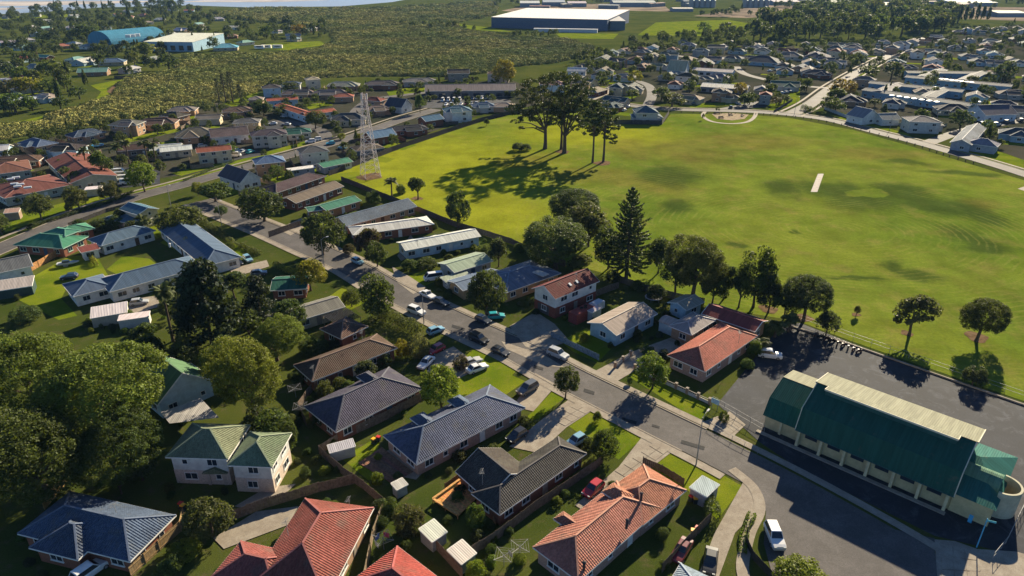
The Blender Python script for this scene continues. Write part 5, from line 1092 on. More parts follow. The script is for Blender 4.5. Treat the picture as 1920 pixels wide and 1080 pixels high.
    g = MB(); pk = V(m0, br, 5.5); c = [V(m0, b0 - .3, 3.25), V(m1 + .3, b0 - .3, 3.25), V(m1 + .3, b1 + .3, 3.25), V(m0, b1 + .3, 3.25)]; pe = V(m0 + 1.2, br, 5.5)
    for q in ([c[0], c[1], pe, pk], [c[1], c[2], pe], [c[2], c[3], pk, pe]): slope(g, q, tile=False)
    g.obj('porch_roof', ROOF_M, root, color=(.03, .13, .11))
    g = MB(); n = 10; cy = 5.4; rr = 1.7; pts = [(cy - rr * math.cos(math.pi * i / n), 3.7 + rr * math.sin(math.pi * i / n)) for i in range(n + 1)]; s = 0
    for i in range(n):
        (y0, z0), (y1, z1) = pts[i], pts[i + 1]; g.face([V(m0, y0, z0), V(m1 - .3, y0, z0), V(m1 - .3, y1, z1), V(m0, y1, z1)], 0, [(0, s), (6, s), (6, s + .5), (0, s + .5)]); s += .5
    g.face([V(m1 - .32, y, z) for y, z in pts]); g.obj('barrel_roof', ROOF_M, root, color=(.12, .22, .15))
    g = MB(); c = V(m1 - .2, cy, 0)
    for i in range(18):
        t0, t1 = [-math.pi / 2 + math.pi * q_ / 18 for q_ in (i, i + 1)]; f = lambda a_, r_: c + V(r_ * math.cos(a_), r_ * math.sin(a_), 0)
        q = [f(t0, 2.2), f(t0, 2.5), f(t1, 2.5), f(t1, 2.2)]; g.hexa([p + Vector((0, 0, -.1)) for p in q] + [p + Vector((0, 0, 4.3)) for p in q])
    g.obj('round_parapet', WALL, root, color=(.5, .47, .34))
hall()


# ------------------------------------------------------------------ large far buildings
def big_box(name, cat, label, A, B, W, z, roofc, wallc, pitch=4, typ='g', bays=0, rk='m', **k):
    d = Vector(G(*B)) - Vector(G(*A)); n = Vector((-d.y, d.x)).normalized(); o = Vector(G(*A)); 
    if n.dot(o) < 0: n = -n; 
    r = Rect(o, d, d.length, W, z) if Vector((-d.y, d.x)).dot(Vector(G(*A))) > 0 else Rect(Vector(G(*B)), -d, d.length, W, z)
    h_ = house(label, rk, roofc, wallc, [(r, z, pitch, typ)], name=name, cat=cat, lod=1, windows=False, wall_in=.3, **k)
    for i in range(bays):                                                 # doors and glazing bays on the near wall
        mb = MB(); p = r.at(r.L * (i + .5) / bays, .28) - Vector((h_.location.x, h_.location.y)); mb.box((p.x, p.y, z * .36), (r.L / bays * .55, .12, z * .5), math.atan2(r.e1.y, r.e1.x)); mb.obj('window', GLASS, h_)
    return h_
big_box('warehouse', 'warehouse', 'huge white-roofed dark blue warehouse beyond the mangroves', (921, 52), (1138, 58), 150, 13, (.8, .77, .7), (.06, .09, .16), 1.5, 'l', trim=(.4, .42, .45))
big_box('warehouse_annexe', 'warehouse', 'lower pale-roofed annexe right of the huge warehouse', (1143, 57), (1172, 57), 130, 11, (.5, .5, .47), (.08, .12, .16), 2, 'l')
big_box('office_strip', 'building', 'low white strip building along the warehouse foot', (1000, 60), (1120, 62), 8, 4, (.6, .6, .58), (.5, .52, .55), 2, 'f')
big_box('white_hall', 'hall', 'big white-roofed hall with blue wall beside the domed hall', (272, 96), (364, 97), 62, 8.5, (.66, .63, .58), (.3, .45, .55), 2.5, 'l', bays=6)
def dome():
    r = Rect(Vector(G(206, 94)), Vector((1, -.12)), 40, 34, 4); h_ = house('blue barrel-roofed hall with skylights beside the white hall', 'm', (.06, .22, .33), (.14, .3, .4), [(Rect(Vector(G(212, 93)), Vector((.42, .9)), 62, 34, 4.5), 4.5, 34, 'b')], name='domed_hall', cat='hall', lod=1, windows=False)
    for k in range(3):
        mb = MB(); g = G(240 + k * 9, 69 - k * 1, 15); mb.box((g[0] - h_.location.x, g[1] - h_.location.y, 15.6), (4, 3, 2.2), .4); mb.obj('skylight', TRIM, h_, color=(.6, .65, .68))
dome()
house('red-roofed courtyard block with pale blue walls around a lawn', 'm', (.34, .1, .06), (.42, .55, .62), [((513, 198, 574, 218, 7), 3.6, 16, 'g'), ((574, 216, 632, 208, 7), 3.6, 16, 'g'), ((500, 190, 560, 186, 7), 3.4, 14, 'g')], name='building', cat='building', lod=1)
house('sprawling red-brown roofed complex with skylights by the back road', 'm', (.17, .075, .06), (.42, .42, .32), [((8, 372, 135, 346, 20), 3., 13, 'h'), ((-30, 330, 60, 318, 18), 3., 12, 'h'), ((131, 344, 85, 300, 15), 3.3, 14, 'g'), ((135, 345, 172, 338, 7), 2.7, 8, 'f')], name='building', cat='building', spacing=3.)
for i, (x, y) in enumerate(((27, 345), (33, 350), (38, 346), (52, 352), (20, 336), (30, 333))):
    o_ = [q for q in TOP if q.get('label', '').startswith('sprawling')][0]; g = G(x, y, 4.6); mb = MB(); mb.box((g[0] - o_.location.x, g[1] - o_.location.y, 4.7), (2.2, .9, .5), .5); mb.obj('skylight', m_sky, o_)
big_box('shed', 'shed', 'long grey-brown shed behind the truck yard', (797, 184), (968, 182), 18, 4, (.2, .17, .15), (.2, .18, .17), 16, 'g', bays=8)
big_box('house', 'house', 'long white-roofed low block by the playground', (1312, 172), (1400, 178), 14, 3.2, (.66, .6, .5), (.2, .22, .25), 12, 'g', bays=6)
big_box('house', 'house', 'long grey-roofed low block behind the dark hip roof', (1296, 140), (1372, 145), 12, 3.2, (.4, .37, .36), (.4, .45, .52), 12, 'g', bays=6)
school = []
for lab, bl in (('upper blue-grey school block around a courtyard', [((1693, 157), (1892, 176), 9, 4.2), ((1700, 148), (1880, 150), 9, 4), ((1738, 158), (1775, 143), 8, 4.3), ((1815, 165), (1850, 148), 8, 4.3)]), ('lower blue-grey school block around a courtyard', [((1612, 182), (1812, 214), 9, 4.2), ((1625, 168), (1800, 186), 9, 4), ((1660, 188), (1695, 171), 8, 4.3), ((1742, 202), (1780, 181), 8, 4.3)])):
    blocks = []
    for A, B, W, z in bl:
        d = Vector(G(*B)) - Vector(G(*A)); o_ = Vector(G(*A)); 
        if Vector((-d.y, d.x)).dot(o_) < 0: o_, d = Vector(G(*B)), -d
        blocks.append((Rect(o_, d, d.length, W, z), z, 12, 'g'))
    school.append(house(lab, 'm', (.11, .115, .12), (.2, .34, .44), blocks, name='school_block', cat='school', lod=1, spacing=2.6))
    for k in range(7):
        x, y = (1765 + k * 9.5, 148 + k * 1.1) if 'upper' in lab else (1672 + k * 14, 179 + k * 2.); g = G(x, y, 5.5); mb = MB(); mb.box((g[0] - school[-1].location.x, g[1] - school[-1].location.y, 5.5), (2.4, 1.8, .4), .2); mb.obj('skylight', m_sky, school[-1])
# prominent houses along the field road
house('dark teal hip-roofed two-storey house on the field boundary', 'm', (.07, .12, .14), (.42, .42, .4), [((1192, 212, 1236, 212, 11), 5.4, 26, 'h'), ((1187, 221, 1244, 221, 10), 2.8, 18, 'h')], lod=1)
house('white gabled house with small grey roof on the field road', 'm', (.2, .22, .23), (.68, .68, .64), [((1586, 215, 1618, 222, 12), 3.4, 32, 'g')], lod=1)
house('grey gabled cottage beside the white gabled house', 'm', (.2, .22, .23), (.6, .62, .6), [((1655, 224, 1690, 223, 9), 3.2, 25, 'g')], lod=1)
house('large cream two-storey house with curved corner on the field road', 't', (.16, .15, .16), (.5, .5, .46), [((1706, 228, 1768, 230, 12), 5.4, 16, 'h'), ((1700, 233, 1772, 236, 8), 2.9, 12, 'h')], lod=1)
house('white gable-ended house with dark roof near the frame edge', 't', (.13, .13, .14), (.62, .66, .68), [((1848, 216, 1910, 214, 14), 3.6, 28, 'g')], lod=1)
house('grey T-shaped gabled house nearest the field road bend', 't', (.2, .2, .22), (.3, .32, .36), [((1810, 268, 1870, 276, 9), 3.2, 24, 'h'), ((1822, 272, 1850, 240, 8), 3.2, 24, 'g')], lod=1)
house('white A-frame gabled house with fawn roof across the field', 'm', (.36, .31, .25), (.55, .56, .54), [((1250, 132, 1285, 134, 16), 5., 38, 'g')], lod=1)
# industrial sheds on the skyline
for i, (x0, x1, y, d, z, c) in enumerate(((975, 1012, 14, 60, 8, (.55, .53, .5)), (1018, 1060, 12, 60, 8, (.4, .42, .45)), (1065, 1100, 13, 50, 7, (.5, .48, .45)), (1150, 1230, 13, 60, 8, (.45, .43, .42)), (1262, 1300, 22, 30, 5, (.5, .45, .4)), (1655, 1740, 17, 70, 7, (.66, .6, .52)), (1785, 1870, 12, 80, 7, (.62, .6, .52)), (1870, 1925, 32, 50, 6, (.6, .58, .52)), (1540, 1600, 12, 60, 7, (.5, .46, .42)), (1450, 1500, 10, 60, 7, (.45, .42, .4)))):
    big_box('factory_shed', 'shed', f"{('small pale', 'grey', 'cream', 'long grey', 'low fawn', 'wide cream', 'broad white', 'white-roofed', 'fawn', 'dull brown')[i]} factory shed on the skyline", (x0, y), (x1, y), d, z, c, (.2, .22, .26), 6, 'g', group='factory sheds on the skyline')
for i, x in enumerate((1296, 1306, 1316, 1326, 1336, 1396, 1406, 1416, 1426, 1436)):
    g = G(x, 14); mb = MB(); mb.tube([(0, 0, 0), (0, 0, 13)], [5.2, 5.2], 14); mb.tube([(0, 0, 13), (0, 0, 16)], [5.4, 1.], 14)
    mb.obj('silo', METAL, loc=(g[0], g[1], 0), label=f"pale silo on the skyline, {('first', 'second', 'third', 'fourth', 'fifth')[i % 5]} of the {'left' if i < 5 else 'right'} row", cat='silo', group='silos on the skyline')
for i, (x, y) in enumerate(((487, 92), (500, 91), (521, 91))):
    g = G(x, y); mb = MB(); mb.box((0, 0, 1.9), (9, 2.8, 2.9), .05); mb.box((0, -1.42, 2.3), (5, .06, .9), .05, 1); mb.obj('caravan', [TRIM, GLASS], loc=(g[0], g[1], 0), color=WHITE, label=f"white caravan on the mown point, {('left', 'middle', 'right')[i]} of three", cat='caravan', group='caravans on the mown point')

# ------------------------------------------------------------------ lattice tower
def tower():
    g = G(695, 330); h_ = 29.5; root = new('lattice_tower', None, None, (g[0], g[1], 0), label='pale steel lattice tower standing on the field corner', cat='tower'); n = 11
    hw = lambda t: 2.9 * (1 - t) ** 1.15 * .78 + .75; C = ((1, 1), (-1, 1), (-1, -1), (1, -1)); ca, sa = math.cos(.5), math.sin(.5)
    P = lambda k, t: Vector(((C[k][0] * ca - C[k][1] * sa) * hw(t), (C[k][0] * sa + C[k][1] * ca) * hw(t), h_ * t)); T_ = [1 - (1 - i / n) ** .9 if False else (i / n) ** .92 for i in range(n + 1)]
    STEEL = m_plain('galvanised_steel', (.62, .54, .52), .6, .3, .15, 2., .1)
    for k in range(4):
        mb = MB()
        for i in range(n): mb.bar(P(k, T_[i]), P(k, T_[i + 1]), .17)
        mb.obj('leg', STEEL, root)
        mb = MB(); k2 = (k + 1) % 4
        for i in range(n):
            mb.bar(P(k, T_[i]), P(k2, T_[i + 1]), .08); mb.bar(P(k2, T_[i]), P(k, T_[i + 1]), .08); mb.bar(P(k, T_[i + 1]), P(k2, T_[i + 1]), .09)
        mb.obj('bracing', STEEL, root)
    for k in range(3):
        mb = MB(); a = k * 2.1; mb.box((1.2 * math.cos(a), 1.2 * math.sin(a), h_ - .6), (.35, .35, 2.2), a); mb.bar((0, 0, h_ - .6), (1.2 * math.cos(a), 1.2 * math.sin(a), h_ - .6), .1); mb.obj('antenna', STEEL, root)
tower()

# ------------------------------------------------------------------ fences, walls, rails
def fence(px, label, h=1.75, col=(.16, .12, .09), step=2.6, name='paling_fence', cat='fence', solid=True, group='timber fences'):
    P = [Vector(G(*p)) for p in px]; o = P[0]; root = new(name, None, None, (o.x, o.y, 0), label=label, cat=cat, group=group); rg = random.Random(label)
    pal = MB()
    for a, b in zip(P[:-1], P[1:]):
        d = b - a; ln = d.length; d /= ln; n = Vector((-d.y, d.x)); k = max(1, round(ln / step))
        for i in range(k):
            s, e = a + d * (ln * i / k), a + d * (ln * (i + 1) / k); z = h * rg.uniform(.95, 1.05); m = max(1, int((ln / k) / .3)) if ln < 60 else 2
            for j in range(m):
                q0, q1 = s.lerp(e, (j + .04) / m) - o, s.lerp(e, (j + .96) / m) - o; zz = z + rg.uniform(-.04, .04); t = n * .012
                pal.hexa([(*(q0 - t), 0), (*(q1 - t), 0), (*(q1 + t), 0), (*(q0 + t), 0), (*(q0 - t), zz), (*(q1 - t), zz), (*(q1 + t), zz), (*(q0 + t), zz)])
            pm = MB(); q = s - o; pm.box((q.x + n.x * .06, q.y + n.y * .06, (h + .05) / 2), (.1, .1, h + .05), math.atan2(d.y, d.x)); pm.obj('post', TIMBER, root, color=[c * .9 for c in col])
            rl = MB()
        for zr in (.35, h - .3): pal.bar((*(a - o + n * .04), zr), (*(b - o + n * .04), zr), .05, .1)
    po = pal.obj('palings', TIMBER, root, color=col); po['kind'] = 'stuff'
    return root
for px, lab, kw in (
    ([(346, 972), (340, 996), (300, 1032), (246, 1082)], 'pale timber fence curving beside the slate blue house', dict(col=(.32, .22, .11))),
    ([(600, 852), (642, 890), (682, 918), (722, 952)], 'shaded paling fence between the white house lawn and the patio lawn', {}),
    ([(600, 852), (640, 826), (715, 792), (790, 752)], 'paling fence along the dark slate tiled house', dict(col=(.2, .15, .11))),
    ([(430, 978), (500, 952), (600, 922), (668, 906)], 'paling fence below the white two-storey house driveway', {}),
    ([(722, 952), (700, 1010), (684, 1090)], 'tall paling fence beside the big red tiled house', dict(col=(.22, .17, .11))),
    ([(790, 1000), (832, 1046), (868, 1086)], 'paling fence behind the two small pale sheds', {}),
    ([(868, 1052), (930, 1014), (1000, 960), (1110, 885), (1130, 868)], 'long paling fence beside the red hatchback driveway', {}),
    ([(640, 339), (760, 387), (850, 424), (960, 458), (1000, 477), (1060, 500)], 'long dark fence along the near edge of the field', dict(col=(.09, .075, .07), step=4)),
    ([(617, 330), (735, 284), (840, 248), (905, 227), (960, 214), (1030, 209), (1085, 210)], 'long dark fence curving along the far edge of the field', dict(col=(.05, .045, .045), step=6, h=2.)),
    ([(135, 466), (100, 485), (60, 508), (30, 525)], 'orange timber fence across the back lawn', dict(col=(.42, .22, .09))),
    ([(1033, 632), (1080, 655), (1123, 676)], 'blue-grey solid fence in front of the pale blue house', dict(col=(.14, .2, .26), h=1.3)),
    ([(1205, 870), (1240, 885), (1282, 912)], 'dark paling fence above the brown lawn corner', dict(col=(.1, .075, .06), h=1.4)),
    ([(1405, 985), (1398, 1020), (1412, 1050), (1450, 1090)], 'black fence curving beside the gated drive', dict(col=(.03, .03, .03), h=1.3)),
    ([(1085, 232), (1165, 233), (1241, 234), (1254, 214)], 'tall dark fence under the dark teal two-storey house', dict(col=(.06, .055, .055), step=5, h=2.2)),
    ([(1150, 525), (1205, 545), (1260, 560), (1320, 572)], 'shaded fence behind the cottages along the field', dict(col=(.08, .07, .065), step=3)),
    ([(1060, 585), (1120, 555), (1160, 540)], 'grey fence behind the red shipping container', {}),
    ([(1330, 980), (1290, 1020), (1240, 1075)], 'paling fence between the orange roof and the dark red sedan', dict(col=(.13, .1, .07))),
    ([(835, 915), (870, 890), (930, 985)], 'low fence around the orange timber deck', dict(col=(.25, .16, .09), h=.9)),
    ([(130, 405 + 20), (200, 398), (250, 385)], 'low dark fence along the back road verge', dict(col=(.06, .055, .05), h=1.2, step=4)),
    ([(505, 445), (560, 425), (640, 400)], 'grey fence beside the jade roofed house', {}),
    ([(70, 300), (50, 288), (28, 275)], 'pale paling fence behind the navy roofed house', dict(col=(.3, .22, .16))),
    ([(1485, 190), (1462, 205), (1450, 212)], 'dark fence beside the corner verge across the field', dict(col=(.08, .08, .09), h=1.6, step=4)),
    ([(1545, 205), (1590, 222), (1612, 226)], 'pale wall fence in front of the white gabled house', dict(col=(.4, .42, .42), h=1.5, step=4)),
    ([(1676, 232), (1700, 240), (1760, 242), (1775, 236)], 'pale green fence around the large cream house', dict(col=(.3, .34, .28), h=1.5, step=4)),
    ([(585, 735), (560, 770), (575, 800)], 'shaded back fence below the brown tiled house', {}),
    ([(215, 128 + 20), (260, 147), (330, 138)], 'dark fence along the bay houses beside the mangroves', dict(col=(.05, .05, .055), step=8, h=2.)),
    ([(85, 955), (125, 905)], 'sunlit timber fence under the great trees', dict(col=(.4, .26, .1)))): fence(px, lab, **kw)
for k, (ho, r_, lab) in enumerate(MH):
    if k % 2 == 0 and 'carport' not in lab:
        rr = random.Random(k); d_ = rr.uniform(2.5, 4); q = [r_.at(-rr.uniform(2, 5), r_.W + d_), r_.at(r_.L + rr.uniform(2, 5), r_.W + d_), r_.at(r_.L + 3, -rr.uniform(2, 5))] if k % 4 else [r_.at(-3, r_.W + 3), r_.at(-3, -4), r_.at(r_.L * .4, -4.5)]
        fence([proj((p.x, p.y, 0))[:2] for p in q], 'paling fence around the ' + lab, h=1.6, col=rr.choice(((.16, .12, .09), (.24, .18, .13), (.1, .085, .075))), step=5)
# brick pillar fence and gate of the terracotta house
def pillars(px, label, n, infill=True, h=1.25):
    A, B = Vector(G(*px[0])), Vector(G(*px[1])); root = new('pillar_fence', None, None, (A.x, A.y, 0), label=label, cat='fence', group='pillar fences'); d = (B - A); a = math.atan2(d.y, d.x)
    for i in range(n):
        p = d * i / (n - 1); mb = MB(); mb.box((p.x, p.y, h / 2), (.42, .42, h), a); mb.box((p.x, p.y, h + .05), (.54, .54, .1), a, 1); mb.obj('pillar', [BRICK, CONC], root, color=(.36, .22, .14))
        if i < n - 1 and infill:
            q = d * (i + 1) / (n - 1); mb = MB(); u = d.normalized() * .24; mb.bar((*(p + u), .3), (*(q - u), .3), .12, .6); mb.bar((*(p + u), .95), (*(q - u), .95), .06, .08)
            for k in range(5): w = (p + u).lerp(q - u, (k + .5) / 5); mb.bar((*w, .6), (*w, .95), .05)
            mb.obj('railing', TRIM, root, color=(.55, .48, .4))
pillars(((1190, 694), (1330, 758)), 'brick pillar fence with pale rails before the terracotta house', 8)
pillars(((1153, 690), (1182, 668)), 'open brick pillar gateway beside the terracotta house', 3)
def rail(px, label, h=1.2, step=3., bars=2, r=.028, group='pipe rails', mesh_=False):
    P = [Vector(G(*p)) for p in px]; o = P[0]; root = new('pipe_rail', None, None, (o.x, o.y, 0), label=label, cat='railing', group=group)
    for a, b in zip(P[:-1], P[1:]):
        ln = (b - a).length; k = max(1, round(ln / step))
        for i in range(k + 1):
            if i == k and b is not P[-1]: continue
            q = a.lerp(b, i / k) - o; mb = MB(); mb.tube([(*q, 0), (*q, h)], [r * 1.3] * 2, 6); mb.obj('post', METAL, root)
        for j in range(bars):
            z = h * (1 - j * .55 / max(1, bars - 1)) if bars > 1 else h
            mb = MB(); mb.tube([(*(a - o), z), (*(b - o), z)], [r, r], 6); mb.obj('rail_bar', METAL, root)
rail([(1500, 601), (1600, 636), (1740, 684), (1935, 752)], 'long double pipe rail between the car park and the field', 1.3, 4)
rail([(1335, 756), (1380, 782), (1432, 812)], 'pipe rail fence at the hall car park entrance', 1.5, 2.5)
rail([(1330, 800), (1372, 826), (1420, 850)], 'low pipe rail in front of the hall gate apron', 1., 2.5)
rail([(1860, 1050), (1885, 1020), (1912, 965), (1930, 930)], 'pipe rail at the corner of the hall forecourt', 1.3, 1.6)
mb = MB()
kerbP = [Vector(G(*p)) for p in ((1480, 612), (1600, 649), (1740, 698), (1935, 766))]
for a, b in zip(kerbP[:-1], kerbP[1:]): mb.bar((*a, .12), (*b, .12), .3, .4)
mb.obj('kerb', CONC, kind='structure')
# bollards along the field road
BP = smooth_line([G(*p) for p in ((1262, 211), (1400, 214), (1480, 219), (1540, 228), (1600, 240), (1700, 268), (1780, 294), (1830, 308))], 12); bl = MB(); bl.box((0, 0, .45), (.26, .26, .9)); blm = bl.mesh('bollard', TIMBER)
acc = 0
for a, b in zip(BP[:-1], BP[1:]):
    acc += math.dist(a, b)
    if acc > 3.2: acc = 0; new('bollard', blm, None, (b[0], b[1], 0), color=(.1, .08, .06), label='short dark timber bollard in the row along the field road', cat='bollard', group='bollards along the field road')

# ------------------------------------------------------------------ street furniture and yard things
def lamp(x, y, h, label, ang=0.6):
    g = G(x, y); root = new('street_lamp', None, None, (g[0], g[1], 0), label=label, cat='street lamp', group='street lamps'); mb = MB(); mb.tube([(0, 0, 0), (0, 0, h * .5), (0, 0, h)], [.12, .09, .06], 8); mb.obj('post', METAL, root)
    mb = MB(); d = Vector((math.cos(ang), math.sin(ang), 0)); mb.tube([(0, 0, h - .1), tuple(d * .8 + Vector((0, 0, h + .25))), tuple(d * 1.7 + Vector((0, 0, h + .3)))], [.05, .045, .04], 6); mb.obj('arm', METAL, root)
    mb = MB(); mb.box(tuple(d * 1.9 + Vector((0, 0, h + .26))), (.7, .26, .14), ang); mb.obj('lamp_head', TRIM, root, color=(.5, .5, .5))
lamp(1305, 872, 9, 'tall street lamp on the brown corner lawn', .9); lamp(795, 607, 7, 'street lamp at the near kerb by the white wagon', .8); lamp(322, 392, 8, 'street lamp beside the back road above the corner lawn', -.6); lamp(416, 424, 8, 'street lamp at the corner island', -.6); lamp(1489, 216, 9, 'street lamp on the far side of the field'); lamp(1751, 244, 8, 'street lamp before the large cream house'); lamp(608, 500, 7.5, 'street lamp at the bend of the street', .8); lamp(554, 298, 8, 'street lamp by the blue hip-roofed house'); lamp(1668, 244, 8, 'street lamp on the field road verge')
def bins(x, y, c, label):
    g = G(x, y); root = new('wheelie_bin', None, None, (g[0], g[1], .03), rnd.uniform(0, 3), label=label, cat='bin', group='wheelie bins'); mb = MB()
    mb.hexa([(-.24, -.25, .05), (.24, -.25, .05), (.24, .25, .05), (-.24, .25, .05), (-.29, -.32, .95), (.29, -.32, .95), (.29, .32, .95), (-.29, .32, .95)]); mb.obj('body', PLASTIC, root, color=(.02, .03, .03))
    mb = MB(); mb.hexa([(-.31, -.36, .95), (.31, -.36, .95), (.31, .34, .95), (-.31, .34, .95), (-.28, -.33, 1.05), (.28, -.33, 1.05), (.28, .3, 1.08), (-.28, .3, 1.08)]); mb.obj('lid', PLASTIC, root, color=c)
    for s in (-1, 1): mb = MB(); mb.tube([(s * .2, .3, .12), (s * .27, .3, .12)], [.12, .12], 8); mb.obj('wheel', TYRE, root)
YE, RE = (.8, .4, .02), (.5, .02, .02)
bins(701, 832, YE, 'yellow-lidded bin by the steel blue house corner'); bins(710, 828, RE, 'red-lidded bin by the steel blue house corner'); bins(1298, 1004, YE, 'yellow-lidded bin behind the dark red sedan'); bins(1306, 999, RE, 'red-lidded bin behind the dark red sedan'); bins(1303, 944, YE, 'yellow-lidded bin beside the orange roof end'); bins(1295, 940, RE, 'red-lidded bin beside the orange roof end'); bins(345, 957, YE, 'yellow-lidded bin at the end of the curving pale fence'); bins(341, 953, RE, 'red-lidded bin at the end of the curving pale fence'); bins(258, 1047, YE, 'yellow-lidded bin under the slate blue eaves'); bins(246, 1060, RE, 'red-lidded bin under the slate blue eaves')
def shed(x, y, L, W, z, ang, rc, wc, label, pitch=8, typ='l'):
    c = Vector(G(x, y, z)); e = Vector((math.cos(R(ang)), math.sin(R(ang)))); n = Vector((-e.y, e.x))
    return house(label, 'm', rc, wc, [(Rect(c - e * L / 2 - n * W / 2, e, L, W, z), z, pitch, typ)], name='garden_shed', cat='shed', lod=1, windows=False, wall_in=.12, group='garden sheds')
shed(812, 996, 2.6, 2.8, 2., 45, MT_WHITE, (.3, .32, .32), 'upper of two small pale-roofed sheds by the yard fence'); shed(866, 1036, 2.6, 2.8, 2., 45, MT_WHITE, (.3, .32, .32), 'lower of two small pale-roofed sheds by the yard fence'); shed(749, 908, 1.9, 1.6, 1.8, 40, (.5, .5, .48), (.35, .37, .37), 'little grey shed by the patio lawn'); shed(1321, 911, 2.8, 3.6, 2.3, -45, (.4, .42, .42), (.3, .3, .3), 'grey carport roof at the far end of the orange roof', 3, 'f')
shed(205, 583, 7, 4.5, 2.4, 25, MT_WHITE, (.5, .42, .32), 'white-roofed lean-to garage beside the silver hatchback'); shed(251, 592, 6, 3, 2.2, 20, MT_WHITE, (.6, .58, .54), 'open white carport beside the huge tree', 2, 'f'); shed(1256, 603, 3.4, 3.4, 2.2, -45, (.42, .38, .32), (.45, .52, .54), 'small arched shed behind the annexe', 24, 'b'); shed(1110, 577, 3.4, 3., 2.4, 45, (.4, .38, .4), GREYW, 'grey lean-to behind the shipping container', 3, 'f')
shed(30, 533, 7, 5, 2.3, 25, (.4, .38, .34), (.05, .08, .07), 'dark green garage at the end of the orange fence', 8); shed(640, 836, 4, 2, 2, 25, (.4, .42, .44), GREYW, 'narrow grey shed beside the paling fence', 4); shed(215, 520, 5, 4, 2.6, 30, (.32, .3, .29), WHITE, 'grey porch roof in the courtyard of the U-shaped house', 12, 'g'); shed(175, 352, 5, 4, 2.4, 20, MT_WHITE, CREAM, 'low white shed at the end of the red-brown complex', 4, 'f'); shed(23, 396, 4, 3, 2.4, 20, (.4, .3, .22), (.3, .22, .16), 'small brown shed before the willows', 10)
# red shipping container with tyres on top
g = Vector(G(1090, 598)); a = math.atan2(1, 1); root = new('shipping_container', None, None, (g.x, g.y, 0), a, label='rusty red shipping container beside the tall white house', cat='container'); mb = MB(); mb.box((0, 0, 1.25), (6., 2.4, 2.4)); mb.obj('body', BRICK, root, color=(.26, .06, .05)); mb = MB()
for k in range(19): 
    for s in (-1, 1): mb.box((-2.85 + k * .315, s * 1.21, 1.25), (.14, .05, 2.2))
mb.obj('corrugation', BRICK, root, color=(.24, .055, .045)); mb = MB()
for s in (-1, 1): mb.box((-3.03, s * .6, 1.25), (.06, 1.1, 2.2))
mb.obj('door', BRICK, root, color=(.22, .05, .05))
tyre = MB(); n = 12
for i in range(n):
    for j in range(6):
        f = lambda i_, j_: ((.3 + .11 * math.cos(j_ * math.pi / 3)) * math.cos(i_ * 2 * math.pi / n), (.3 + .11 * math.cos(j_ * math.pi / 3)) * math.sin(i_ * 2 * math.pi / n), .11 + .11 * math.sin(j_ * math.pi / 3))
        tyre.face([f(i, j), f(i + 1, j), f(i + 1, j + 1), f(i, j + 1)])
tyrem = tyre.mesh('old_tyre', TYRE, True)
for i, (u, v) in enumerate(((.2, .3), (1., -.2), (1.7, .35))):
    p = Vector((u * math.cos(a) - v * math.sin(a), u * math.sin(a) + v * math.cos(a))) + g; new('old_tyre', tyrem, None, (p.x, p.y, 2.46), label='old black tyre lying on the rusty red container', cat='tyre', group='tyres on the container')
g = G(1118, 583); mb = MB(); mb.box((0, 0, 1.35), (3.6, 1.9, 1.6)); mb.box((0, 0, 2.22), (3.4, 1.7, .14)); mb.box((0, 0, .45), (3.2, .2, .2), 0, 1); mb.tube([(0, -.9, .35), (0, .9, .35)], [.33, .33], 10, 1); mb.obj('trailer', [TRIM, TYRE], loc=(g[0], g[1], 0), rz=a, color=(.5, .52, .56), label='pale box trailer behind the rusty red container', cat='trailer')
# slat pergola and timber deck
root = None; q = [Vector((*G(x, y, 2.5), 2.5)) for x, y in ((606, 592), (648, 577), (676, 595), (634, 609))]; o = q[0]; root = new('pergola', None, None, (o.x, o.y, 0), label='black slatted pergola at the end of the grey gabled house', cat='pergola')
for k in range(15): mb = MB(); t = k / 14; mb.bar(q[0].lerp(q[1], t) - Vector((o.x, o.y, 0)), q[3].lerp(q[2], t) - Vector((o.x, o.y, 0)), .2, .06); mb.obj('slat', TIMBER, root, color=(.025, .025, .03))
for p in q: mb = MB(); mb.box((p.x - o.x, p.y - o.y, 1.22), (.12, .12, 2.45)); mb.obj('post', TIMBER, root, color=(.4, .3, .2))
q = [Vector(G(x, y, .5)) for x, y in ((812, 938), (862, 902), (892, 935), (858, 968))]; o = q[0]; root = new('timber_deck', None, None, (o.x, o.y, 0), label='orange timber deck with bench edge behind the dark tiled house', cat='deck')
for k in range(16):
    mb = MB(); t0, t1 = k / 16 + .003, (k + 1) / 16 - .003; P = [q[0].lerp(q[1], t0), q[0].lerp(q[1], t1), q[3].lerp(q[2], t1), q[3].lerp(q[2], t0)]; P = [tuple(p - o) for p in P]
    mb.prism(P[::-1], .38, .5 + rnd.uniform(-.005, .005)); mb.obj('plank', TIMBER, root, color=[c * rnd.uniform(.85, 1.15) for c in (.62, .3, .1)])
mb = MB(); mb.bar((*(q[0] - o), .85), (*(q[1] - o), .85), .35, .08); mb.bar((*(q[0] - o), .85), (*(q[3] - o), .85), .35, .08); mb.obj('bench', TIMBER, root, color=(.55, .3, .11)); mb = MB()
for p in (q[0], q[1], q[3], (q[0] + q[3]) / 2, (q[0] + q[1]) / 2): mb.box((*(p - o), .42), (.12, .12, .84))
mb.obj('post', TIMBER, root, color=(.4, .2, .08))
q = [Vector(G(x, y, .1)) for x, y in ((672, 868), (716, 838), (775, 885), (735, 906))]; o = q[0]; root = new('patio', None, None, (o.x, o.y, 0), label='brown timber patio at the end of the steel blue house', cat='patio')
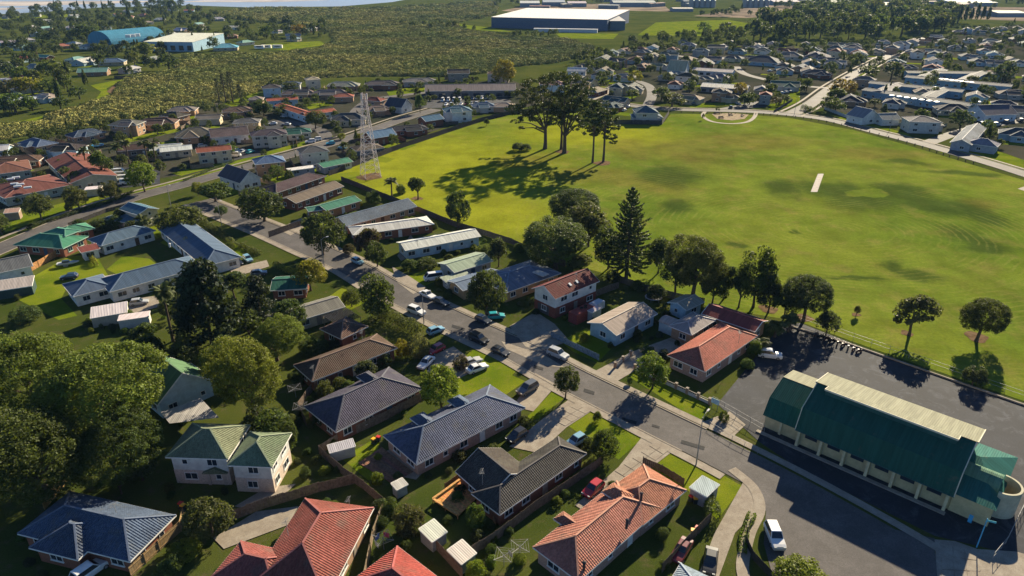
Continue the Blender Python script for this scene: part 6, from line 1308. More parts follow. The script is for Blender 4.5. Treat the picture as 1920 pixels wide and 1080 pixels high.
for k in range(14):
    mb = MB(); t0, t1 = k / 14 + .003, (k + 1) / 14 - .003; P = [tuple(p - o) for p in (q[0].lerp(q[1], t0), q[0].lerp(q[1], t1), q[3].lerp(q[2], t1), q[3].lerp(q[2], t0))]; mb.prism(P[::-1], 0, .12 + rnd.uniform(-.005, .005)); mb.obj('plank', TIMBER, root, color=[c * rnd.uniform(.85, 1.15) for c in (.22, .13, .08)])
def clothesline(x, y, label, cloth=()):
    g = G(x, y); root = new('clothesline', None, None, (g[0], g[1], 0), rnd.uniform(0, 1.5), label=label, cat='clothesline', group='rotary clotheslines'); mb = MB(); mb.tube([(0, 0, 0), (0, 0, 2.2)], [.04, .04], 6)
    for k in range(4): a_ = k * math.pi / 2; mb.bar((0, 0, 1.9), (1.6 * math.cos(a_), 1.6 * math.sin(a_), 2.1), .05)
    mb.obj('post', METAL, root); mb = MB()
    for r_ in (.6, 1.1, 1.55):
        for k in range(4): a_, b_ = k * math.pi / 2, (k + 1) * math.pi / 2; mb.bar((r_ * math.cos(a_), r_ * math.sin(a_), 1.9 + .12 * r_), (r_ * math.cos(b_), r_ * math.sin(b_), 1.9 + .12 * r_), .02)
    mb.obj('line', METAL, root)
    for i, c in enumerate(cloth): mb = MB(); a_ = i * 1.3; mb.box((1.0 * math.cos(a_), 1.0 * math.sin(a_), 1.6), (.8, .03, .8), a_ + 1.57); mb.obj('washing', PLASTIC, root, color=c)
clothesline(945, 1062, 'rotary clothesline with one towel near the bottom edge', ((.4, .32, .26),)); clothesline(555, 745, 'rotary clothesline in the shade below the bright tree'); clothesline(720, 1030, 'rotary clothesline with bright washing above the red hip roof', ((.5, .05, .12), (.05, .12, .4), (.6, .55, .5))); clothesline(975, 1046, 'small clothesline beside the fence end'); clothesline(565, 780, 'second clothesline beside the dark slate roof')
# sign board at the car park gate, street sign, pole sign
g = G(1339, 768); root = new('sign_board', None, None, (g[0], g[1], 0), R(-45), label='pale blue notice board on posts by the car park rail', cat='sign'); mb = MB()
for s in (-.55, .55): mb.box((s, 0, 1.), (.08, .08, 2.))
mb.obj('post', METAL, root); mb = MB(); mb.box((0, -.05, 1.75), (1.5, .06, 1.)); mb.obj('board', TRIM, root, color=(.45, .6, .66)); mb = MB()
for k in range(3): mb.box((0, -.088, 2. - .25 * k), (1.1 - .2 * k, .012, .07))
mb.obj('lettering', PLASTIC, root, color=(.12, .18, .3))
g = G(1831, 1026); root = new('street_sign', None, None, (g[0], g[1], 0), label='blue street name sign on a post at the hall corner', cat='sign'); mb = MB(); mb.tube([(0, 0, 0), (0, 0, 5.)], [.08, .07], 8); mb.obj('post', TRIM, root, color=(.1, .4, .6)); mb = MB(); mb.box((.55, -.1, 4.6), (1.1, .05, .28), -.4); mb.obj('blade', TRIM, root, color=(.1, .42, .5))
g = G(1815, 985); root = new('notice_panel', None, None, (g[0], g[1], 0), R(-45), label='small bright blue panel on the hall wall', cat='sign'); mb = MB(); mb.box((0, 0, 1.2), (.5, .08, 1.3)); mb.obj('panel', TRIM, root, color=(.05, .32, .55))
# hedges
def hedge(px, w, h, label, col='md'):
    P = [Vector(G(*p)) for p in px]; rg = np.random.default_rng(len(label)); Ps, Ns, Ls = [], [], []; o = P[0]
    for a_, b_ in zip(P[:-1], P[1:]):
        ln = (b_ - a_).length; n = int(ln * 160 * (h + w / 2) / 2); d = (b_ - a_) / ln; s = np.array((-d.y, d.x)); t = rg.random(n); q = unit(rg.normal(size=(n, 3))); q[:, 2] = np.abs(q[:, 2])
        base = np.array(a_ - o)[None] + np.outer(t * ln, np.array(d)); k = 1 + .12 * np.sin(t * ln * 1.3)
        lat = np.sign(q[:, 0]) * np.abs(q[:, 0]) ** .5
        pts = np.column_stack([base + np.outer(lat * w / 2 * k, s), np.clip(q[:, 2] ** .6 * h * k, .05, 9)]); Ps.append(pts); Ns.append(unit(np.column_stack([np.outer(lat, s), q[:, 2]]) + rg.normal(size=(n, 3)) * .5)); Ls.append(rg.random(n))
    new('hedge', leaf_mesh('hedge', np.vstack(Ps), np.vstack(Ns), .14, np.concatenate(Ls), [LEAF]), None, (o.x, o.y, 0), 0, GRN[col], None, label, 'hedge', 'hedges')
hedge([(700, 590), (735, 605), (790, 628)], 2.4, 2.6, 'tall leafy hedge along the near kerb of the street', 'ol'); hedge([(515, 500), (545, 512), (565, 522)], 1.5, 1.4, 'clipped hedge below the yellow-green tree', 'br'); hedge([(380, 418), (420, 445), (445, 468)], 2., 1.5, 'long hedge between the corner lawn and the street', 'ol'); hedge([(450, 462), (490, 478)], 1.4, 1.2, 'short hedge beside the parked hatchbacks', 'ol'); hedge([(168, 482), (182, 500)], 1.2, 1.5, 'yellow hedge in the back lawn', 'yl'); hedge([(60, 426), (130, 405), (215, 378), (250, 362)], 1.3, 1.1, 'long low hedge along the back road', 'dk'); hedge([(1310, 925), (1332, 955), (1336, 978)], 2., 2., 'green creeper hedge at the corner of the brown lawn', 'md'); hedge([(345, 340), (400, 318), (440, 303)], 1., .8, 'row of low shrubs on the back road verge', 'md'); hedge([(1410, 965), (1395, 1000), (1392, 1040)], 1.2, .6, 'strip of bright groundcover beside the black fence', 'br'); hedge([(1505, 205), (1525, 212)], 3, 2.5, 'round hedge on the corner across the field', 'dk'); hedge([(1640, 20 + 205), (1665, 215)], 2, 2., 'dark hedge between the grey cottages', 'dk'); hedge([(850, 56), (900, 62), (960, 66)], 4, 3, 'long dark hedge in front of the huge warehouse', 'dk')
# motorbikes and clutter by the car park rail
bk = MB(); bk.tube([(-.6, 0, .3), (-.6, .01, .3)], [.3, .3], 10)
def bike():
    mb = MB()
    for x in (-.65, .65): mb.tube([(x, -.06, .3), (x, .06, .3)], [.3, .3], 12)
    mb.bar((-.6, 0, .35), (.1, 0, .75), .22, .3); mb.bar((.1, 0, .75), (.65, 0, .35), .12); mb.bar((.5, 0, .5), (.35, 0, 1.05), .08); mb.bar((.35, -.35, 1.05), (.35, .35, 1.05), .05); mb.bar((-.5, 0, .78), (.05, 0, .8), .28, .14); mb.box((.1, 0, .45), (.4, .3, .4)); return mb.mesh('motorbike', PLASTIC)
bm_ = bike()
for i in range(9): g = G(1530 + i * 10, 630 + i * 3.9); new('motorbike', bm_, None, (g[0], g[1], .03), R(45 + rnd.uniform(-25, 25)), rnd.choice(((.012, .012, .015), (.016, .016, .02), (.05, .02, .02))), None, f"{('first', 'second', 'third', 'fourth', 'fifth', 'sixth', 'seventh', 'eighth', 'ninth')[i]} dark motorbike from the left along the car park rail", 'motorbike', 'motorbikes by the car park rail')
# boats and small yard things
for x, y, c, lab in ((75, 462, (.6, .62, .64), 'white boat under the green eaves'), (128, 498, (.5, .52, .55), 'pale boat on the back lawn')):
    g = G(x, y); mb = MB(); S = [(-2.4, .75, .5), (-1, .85, .45), (1, .75, .45), (2.2, .3, .6), (2.7, .02, .85)]; rings = [[(x_, -w_, 1.), (x_, -w_ * .5, z_), (x_, w_ * .5, z_), (x_, w_, 1.)] for x_, w_, z_ in S]
    for r1, r2 in zip(rings[:-1], rings[1:]):
        for k in range(3): mb.face([r1[k], r2[k], r2[k + 1], r1[k + 1]])
        mb.face([r1[3], r2[3], r2[0], r1[0]])
    mb.face(rings[0]); mb.box((-.3, 0, 1.25), (1.6, 1., .5), 0, 1); mb.box((-.5, 0, .25), (1., 1.2, .5), 0, 2); mb.obj('boat', [TRIM, GLASS, METAL], loc=(g[0], g[1], 0), rz=.4, color=c, label=lab, cat='boat')
def pool(x, y, r_, col, label):
    g = G(x, y); root = new('trampoline', None, None, (g[0], g[1], 0), label=label, cat='trampoline', group='trampolines'); mb = MB(); mb.tube([(0, 0, .7), (0, 0, .75)], [r_ * .85] * 2, 20); mb.obj('mat', PLASTIC, root, color=(.02, .02, .02)); mb = MB()
    for k in range(20):
        a0, a1 = k * math.pi / 10, (k + 1) * math.pi / 10; P = [(q * math.cos(t_), q * math.sin(t_)) for q, t_ in ((r_ * .84, a0), (r_, a0), (r_, a1), (r_ * .84, a1))]; mb.prism(P, .72, .8)
    mb.obj('pad', PLASTIC, root, color=col); mb = MB()
    for k in range(6): mb.bar((r_ * .92 * math.cos(k * 1.047), r_ * .92 * math.sin(k * 1.047), 0), (r_ * .92 * math.cos(k * 1.047), r_ * .92 * math.sin(k * 1.047), .74), .06)
    mb.obj('leg', METAL, root)
pool(1225, 562, 2., (.3, .3, .32), 'grey trampoline behind the pale blue house'); pool(184, 275, 2.4, (.02, .3, .6), 'bright blue trampoline behind the palms')
# playground things
for i, (x, y) in enumerate(((1345, 214), (1352, 222), (1370, 217), (1392, 218))):
    g = G(x, y); mb = MB(); mb.box((0, 0, .5), (3, 1, .12)); mb.box((-1.2, 0, .25), (.15, .9, .5)); mb.box((1.2, 0, .25), (.15, .9, .5)); mb.box((0, .45, .85), (3, .08, .5)); mb.obj('park_bench', TIMBER, loc=(g[0], g[1], 0), rz=.3 * i, color=(.2, .15, .1), label=f"{('left', 'lower', 'middle', 'right')[i]} bench inside the playground path", cat='bench', group='playground benches')
# ------------------------------------------------------------------ mangroves: an uncountable scrub, one object
def inpoly(pts, poly):
    x, y = pts[:, 0], pts[:, 1]; c = np.zeros(len(pts), bool); n = len(poly)
    for i in range(n):
        x0, y0 = poly[i]; x1, y1 = poly[(i + 1) % n]
        k = ((y0 > y) != (y1 > y)) & (x < (x1 - x0) * (y - y0) / ((y1 - y0) or 1e-9) + x0); c ^= k
    return c
def clump(seed):
    P, N, L = crown_pts(seed, 14, 30, .4, -.2, .35, .1); P = P * np.array([1, 1, .62]); P[:, 2] = np.maximum(P[:, 2], -.1)
    return leaf_mesh('clump', P, N, .105, .25 + .5 * L, [MLEAF])
def m_mangrove():
    t = NT('mangrove_leaf'); at = t.add('Attribute', attribute_name='lv').outputs['Fac']; f = t.noise(.012, 5, .6); g_ = t.noise(.06, 4, .6); rn = t.add('ObjectInfo').outputs['Random']
    c = t.mix(t.ramp(f, .38, .62), (.33, .3, .09), (.22, .235, .06)); c = t.mix(t.ramp(g_, .52, .7, 0, .6), c, (.13, .15, .045)); c = t.scaled(c, t.ramp(at, 0, 1, .55, 1.4)); c = t.scaled(c, t.ramp(rn, 0, 1, .65, 1.3))
    return t.done(c, .8, .08)
MLEAF = m_mangrove()
pc = bpy.data.collections.new('clump_source')
for s in range(3):
    o = bpy.data.objects.new('clump', clump(60 + s)); o.color = (.13, .115, .038, 1); pc.objects.link(o)
MW = [G(*p) for p in MANG]; rgm = np.random.default_rng(3); xs = [p[0] for p in MW]; ys = [p[1] for p in MW]
pts = np.column_stack([rgm.uniform(min(xs), max(xs), 260000), rgm.uniform(min(ys), max(ys), 260000)])
pts = pts[inpoly(pts, MW)]
dist = np.hypot(pts[:, 0], pts[:, 1]); vis = np.abs(pts[:, 0]) < pts[:, 1] * .9 + 30
keep = vis & (rgm.random(len(pts)) < np.clip((420 / dist) ** 1.3, .1, 1)); ck = np.sin(pts[:, 0] * .012 + 2 * np.sin(pts[:, 1] * .009)) + .35 * np.sin(pts[:, 0] * .05 + pts[:, 1] * .04); keep &= (np.abs(ck) > .09) | (rgm.random(len(pts)) < .15); pts = pts[keep][:34000]; dist = np.hypot(pts[:, 0], pts[:, 1])
nz = np.sin(pts[:, 0] * .045 + 1.3 * np.sin(pts[:, 1] * .03)) * np.sin(pts[:, 1] * .05 + np.sin(pts[:, 0] * .021) * 2)
scl = np.clip((dist / 420) ** .65, .9, 2.2) * rgm.uniform(1.4, 3.6, len(pts)) * (1 + .4 * nz)
me = bpy.data.meshes.new('mangrove_scrub'); me.vertices.add(len(pts)); me.vertices.foreach_set('co', np.column_stack([pts, np.zeros(len(pts))]).astype(np.float32).ravel())
at = me.attributes.new('scl', 'FLOAT', 'POINT'); at.data.foreach_set('value', scl.astype(np.float32))
mo = new('mangrove_scrub', me, label='olive mangrove scrub spreading behind the houses towards the bay', cat='mangrove', kind='stuff', color=(.24, .235, .065))
ng = bpy.data.node_groups.new('scatter', 'GeometryNodeTree'); ng.interface.new_socket('Geometry', in_out='INPUT', socket_type='NodeSocketGeometry'); ng.interface.new_socket('Geometry', in_out='OUTPUT', socket_type='NodeSocketGeometry')
nn = ng.nodes; gi, go = nn.new('NodeGroupInput'), nn.new('NodeGroupOutput'); ip = nn.new('GeometryNodeInstanceOnPoints'); ci = nn.new('GeometryNodeCollectionInfo'); ci.inputs[0].default_value = pc; ci.inputs['Separate Children'].default_value = True
mp = nn.new('GeometryNodeMeshToPoints'); na = nn.new('GeometryNodeInputNamedAttribute'); na.data_type = 'FLOAT'; na.inputs[0].default_value = 'scl'; rv = nn.new('FunctionNodeRandomValue'); rv.data_type = 'FLOAT_VECTOR'; rv.inputs[0].default_value = (0, 0, 0); rv.inputs[1].default_value = (.2, .2, 6.28)
ln = ng.links.new; ln(gi.outputs[0], mp.inputs[0]); ln(mp.outputs[0], ip.inputs['Points']); ln(ci.outputs[0], ip.inputs['Instance']); ip.inputs['Pick Instance'].default_value = True; ln(rv.outputs[0], ip.inputs['Rotation']); ln(na.outputs[0], ip.inputs['Scale']); ln(ip.outputs[0], go.inputs[0])
mo.modifiers.new('scatter', 'NODES').node_group = ng

# ------------------------------------------------------------------ trees and houses filling the far quarters
HP = [(o.location.x, o.location.y) for o in TOP if o.get('category') in ('house', 'building', 'hall', 'school', 'warehouse', 'shed')]
ROADS = [o for o in bpy.data.objects if o.name.startswith(('road', 'car_park'))]
RV = []
for o in ROADS:
    for p in o.data.polygons: RV.append((p.center.x, p.center.y))
RV = np.array(RV)
def scatter(poly, n, dmin, seed, clear=9., rd=6.):
    W = [G(*p) for p in poly]; rg = np.random.default_rng(seed); out = []; tries = 0; hp = np.array(HP)
    x0, x1, y0, y1 = min(p[0] for p in W), max(p[0] for p in W), min(p[1] for p in W), max(p[1] for p in W)
    while len(out) < n and tries < n * 60:
        tries += 1; p = np.array([rg.uniform(x0, x1), rg.uniform(y0, y1)])
        if not inpoly(p[None], W)[0] or (clear and np.min(np.hypot(*(hp - p).T)) < clear) or np.min(np.hypot(*(RV - p).T)) < rd: continue
        if out and np.min(np.hypot(*(np.array(out) - p).T)) < dmin: continue
        out.append(p)
    return out
Q_BAY = [(-120, 60), (0, 30), (180, 22), (350, 16), (470, 45), (620, 55), (600, 78), (470, 85), (400, 98), (340, 105), (320, 130), (230, 146), (170, 155), (180, 185), (60, 215), (-100, 235)]
Q_RIGHT = [(1110, 100), (1180, 85), (1300, 78), (1500, 82), (1700, 75), (1920, 42), (2050, 60), (2050, 300), (1920, 300), (1800, 262), (1690, 240), (1560, 210), (1500, 200), (1430, 195), (1250, 195), (1100, 200), (1060, 160)]
Q_MID = [(-60, 290), (130, 245), (330, 212), (500, 175), (700, 160), (960, 150), (1050, 180), (900, 215), (740, 275), (620, 320), (500, 370), (330, 330), (200, 350), (0, 400)]
# extra houses first
for i, p in enumerate(scatter(Q_RIGHT, 100, 15, 5, 13, 7)):
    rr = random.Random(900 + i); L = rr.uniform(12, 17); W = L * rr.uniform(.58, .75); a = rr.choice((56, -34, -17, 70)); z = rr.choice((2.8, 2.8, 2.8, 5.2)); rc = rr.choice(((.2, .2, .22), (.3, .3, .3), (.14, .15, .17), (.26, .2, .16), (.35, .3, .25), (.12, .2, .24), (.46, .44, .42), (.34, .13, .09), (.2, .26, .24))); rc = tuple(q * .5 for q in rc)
    e = Vector((math.cos(R(a)), math.sin(R(a)))); n = Vector((-e.y, e.x)); c = Vector((p[0], p[1])); r = Rect(c - e * L / 2 - n * W / 2, e, L, W, z); bl = [(r, z, 22, rr.choice('hhg'))]
    if rr.random() < .7: bl.append((Rect(r.at(rr.uniform(.1, .5) * L, -2.2), r.e1, L * .42, W * .8, z - .04), z, 22, 'h'))
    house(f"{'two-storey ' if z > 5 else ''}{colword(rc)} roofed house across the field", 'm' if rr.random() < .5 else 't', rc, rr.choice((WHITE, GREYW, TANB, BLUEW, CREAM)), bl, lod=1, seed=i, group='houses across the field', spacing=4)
for i, p in enumerate(scatter(Q_BAY, 34, 24, 6, 20, 8)):
    rr = random.Random(700 + i); L = rr.uniform(13, 18); W = L * .62; a = rr.choice((15, -20, 60, 80)); rc = rr.choice(((.3, .3, .3), (.46, .44, .42), (.34, .13, .09), (.2, .26, .3), (.26, .22, .2), (.2, .34, .3)))
    e = Vector((math.cos(R(a)), math.sin(R(a)))); n = Vector((-e.y, e.x)); c = Vector((p[0], p[1])); r = Rect(c - e * L / 2 - n * W / 2, e, L, W, 2.8)
    house(f"{colword(rc)} roofed house in the trees by the bay", 'm', rc, rr.choice((WHITE, GREYW, BLUEW, CREAM)), [(r, 2.8, 20, rr.choice('hg'))], lod=1, seed=i, group='houses by the bay', spacing=4)
HP = [(o.location.x, o.location.y) for o in TOP if o.get('category') in ('house', 'building', 'hall', 'school', 'warehouse')]
for i, o in enumerate([o for o in TOP if o.get('category') == 'house' and o.location.y > 190]):
    rr = random.Random(i * 3); 
    if rr.random() < .35: continue
    a = rr.choice((.3, 1., -.5)); L_, W_ = rr.uniform(5, 11), rr.uniform(3, 6); d = rr.uniform(8, 11); b = rr.uniform(-2.6, -.5); cx, cy = o.location.x + d * math.cos(b), o.location.y + d * math.sin(b)
    if np.min(np.hypot(*(RV - np.array((cx, cy))).T)) < 7: continue
    sheet('lawn', [(cx + u * math.cos(a) - v * math.sin(a), cy + u * math.sin(a) + v * math.cos(a)) for u, v in ((-L_, -W_), (L_, -W_ * .8), (L_ * .9, W_), (-L_, W_ * .7))], LAWN, 0, px=False)
def fill(poly, n, dmin, seed, hr, cols, grp, clear=8, kinds=('rnd',) * 7 + ('con',)):
    for i, p in enumerate(scatter(poly, n, dmin, seed, clear)):
        rr = random.Random(seed * 1000 + i); h = rr.uniform(*hr); k = rr.choice(kinds)
        FTree(p[0], p[1], h, h * (rr.uniform(.7, 1.05) if k == 'rnd' else .5), rr.choice(cols), k, group=grp, world=True)
fill(Q_BAY, 420, 6, 21, (6, 14), ('dk', 'dk', 'md', 'ol', 'bl', 'dk', 'md'), 'trees by the bay', 9)
fill(Q_RIGHT, 460, 4.5, 22, (4, 9), ('dk', 'dk', 'bl', 'md', 'bl', 'ol'), 'trees beyond the field', 8.5)
fill(Q_MID, 230, 4.5, 23, (2.5, 6), ('dk', 'md', 'ol', 'dk', 'md'), 'trees among the houses', 8.5)
fill([(1380, 70), (1460, 40), (1520, 18), (1700, 20), (1800, 30), (1790, 62), (1700, 72), (1560, 78), (1430, 82)], 190, 7.5, 24, (17, 27), ('dk', 'bl', 'dk', 'bl', 'ol'), 'tall wood on the skyline', 0)
fill([(1180, 85), (1290, 72), (1370, 62), (1400, 70), (1380, 84), (1250, 88)], 36, 10, 25, (8, 14), ('dk', 'md', 'dk', 'ol'), 'trees beyond the field', 7)
fill([(1290, 34), (1450, 12), (1560, 14), (1420, 40)], 24, 14, 26, (9, 16), ('dk', 'ol', 'md'), 'trees on the skyline', 0)
fill([(930, 14), (1240, 8), (1240, 1), (930, 4)], 40, 20, 27, (9, 18), ('dk', 'ol', 'bl'), 'trees on the skyline', 0)
fill([(960, 66), (1045, 66), (1040, 72), (960, 72)], 14, 7, 28, (6, 9), ('dk', 'bl'), 'trees before the warehouse', 0)
fill([(740, 52), (920, 62), (860, 50), (760, 46)], 12, 10, 29, (6, 10), ('bl', 'dk'), 'trees before the warehouse', 0)
fill([(1095, 105), (1140, 100), (1170, 125), (1130, 150), (1060, 135)], 16, 8, 30, (6, 10), ('dk', 'md', 'ol'), 'trees beyond the field', 7)
fill([(20, 265), (130, 240), (210, 232), (200, 250), (60, 275)], 16, 6, 31, (3, 5), ('md', 'ol', 'dk'), 'trees among the houses', 6)
fill([(1500, 8), (1920, 20), (1920, 2), (1500, -6)], 46, 30, 32, (10, 18), ('dk', 'ol', 'md'), 'trees on the skyline', 0)
fill([(0, 30), (340, 16), (345, 8), (100, 16)], 40, 12, 33, (10, 17), ('bl', 'dk', 'md'), 'trees by the bay', 0)
for i in range(6): FTree(1795 + i * 11, 48 - i * .6, 24 - (i % 3) * 2, 13, 'ol', 'pop', f"{('first', 'second', 'third', 'fourth', 'fifth', 'sixth')[i]} pale poplar from the left in the skyline row", 'poplars on the skyline')
for x, y, h, w, c, lab in ((40, 178, 11, 13, 'yl', 'yellow-green tree at the left of the bright hedge trees'), (62, 178, 12, 14, 'yl', 'brightest yellow-green tree at the edge of the mangroves'), (20, 180, 10, 13, 'ol', 'olive tree at the frame edge beside the yellow-green trees'), (95, 176, 9, 16, 'md', 'round mid green tree right of the yellow-green trees'), (105, 154, 16, 22, 'ol', 'very broad olive tree among the bay houses'), (150, 186, 8, 12, 'dk', 'dark tree at the bend of the mown strip'), (30, 212, 11, 17, 'md', 'wide tree at the frame edge above the mown strip'), (62, 208, 7, 10, 'dk', 'dark tree beside the pale bay house wall'), (115, 206, 7, 11, 'dk', 'dark tree beside the fence end above the mown strip'),
                           (272, 106, 13, 18, 'yl', 'golden round tree in front of the white hall'), (215, 98, 7, 12, 'dk', 'dark bush tree in front of the domed hall'), (183, 104, 11, 14, 'dk', 'dark tree below the domed hall'), (318, 132, 13, 18, 'dk', 'big dark tree at the tip of the bay houses'), (165, 78, 20, 26, 'dk', 'large dark tree left of the domed hall'), (105, 82, 16, 13, 'bl', 'upright blackish tree among the bay houses'), (265, 60, 17, 26, 'dk', 'wide dark tree behind the white hall'), (370, 45, 14, 16, 'au', 'rusty autumn tree behind the white hall'), (562, 70, 16, 18, 'au', 'rusty autumn tree on the mown point'), (500, 72, 14, 16, 'dk', 'dark tree behind the caravans'), (540, 50, 15, 18, 'bl', 'blackish tree behind the point houses'), (605, 55, 16, 12, 'bl', 'tall dark tree at the end of the point'),
                           (325, 24, 24, 20, 'bl', 'tallest dark tree on the bay shore'), (245, 44, 22, 12, 'bl', 'slim dark tree rising from the bay houses'), (1580, 182, 11, 17, 'au', 'orange autumn tree at the corner across the field'), (1568, 190, 8, 12, 'ol', 'olive tree in front of the orange autumn tree'), (1585, 118, 6, 9, 'au', 'small orange tree beside the side road'), (1556, 145, 11, 9, 'bl', 'upright dark tree beside the side road'), (1592, 142, 7, 6, 'bl', 'narrow dark conifer beside the side road'), (1670, 150, 13, 14, 'bl', 'dark tree left of the upper school block'), (1630, 145, 9, 16, 'dk', 'dark tree below the side road'), (1880, 150, 13, 14, 'bl', 'dark tree right of the upper school block'), (1555, 208, 8, 12, 'dk', 'round dark tree on the corner beside the field road'), (1565, 212, 7, 11, 'md', 'rounded green shrub tree on the corner beside the field road'), (1388, 180, 9, 9, 'au', 'brownish autumn tree by the playground road'), (1800, 240, 9, 11, 'bl', 'dark tree beside the large cream house'), (1260, 200, 8, 14, 'ol', 'spreading olive tree on the field road'), (1240, 188, 8, 12, 'dk', 'dark tree behind the spreading olive tree'), (1185, 185, 6, 9, 'md', 'round tree beside the teal two-storey house'), (1190, 158, 9, 10, 'yl', 'yellowish tree among the paved yards'), (1345, 210, 3, 2.5, 'dk', 'small tree inside the playground path'), (1318, 225, 3.5, 1.6, 'dk', 'thin sapling left of the playground'), (1395, 198, 7, 8, 'dk', 'dark tree left of the red-roofed white house'), (1405, 196, 7, 8, 'dk', 'dark tree close left of the red-roofed white house'), (1455, 198, 5, 7, 'pu', 'purplish hedge tree behind the corner verge'), (1470, 194, 5, 7, 'bl', 'dark hedge tree behind the corner verge'),
                           (1640, 200, 5, 7, 'bl', 'dark shrub tree between cottages'), (1655, 222, 7, 6, 'bl', 'spiky dark tree before the grey cottage'), (545, 175, 7, 12, 'dk', 'dark tree behind the cream two-storey house'), (520, 172, 8, 14, 'dk', 'dark tree behind the pale blue two-storey house'), (1445, 160, 9, 8, 'bl', 'dark tree behind the green long roof'), (1320, 60, 12, 16, 'md', 'green tree below the big lawn'), (1360, 62, 13, 18, 'dk', 'dark tree at the corner of the big lawn'), (1395, 128, 7, 8, 'dk', 'dark tree by the long grey block')):
    FTree(x, y, h, w, c, 'con' if 'conifer' in lab or 'spiky' in lab or 'slim' in lab else 'rnd', lab)
# garden shrubs round the near houses
Q_NEAR = [(0, 520), (120, 600), (300, 560), (480, 540), (640, 480), (560, 400), (700, 380), (1000, 480), (1250, 560), (1430, 620), (1330, 720), (1180, 660), (1010, 640), (700, 560), (600, 520), (520, 560), (760, 640), (980, 700), (1090, 780), (1280, 1000), (1240, 1090), (0, 1090)]
W = [G(*p) for p in Q_NEAR]; rg = np.random.default_rng(77); foot = []
for q in bpy.data.objects:
    if q.name.startswith('wall') and q.parent and q.type == 'MESH':
        vs = np.array([(q.parent.matrix_basis @ v.co).xy for v in q.data.vertices]); 
        if vs[:, 1].max() < 260: foot.append(vs)
cars_ = np.array([(o.location.x, o.location.y) for o in TOP if o['category'] in ('car', 'suv', 'van', 'bin', 'shed', 'deck', 'patio', 'container')]); drv = np.array([(p.center.x, p.center.y) for o in bpy.data.objects if o.name.startswith(('driveway', 'slab', 'footpath')) and o.data for p in o.data.polygons])
made = []; tries = 0
while len(made) < 150 and tries < 9000:
    tries += 1; v = foot[rg.integers(len(foot))]; a, b = v[rg.integers(len(v))], v[rg.integers(len(v))]; p = a + (b - a) * rg.random() + rg.normal(size=2) * 1.6; p = p + rg.normal(size=2) * .8
    if not inpoly(p[None], W)[0]: continue
    bad = False
    for v in foot:
        c = v.mean(0)
        if np.hypot(*(p - c)) > 16: continue
        e = v[1] - v[0]; L_ = np.hypot(*e); e = e / (L_ + 1e-9); n_ = np.array((-e[1], e[0])); d = v - v[0]; u = (p - v[0]) @ e; w_ = (p - v[0]) @ n_; uu, ww = d @ e, d @ n_
        if uu.min() - .9 < u < uu.max() + .9 and ww.min() - .9 < w_ < ww.max() + .9: bad = True; break
    if bad or np.hypot(*(cars_ - p).T).min() < 3 or np.hypot(*(RV - p).T).min() < 5.5 or np.hypot(*(drv - p).T).min() < 2.2 or (made and np.hypot(*(np.array(made) - p).T).min() < 1.7): continue
    made.append(p); k = len(made); rr = random.Random(k); Rr = rr.uniform(.5, 1.25); rz = Rr * rr.uniform(.7, 1.3); col = rr.choice(('dk', 'md', 'md', 'ol', 'br', 'bl'))
    new('shrub', CR[k % len(CR)], None, (p[0], p[1], rz * .55), rr.uniform(0, 6), [c * rr.uniform(.8, 1.2) for c in GRN[col]], (Rr, Rr, rz), f"{'rounded' if Rr > .9 else 'small'} {WORD[col]} garden shrub", 'shrub', 'shrubs in the gardens')

for i, p in enumerate(scatter([(950, 20), (1240, 16), (1440, 8), (1700, 6), (1900, 26), (1900, 14), (1600, -2), (1100, 2)], 26, 45, 91, 40, 0)):
    rr = random.Random(i + 50); L = rr.uniform(25, 55); W = rr.uniform(14, 24); e = Vector((math.cos(.2 * i), math.sin(.2 * i))); z = rr.uniform(5, 8); rc = rr.choice(((.4, .38, .35), (.25, .26, .28), (.5, .46, .4), (.3, .2, .16), (.2, .26, .3)))
    house(f"{colword(rc)} roofed works shed on the skyline", 'm', rc, (.2, .2, .21), [(Rect(Vector(p) - e * L / 2, e, L, W, z), z, 8, 'g')], name='factory_shed', cat='shed', lod=1, windows=False, seed=i, group='factory sheds on the skyline')

# ------------------------------------------------------------------ the air: an even haze over the whole place
hb = MB(); hb.hexa([(-9500, -350, -1), (9500, -350, -1), (9500, 14500, -1), (-9500, 14500, -1), (-9500, -350, 74), (9500, -350, 74), (9500, 14500, 74), (-9500, 14500, 74)])
hm = bpy.data.materials.new('haze'); hm.use_nodes = True; hn = hm.node_tree.nodes; hn.remove(hn['Principled BSDF']); pv = hn.new('ShaderNodeVolumePrincipled'); pv.inputs['Color'].default_value = (.35, .62, 1, 1); pv.inputs['Density'].default_value = .000045; pv.inputs['Anisotropy'].default_value = 0.
hm.node_tree.links.new(pv.outputs[0], hn['Material Output'].inputs['Volume'])
hb.obj('haze', hm, kind='stuff')

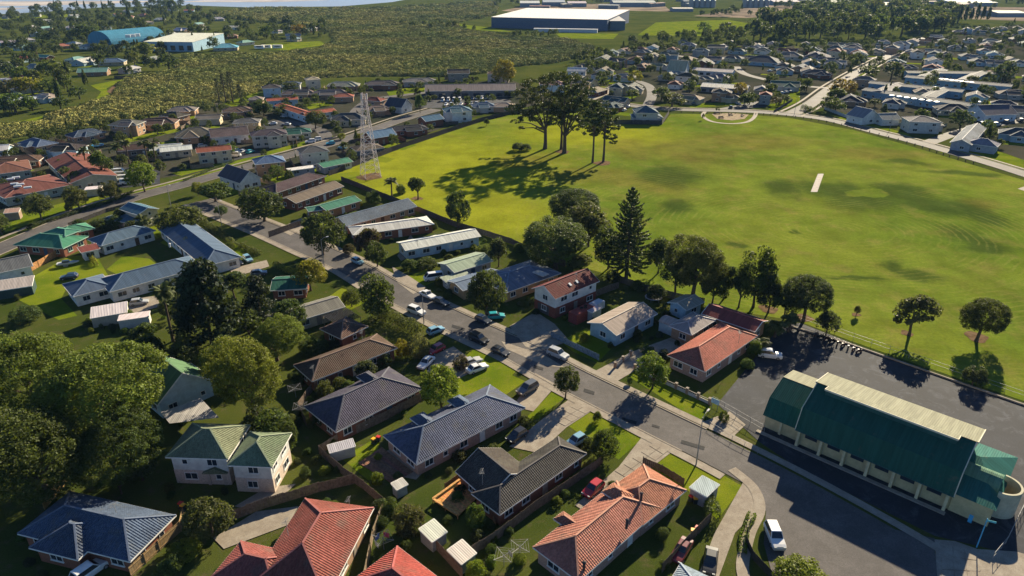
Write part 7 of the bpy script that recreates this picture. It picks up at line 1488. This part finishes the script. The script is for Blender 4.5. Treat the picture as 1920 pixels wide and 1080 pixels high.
# ------------------------------------------------------------------ only the 300 trees that show largest stay single; the rest is one distant wood
def shown(o):
    x, y, d = proj((o.location.x, o.location.y, 4)); return (-60 < x < 1980 and -40 < y < 1300) * max(o.dimensions.x, o.scale.x * 2) / d
sing = [o for o in TOP if o['category'] == 'tree' and o.type == 'MESH']; fix = len([o for o in TOP if o['category'] == 'tree']) - len(sing)
sing.sort(key=shown, reverse=True); rest = sing[290 - fix:]
Vv, Ff, Lv, Mi = [], [], [], []; off = 0
for o in rest:
    if shown(o) == 0: continue
    me = o.data; n = len(me.vertices); co = np.empty(n * 3, np.float32); me.vertices.foreach_get('co', co); co = co.reshape(-1, 3) * np.array(o.scale); a = o.rotation_euler.z; ca, sa = math.cos(a), math.sin(a)
    co = np.column_stack([co[:, 0] * ca - co[:, 1] * sa, co[:, 0] * sa + co[:, 1] * ca, co[:, 2]]) + np.array(o.location)
    nq = np.empty(len(me.polygons), np.float32); me.attributes['lv'].data.foreach_get('value', nq); k = int((np.array([p.material_index for p in me.polygons]) == 0).sum())
    Vv.append(co[:4 * k]); Lv.append(np.clip(nq[:k] * .8 + rnd.uniform(-.15, .3), 0, 1)); off += 4 * k
V = np.vstack(Vv); me = bpy.data.meshes.new('distant_trees'); me.vertices.add(len(V)); me.vertices.foreach_set('co', V.astype(np.float32).ravel()); me.loops.add(len(V)); me.loops.foreach_set('vertex_index', np.arange(len(V), dtype=np.int32)); me.polygons.add(len(V) // 4); me.polygons.foreach_set('loop_start', np.arange(0, len(V), 4, dtype=np.int32)); me.materials.append(LEAF); at = me.attributes.new('lv', 'FLOAT', 'FACE'); at.data.foreach_set('value', np.concatenate(Lv).astype(np.float32)); me.update(calc_edges=True)
for o in rest: TOP.remove(o); bpy.data.objects.remove(o)
new('distant_trees', me, color=(.035, .055, .017), label='small distant trees scattered between the far houses and skyline', cat='trees', kind='stuff')

# ------------------------------------------------------------------ labels: single out look-alikes by the landmark beside them
LAND = [(1072, 40, 'huge warehouse'), (240, 80, 'domed hall'), (335, 85, 'white hall'), (692, 270, 'lattice tower'), (1050, 240, 'field pines'), (1174, 450, 'Norfolk pine'), (1560, 180, 'orange autumn tree'), (1790, 155, 'upper school block'), (1710, 190, 'lower school block'), (570, 205, 'red courtyard block'), (60, 345, 'red-brown complex'), (880, 180, 'truck yard'), (1370, 222, 'playground'), (1213, 210, 'dark teal house'), (1735, 220, 'large cream house'), (1268, 122, 'A-frame house'), (1360, 168, 'long white roof'), (1608, 100, 'terracotta roof by the side road'), (1745, 130, 'red roof by the school'), (1205, 128, 'orange-tan roof'), (1433, 185, 'red-roofed white house'), (1825, 30, 'poplar row'), (170, 70, 'large dark bay tree'), (50, 170, 'yellow-green bay trees'), (105, 140, 'broad olive bay tree'), (50, 150, 'small red bay roof'), (560, 60, 'rusty tree on the point'), (500, 88, 'caravans'), (430, 160, 'casuarinas'), (165, 300, 'palm row'), (430, 260, 'pinkish gabled house'), (507, 268, 'verandah house'), (590, 300, 'grey two-storey house'), (858, 220, 'white house with teal roof'), (1530, 140, 'brown gable by the side road'), (1870, 200, 'white gable near the frame edge'), (1290, 50, 'big lawn'), (1560, 45, 'tall wood'), (1320, 12, 'left silos'), (1416, 12, 'right silos'), (1700, 15, 'wide cream shed'), (40, 30, 'bay shore'), (250, 265, 'grey two-storey garage house'), (345, 410, 'corner lawn'), (262, 470, 'U-shaped house'), (100, 450, 'emerald roof'), (478, 700, 'large bright tree'), (650, 680, 'brown tiled house'), (690, 750, 'dark slate house'), (850, 800, 'steel blue house'), (990, 890, 'dark brown tiled house'), (1150, 970, 'orange tiled house'), (1340, 650, 'terracotta house'), (1160, 600, 'pale blue gabled house'), (1060, 560, 'tall white house'), (1650, 850, 'green hall'), (160, 740, 'huge corner tree'), (420, 850, 'white house with green roof'), (180, 990, 'slate blue house'), (560, 1000, 'big red roof'), (830, 450, 'long white pale blue house'), (950, 520, 'blue steel roof'), (715, 410, 'blue-grey gabled house'), (1300, 490, 'yellow-topped tree'), (1900, 60, 'far corner houses'), (1000, 12, 'skyline sheds'), (1150, 97, 'teal far roof'), (1342, 95, 'two-storey fawn roof'), (1412, 92, 'far white roofs'), (1517, 95, 'grey-green far roof')]
ORD = ['', 'second ', 'third ', 'fourth ', 'fifth ', 'sixth ', 'seventh ', 'eighth ', 'ninth ', 'tenth ', 'eleventh ', 'twelfth ']
from collections import defaultdict
by = defaultdict(list)
for o in TOP:
    if o['category'] not in ('bollard', 'tyre'): by[o['label']].append(o)
again = defaultdict(list)
for lab, os_ in by.items():
    if len(os_) == 1: continue
    for o in os_:
        x, y, _ = proj((o.location.x, o.location.y, 0)); lx, ly, w = min(LAND, key=lambda q: (q[0] - x) ** 2 + ((q[1] - y) * 2.2) ** 2)
        dx, dy = x - lx, (y - ly) * 2.2
        rel = ('right of' if dx > 0 else 'left of') if abs(dx) > abs(dy) else ('behind' if dy < 0 else 'in front of')
        if len(lab.split()) < 2: lab = 'leafy ' + lab
        base = lab.replace(' across the field', '').replace(' in the trees by the bay', '').replace(' in the estate beside the mangroves', '')
        o['label'] = f'{base} {rel} the {w}'; again[o['label']].append((math.hypot(dx, dy), o))
for lab, os_ in again.items():
    os_.sort(key=lambda q: q[0])
    for k, (_, o) in enumerate(os_):
        if len(os_) > 1: o['label'] = (ORD[k] + 'nearest ' if k else 'nearest ') + lab if k < len(ORD) else lab
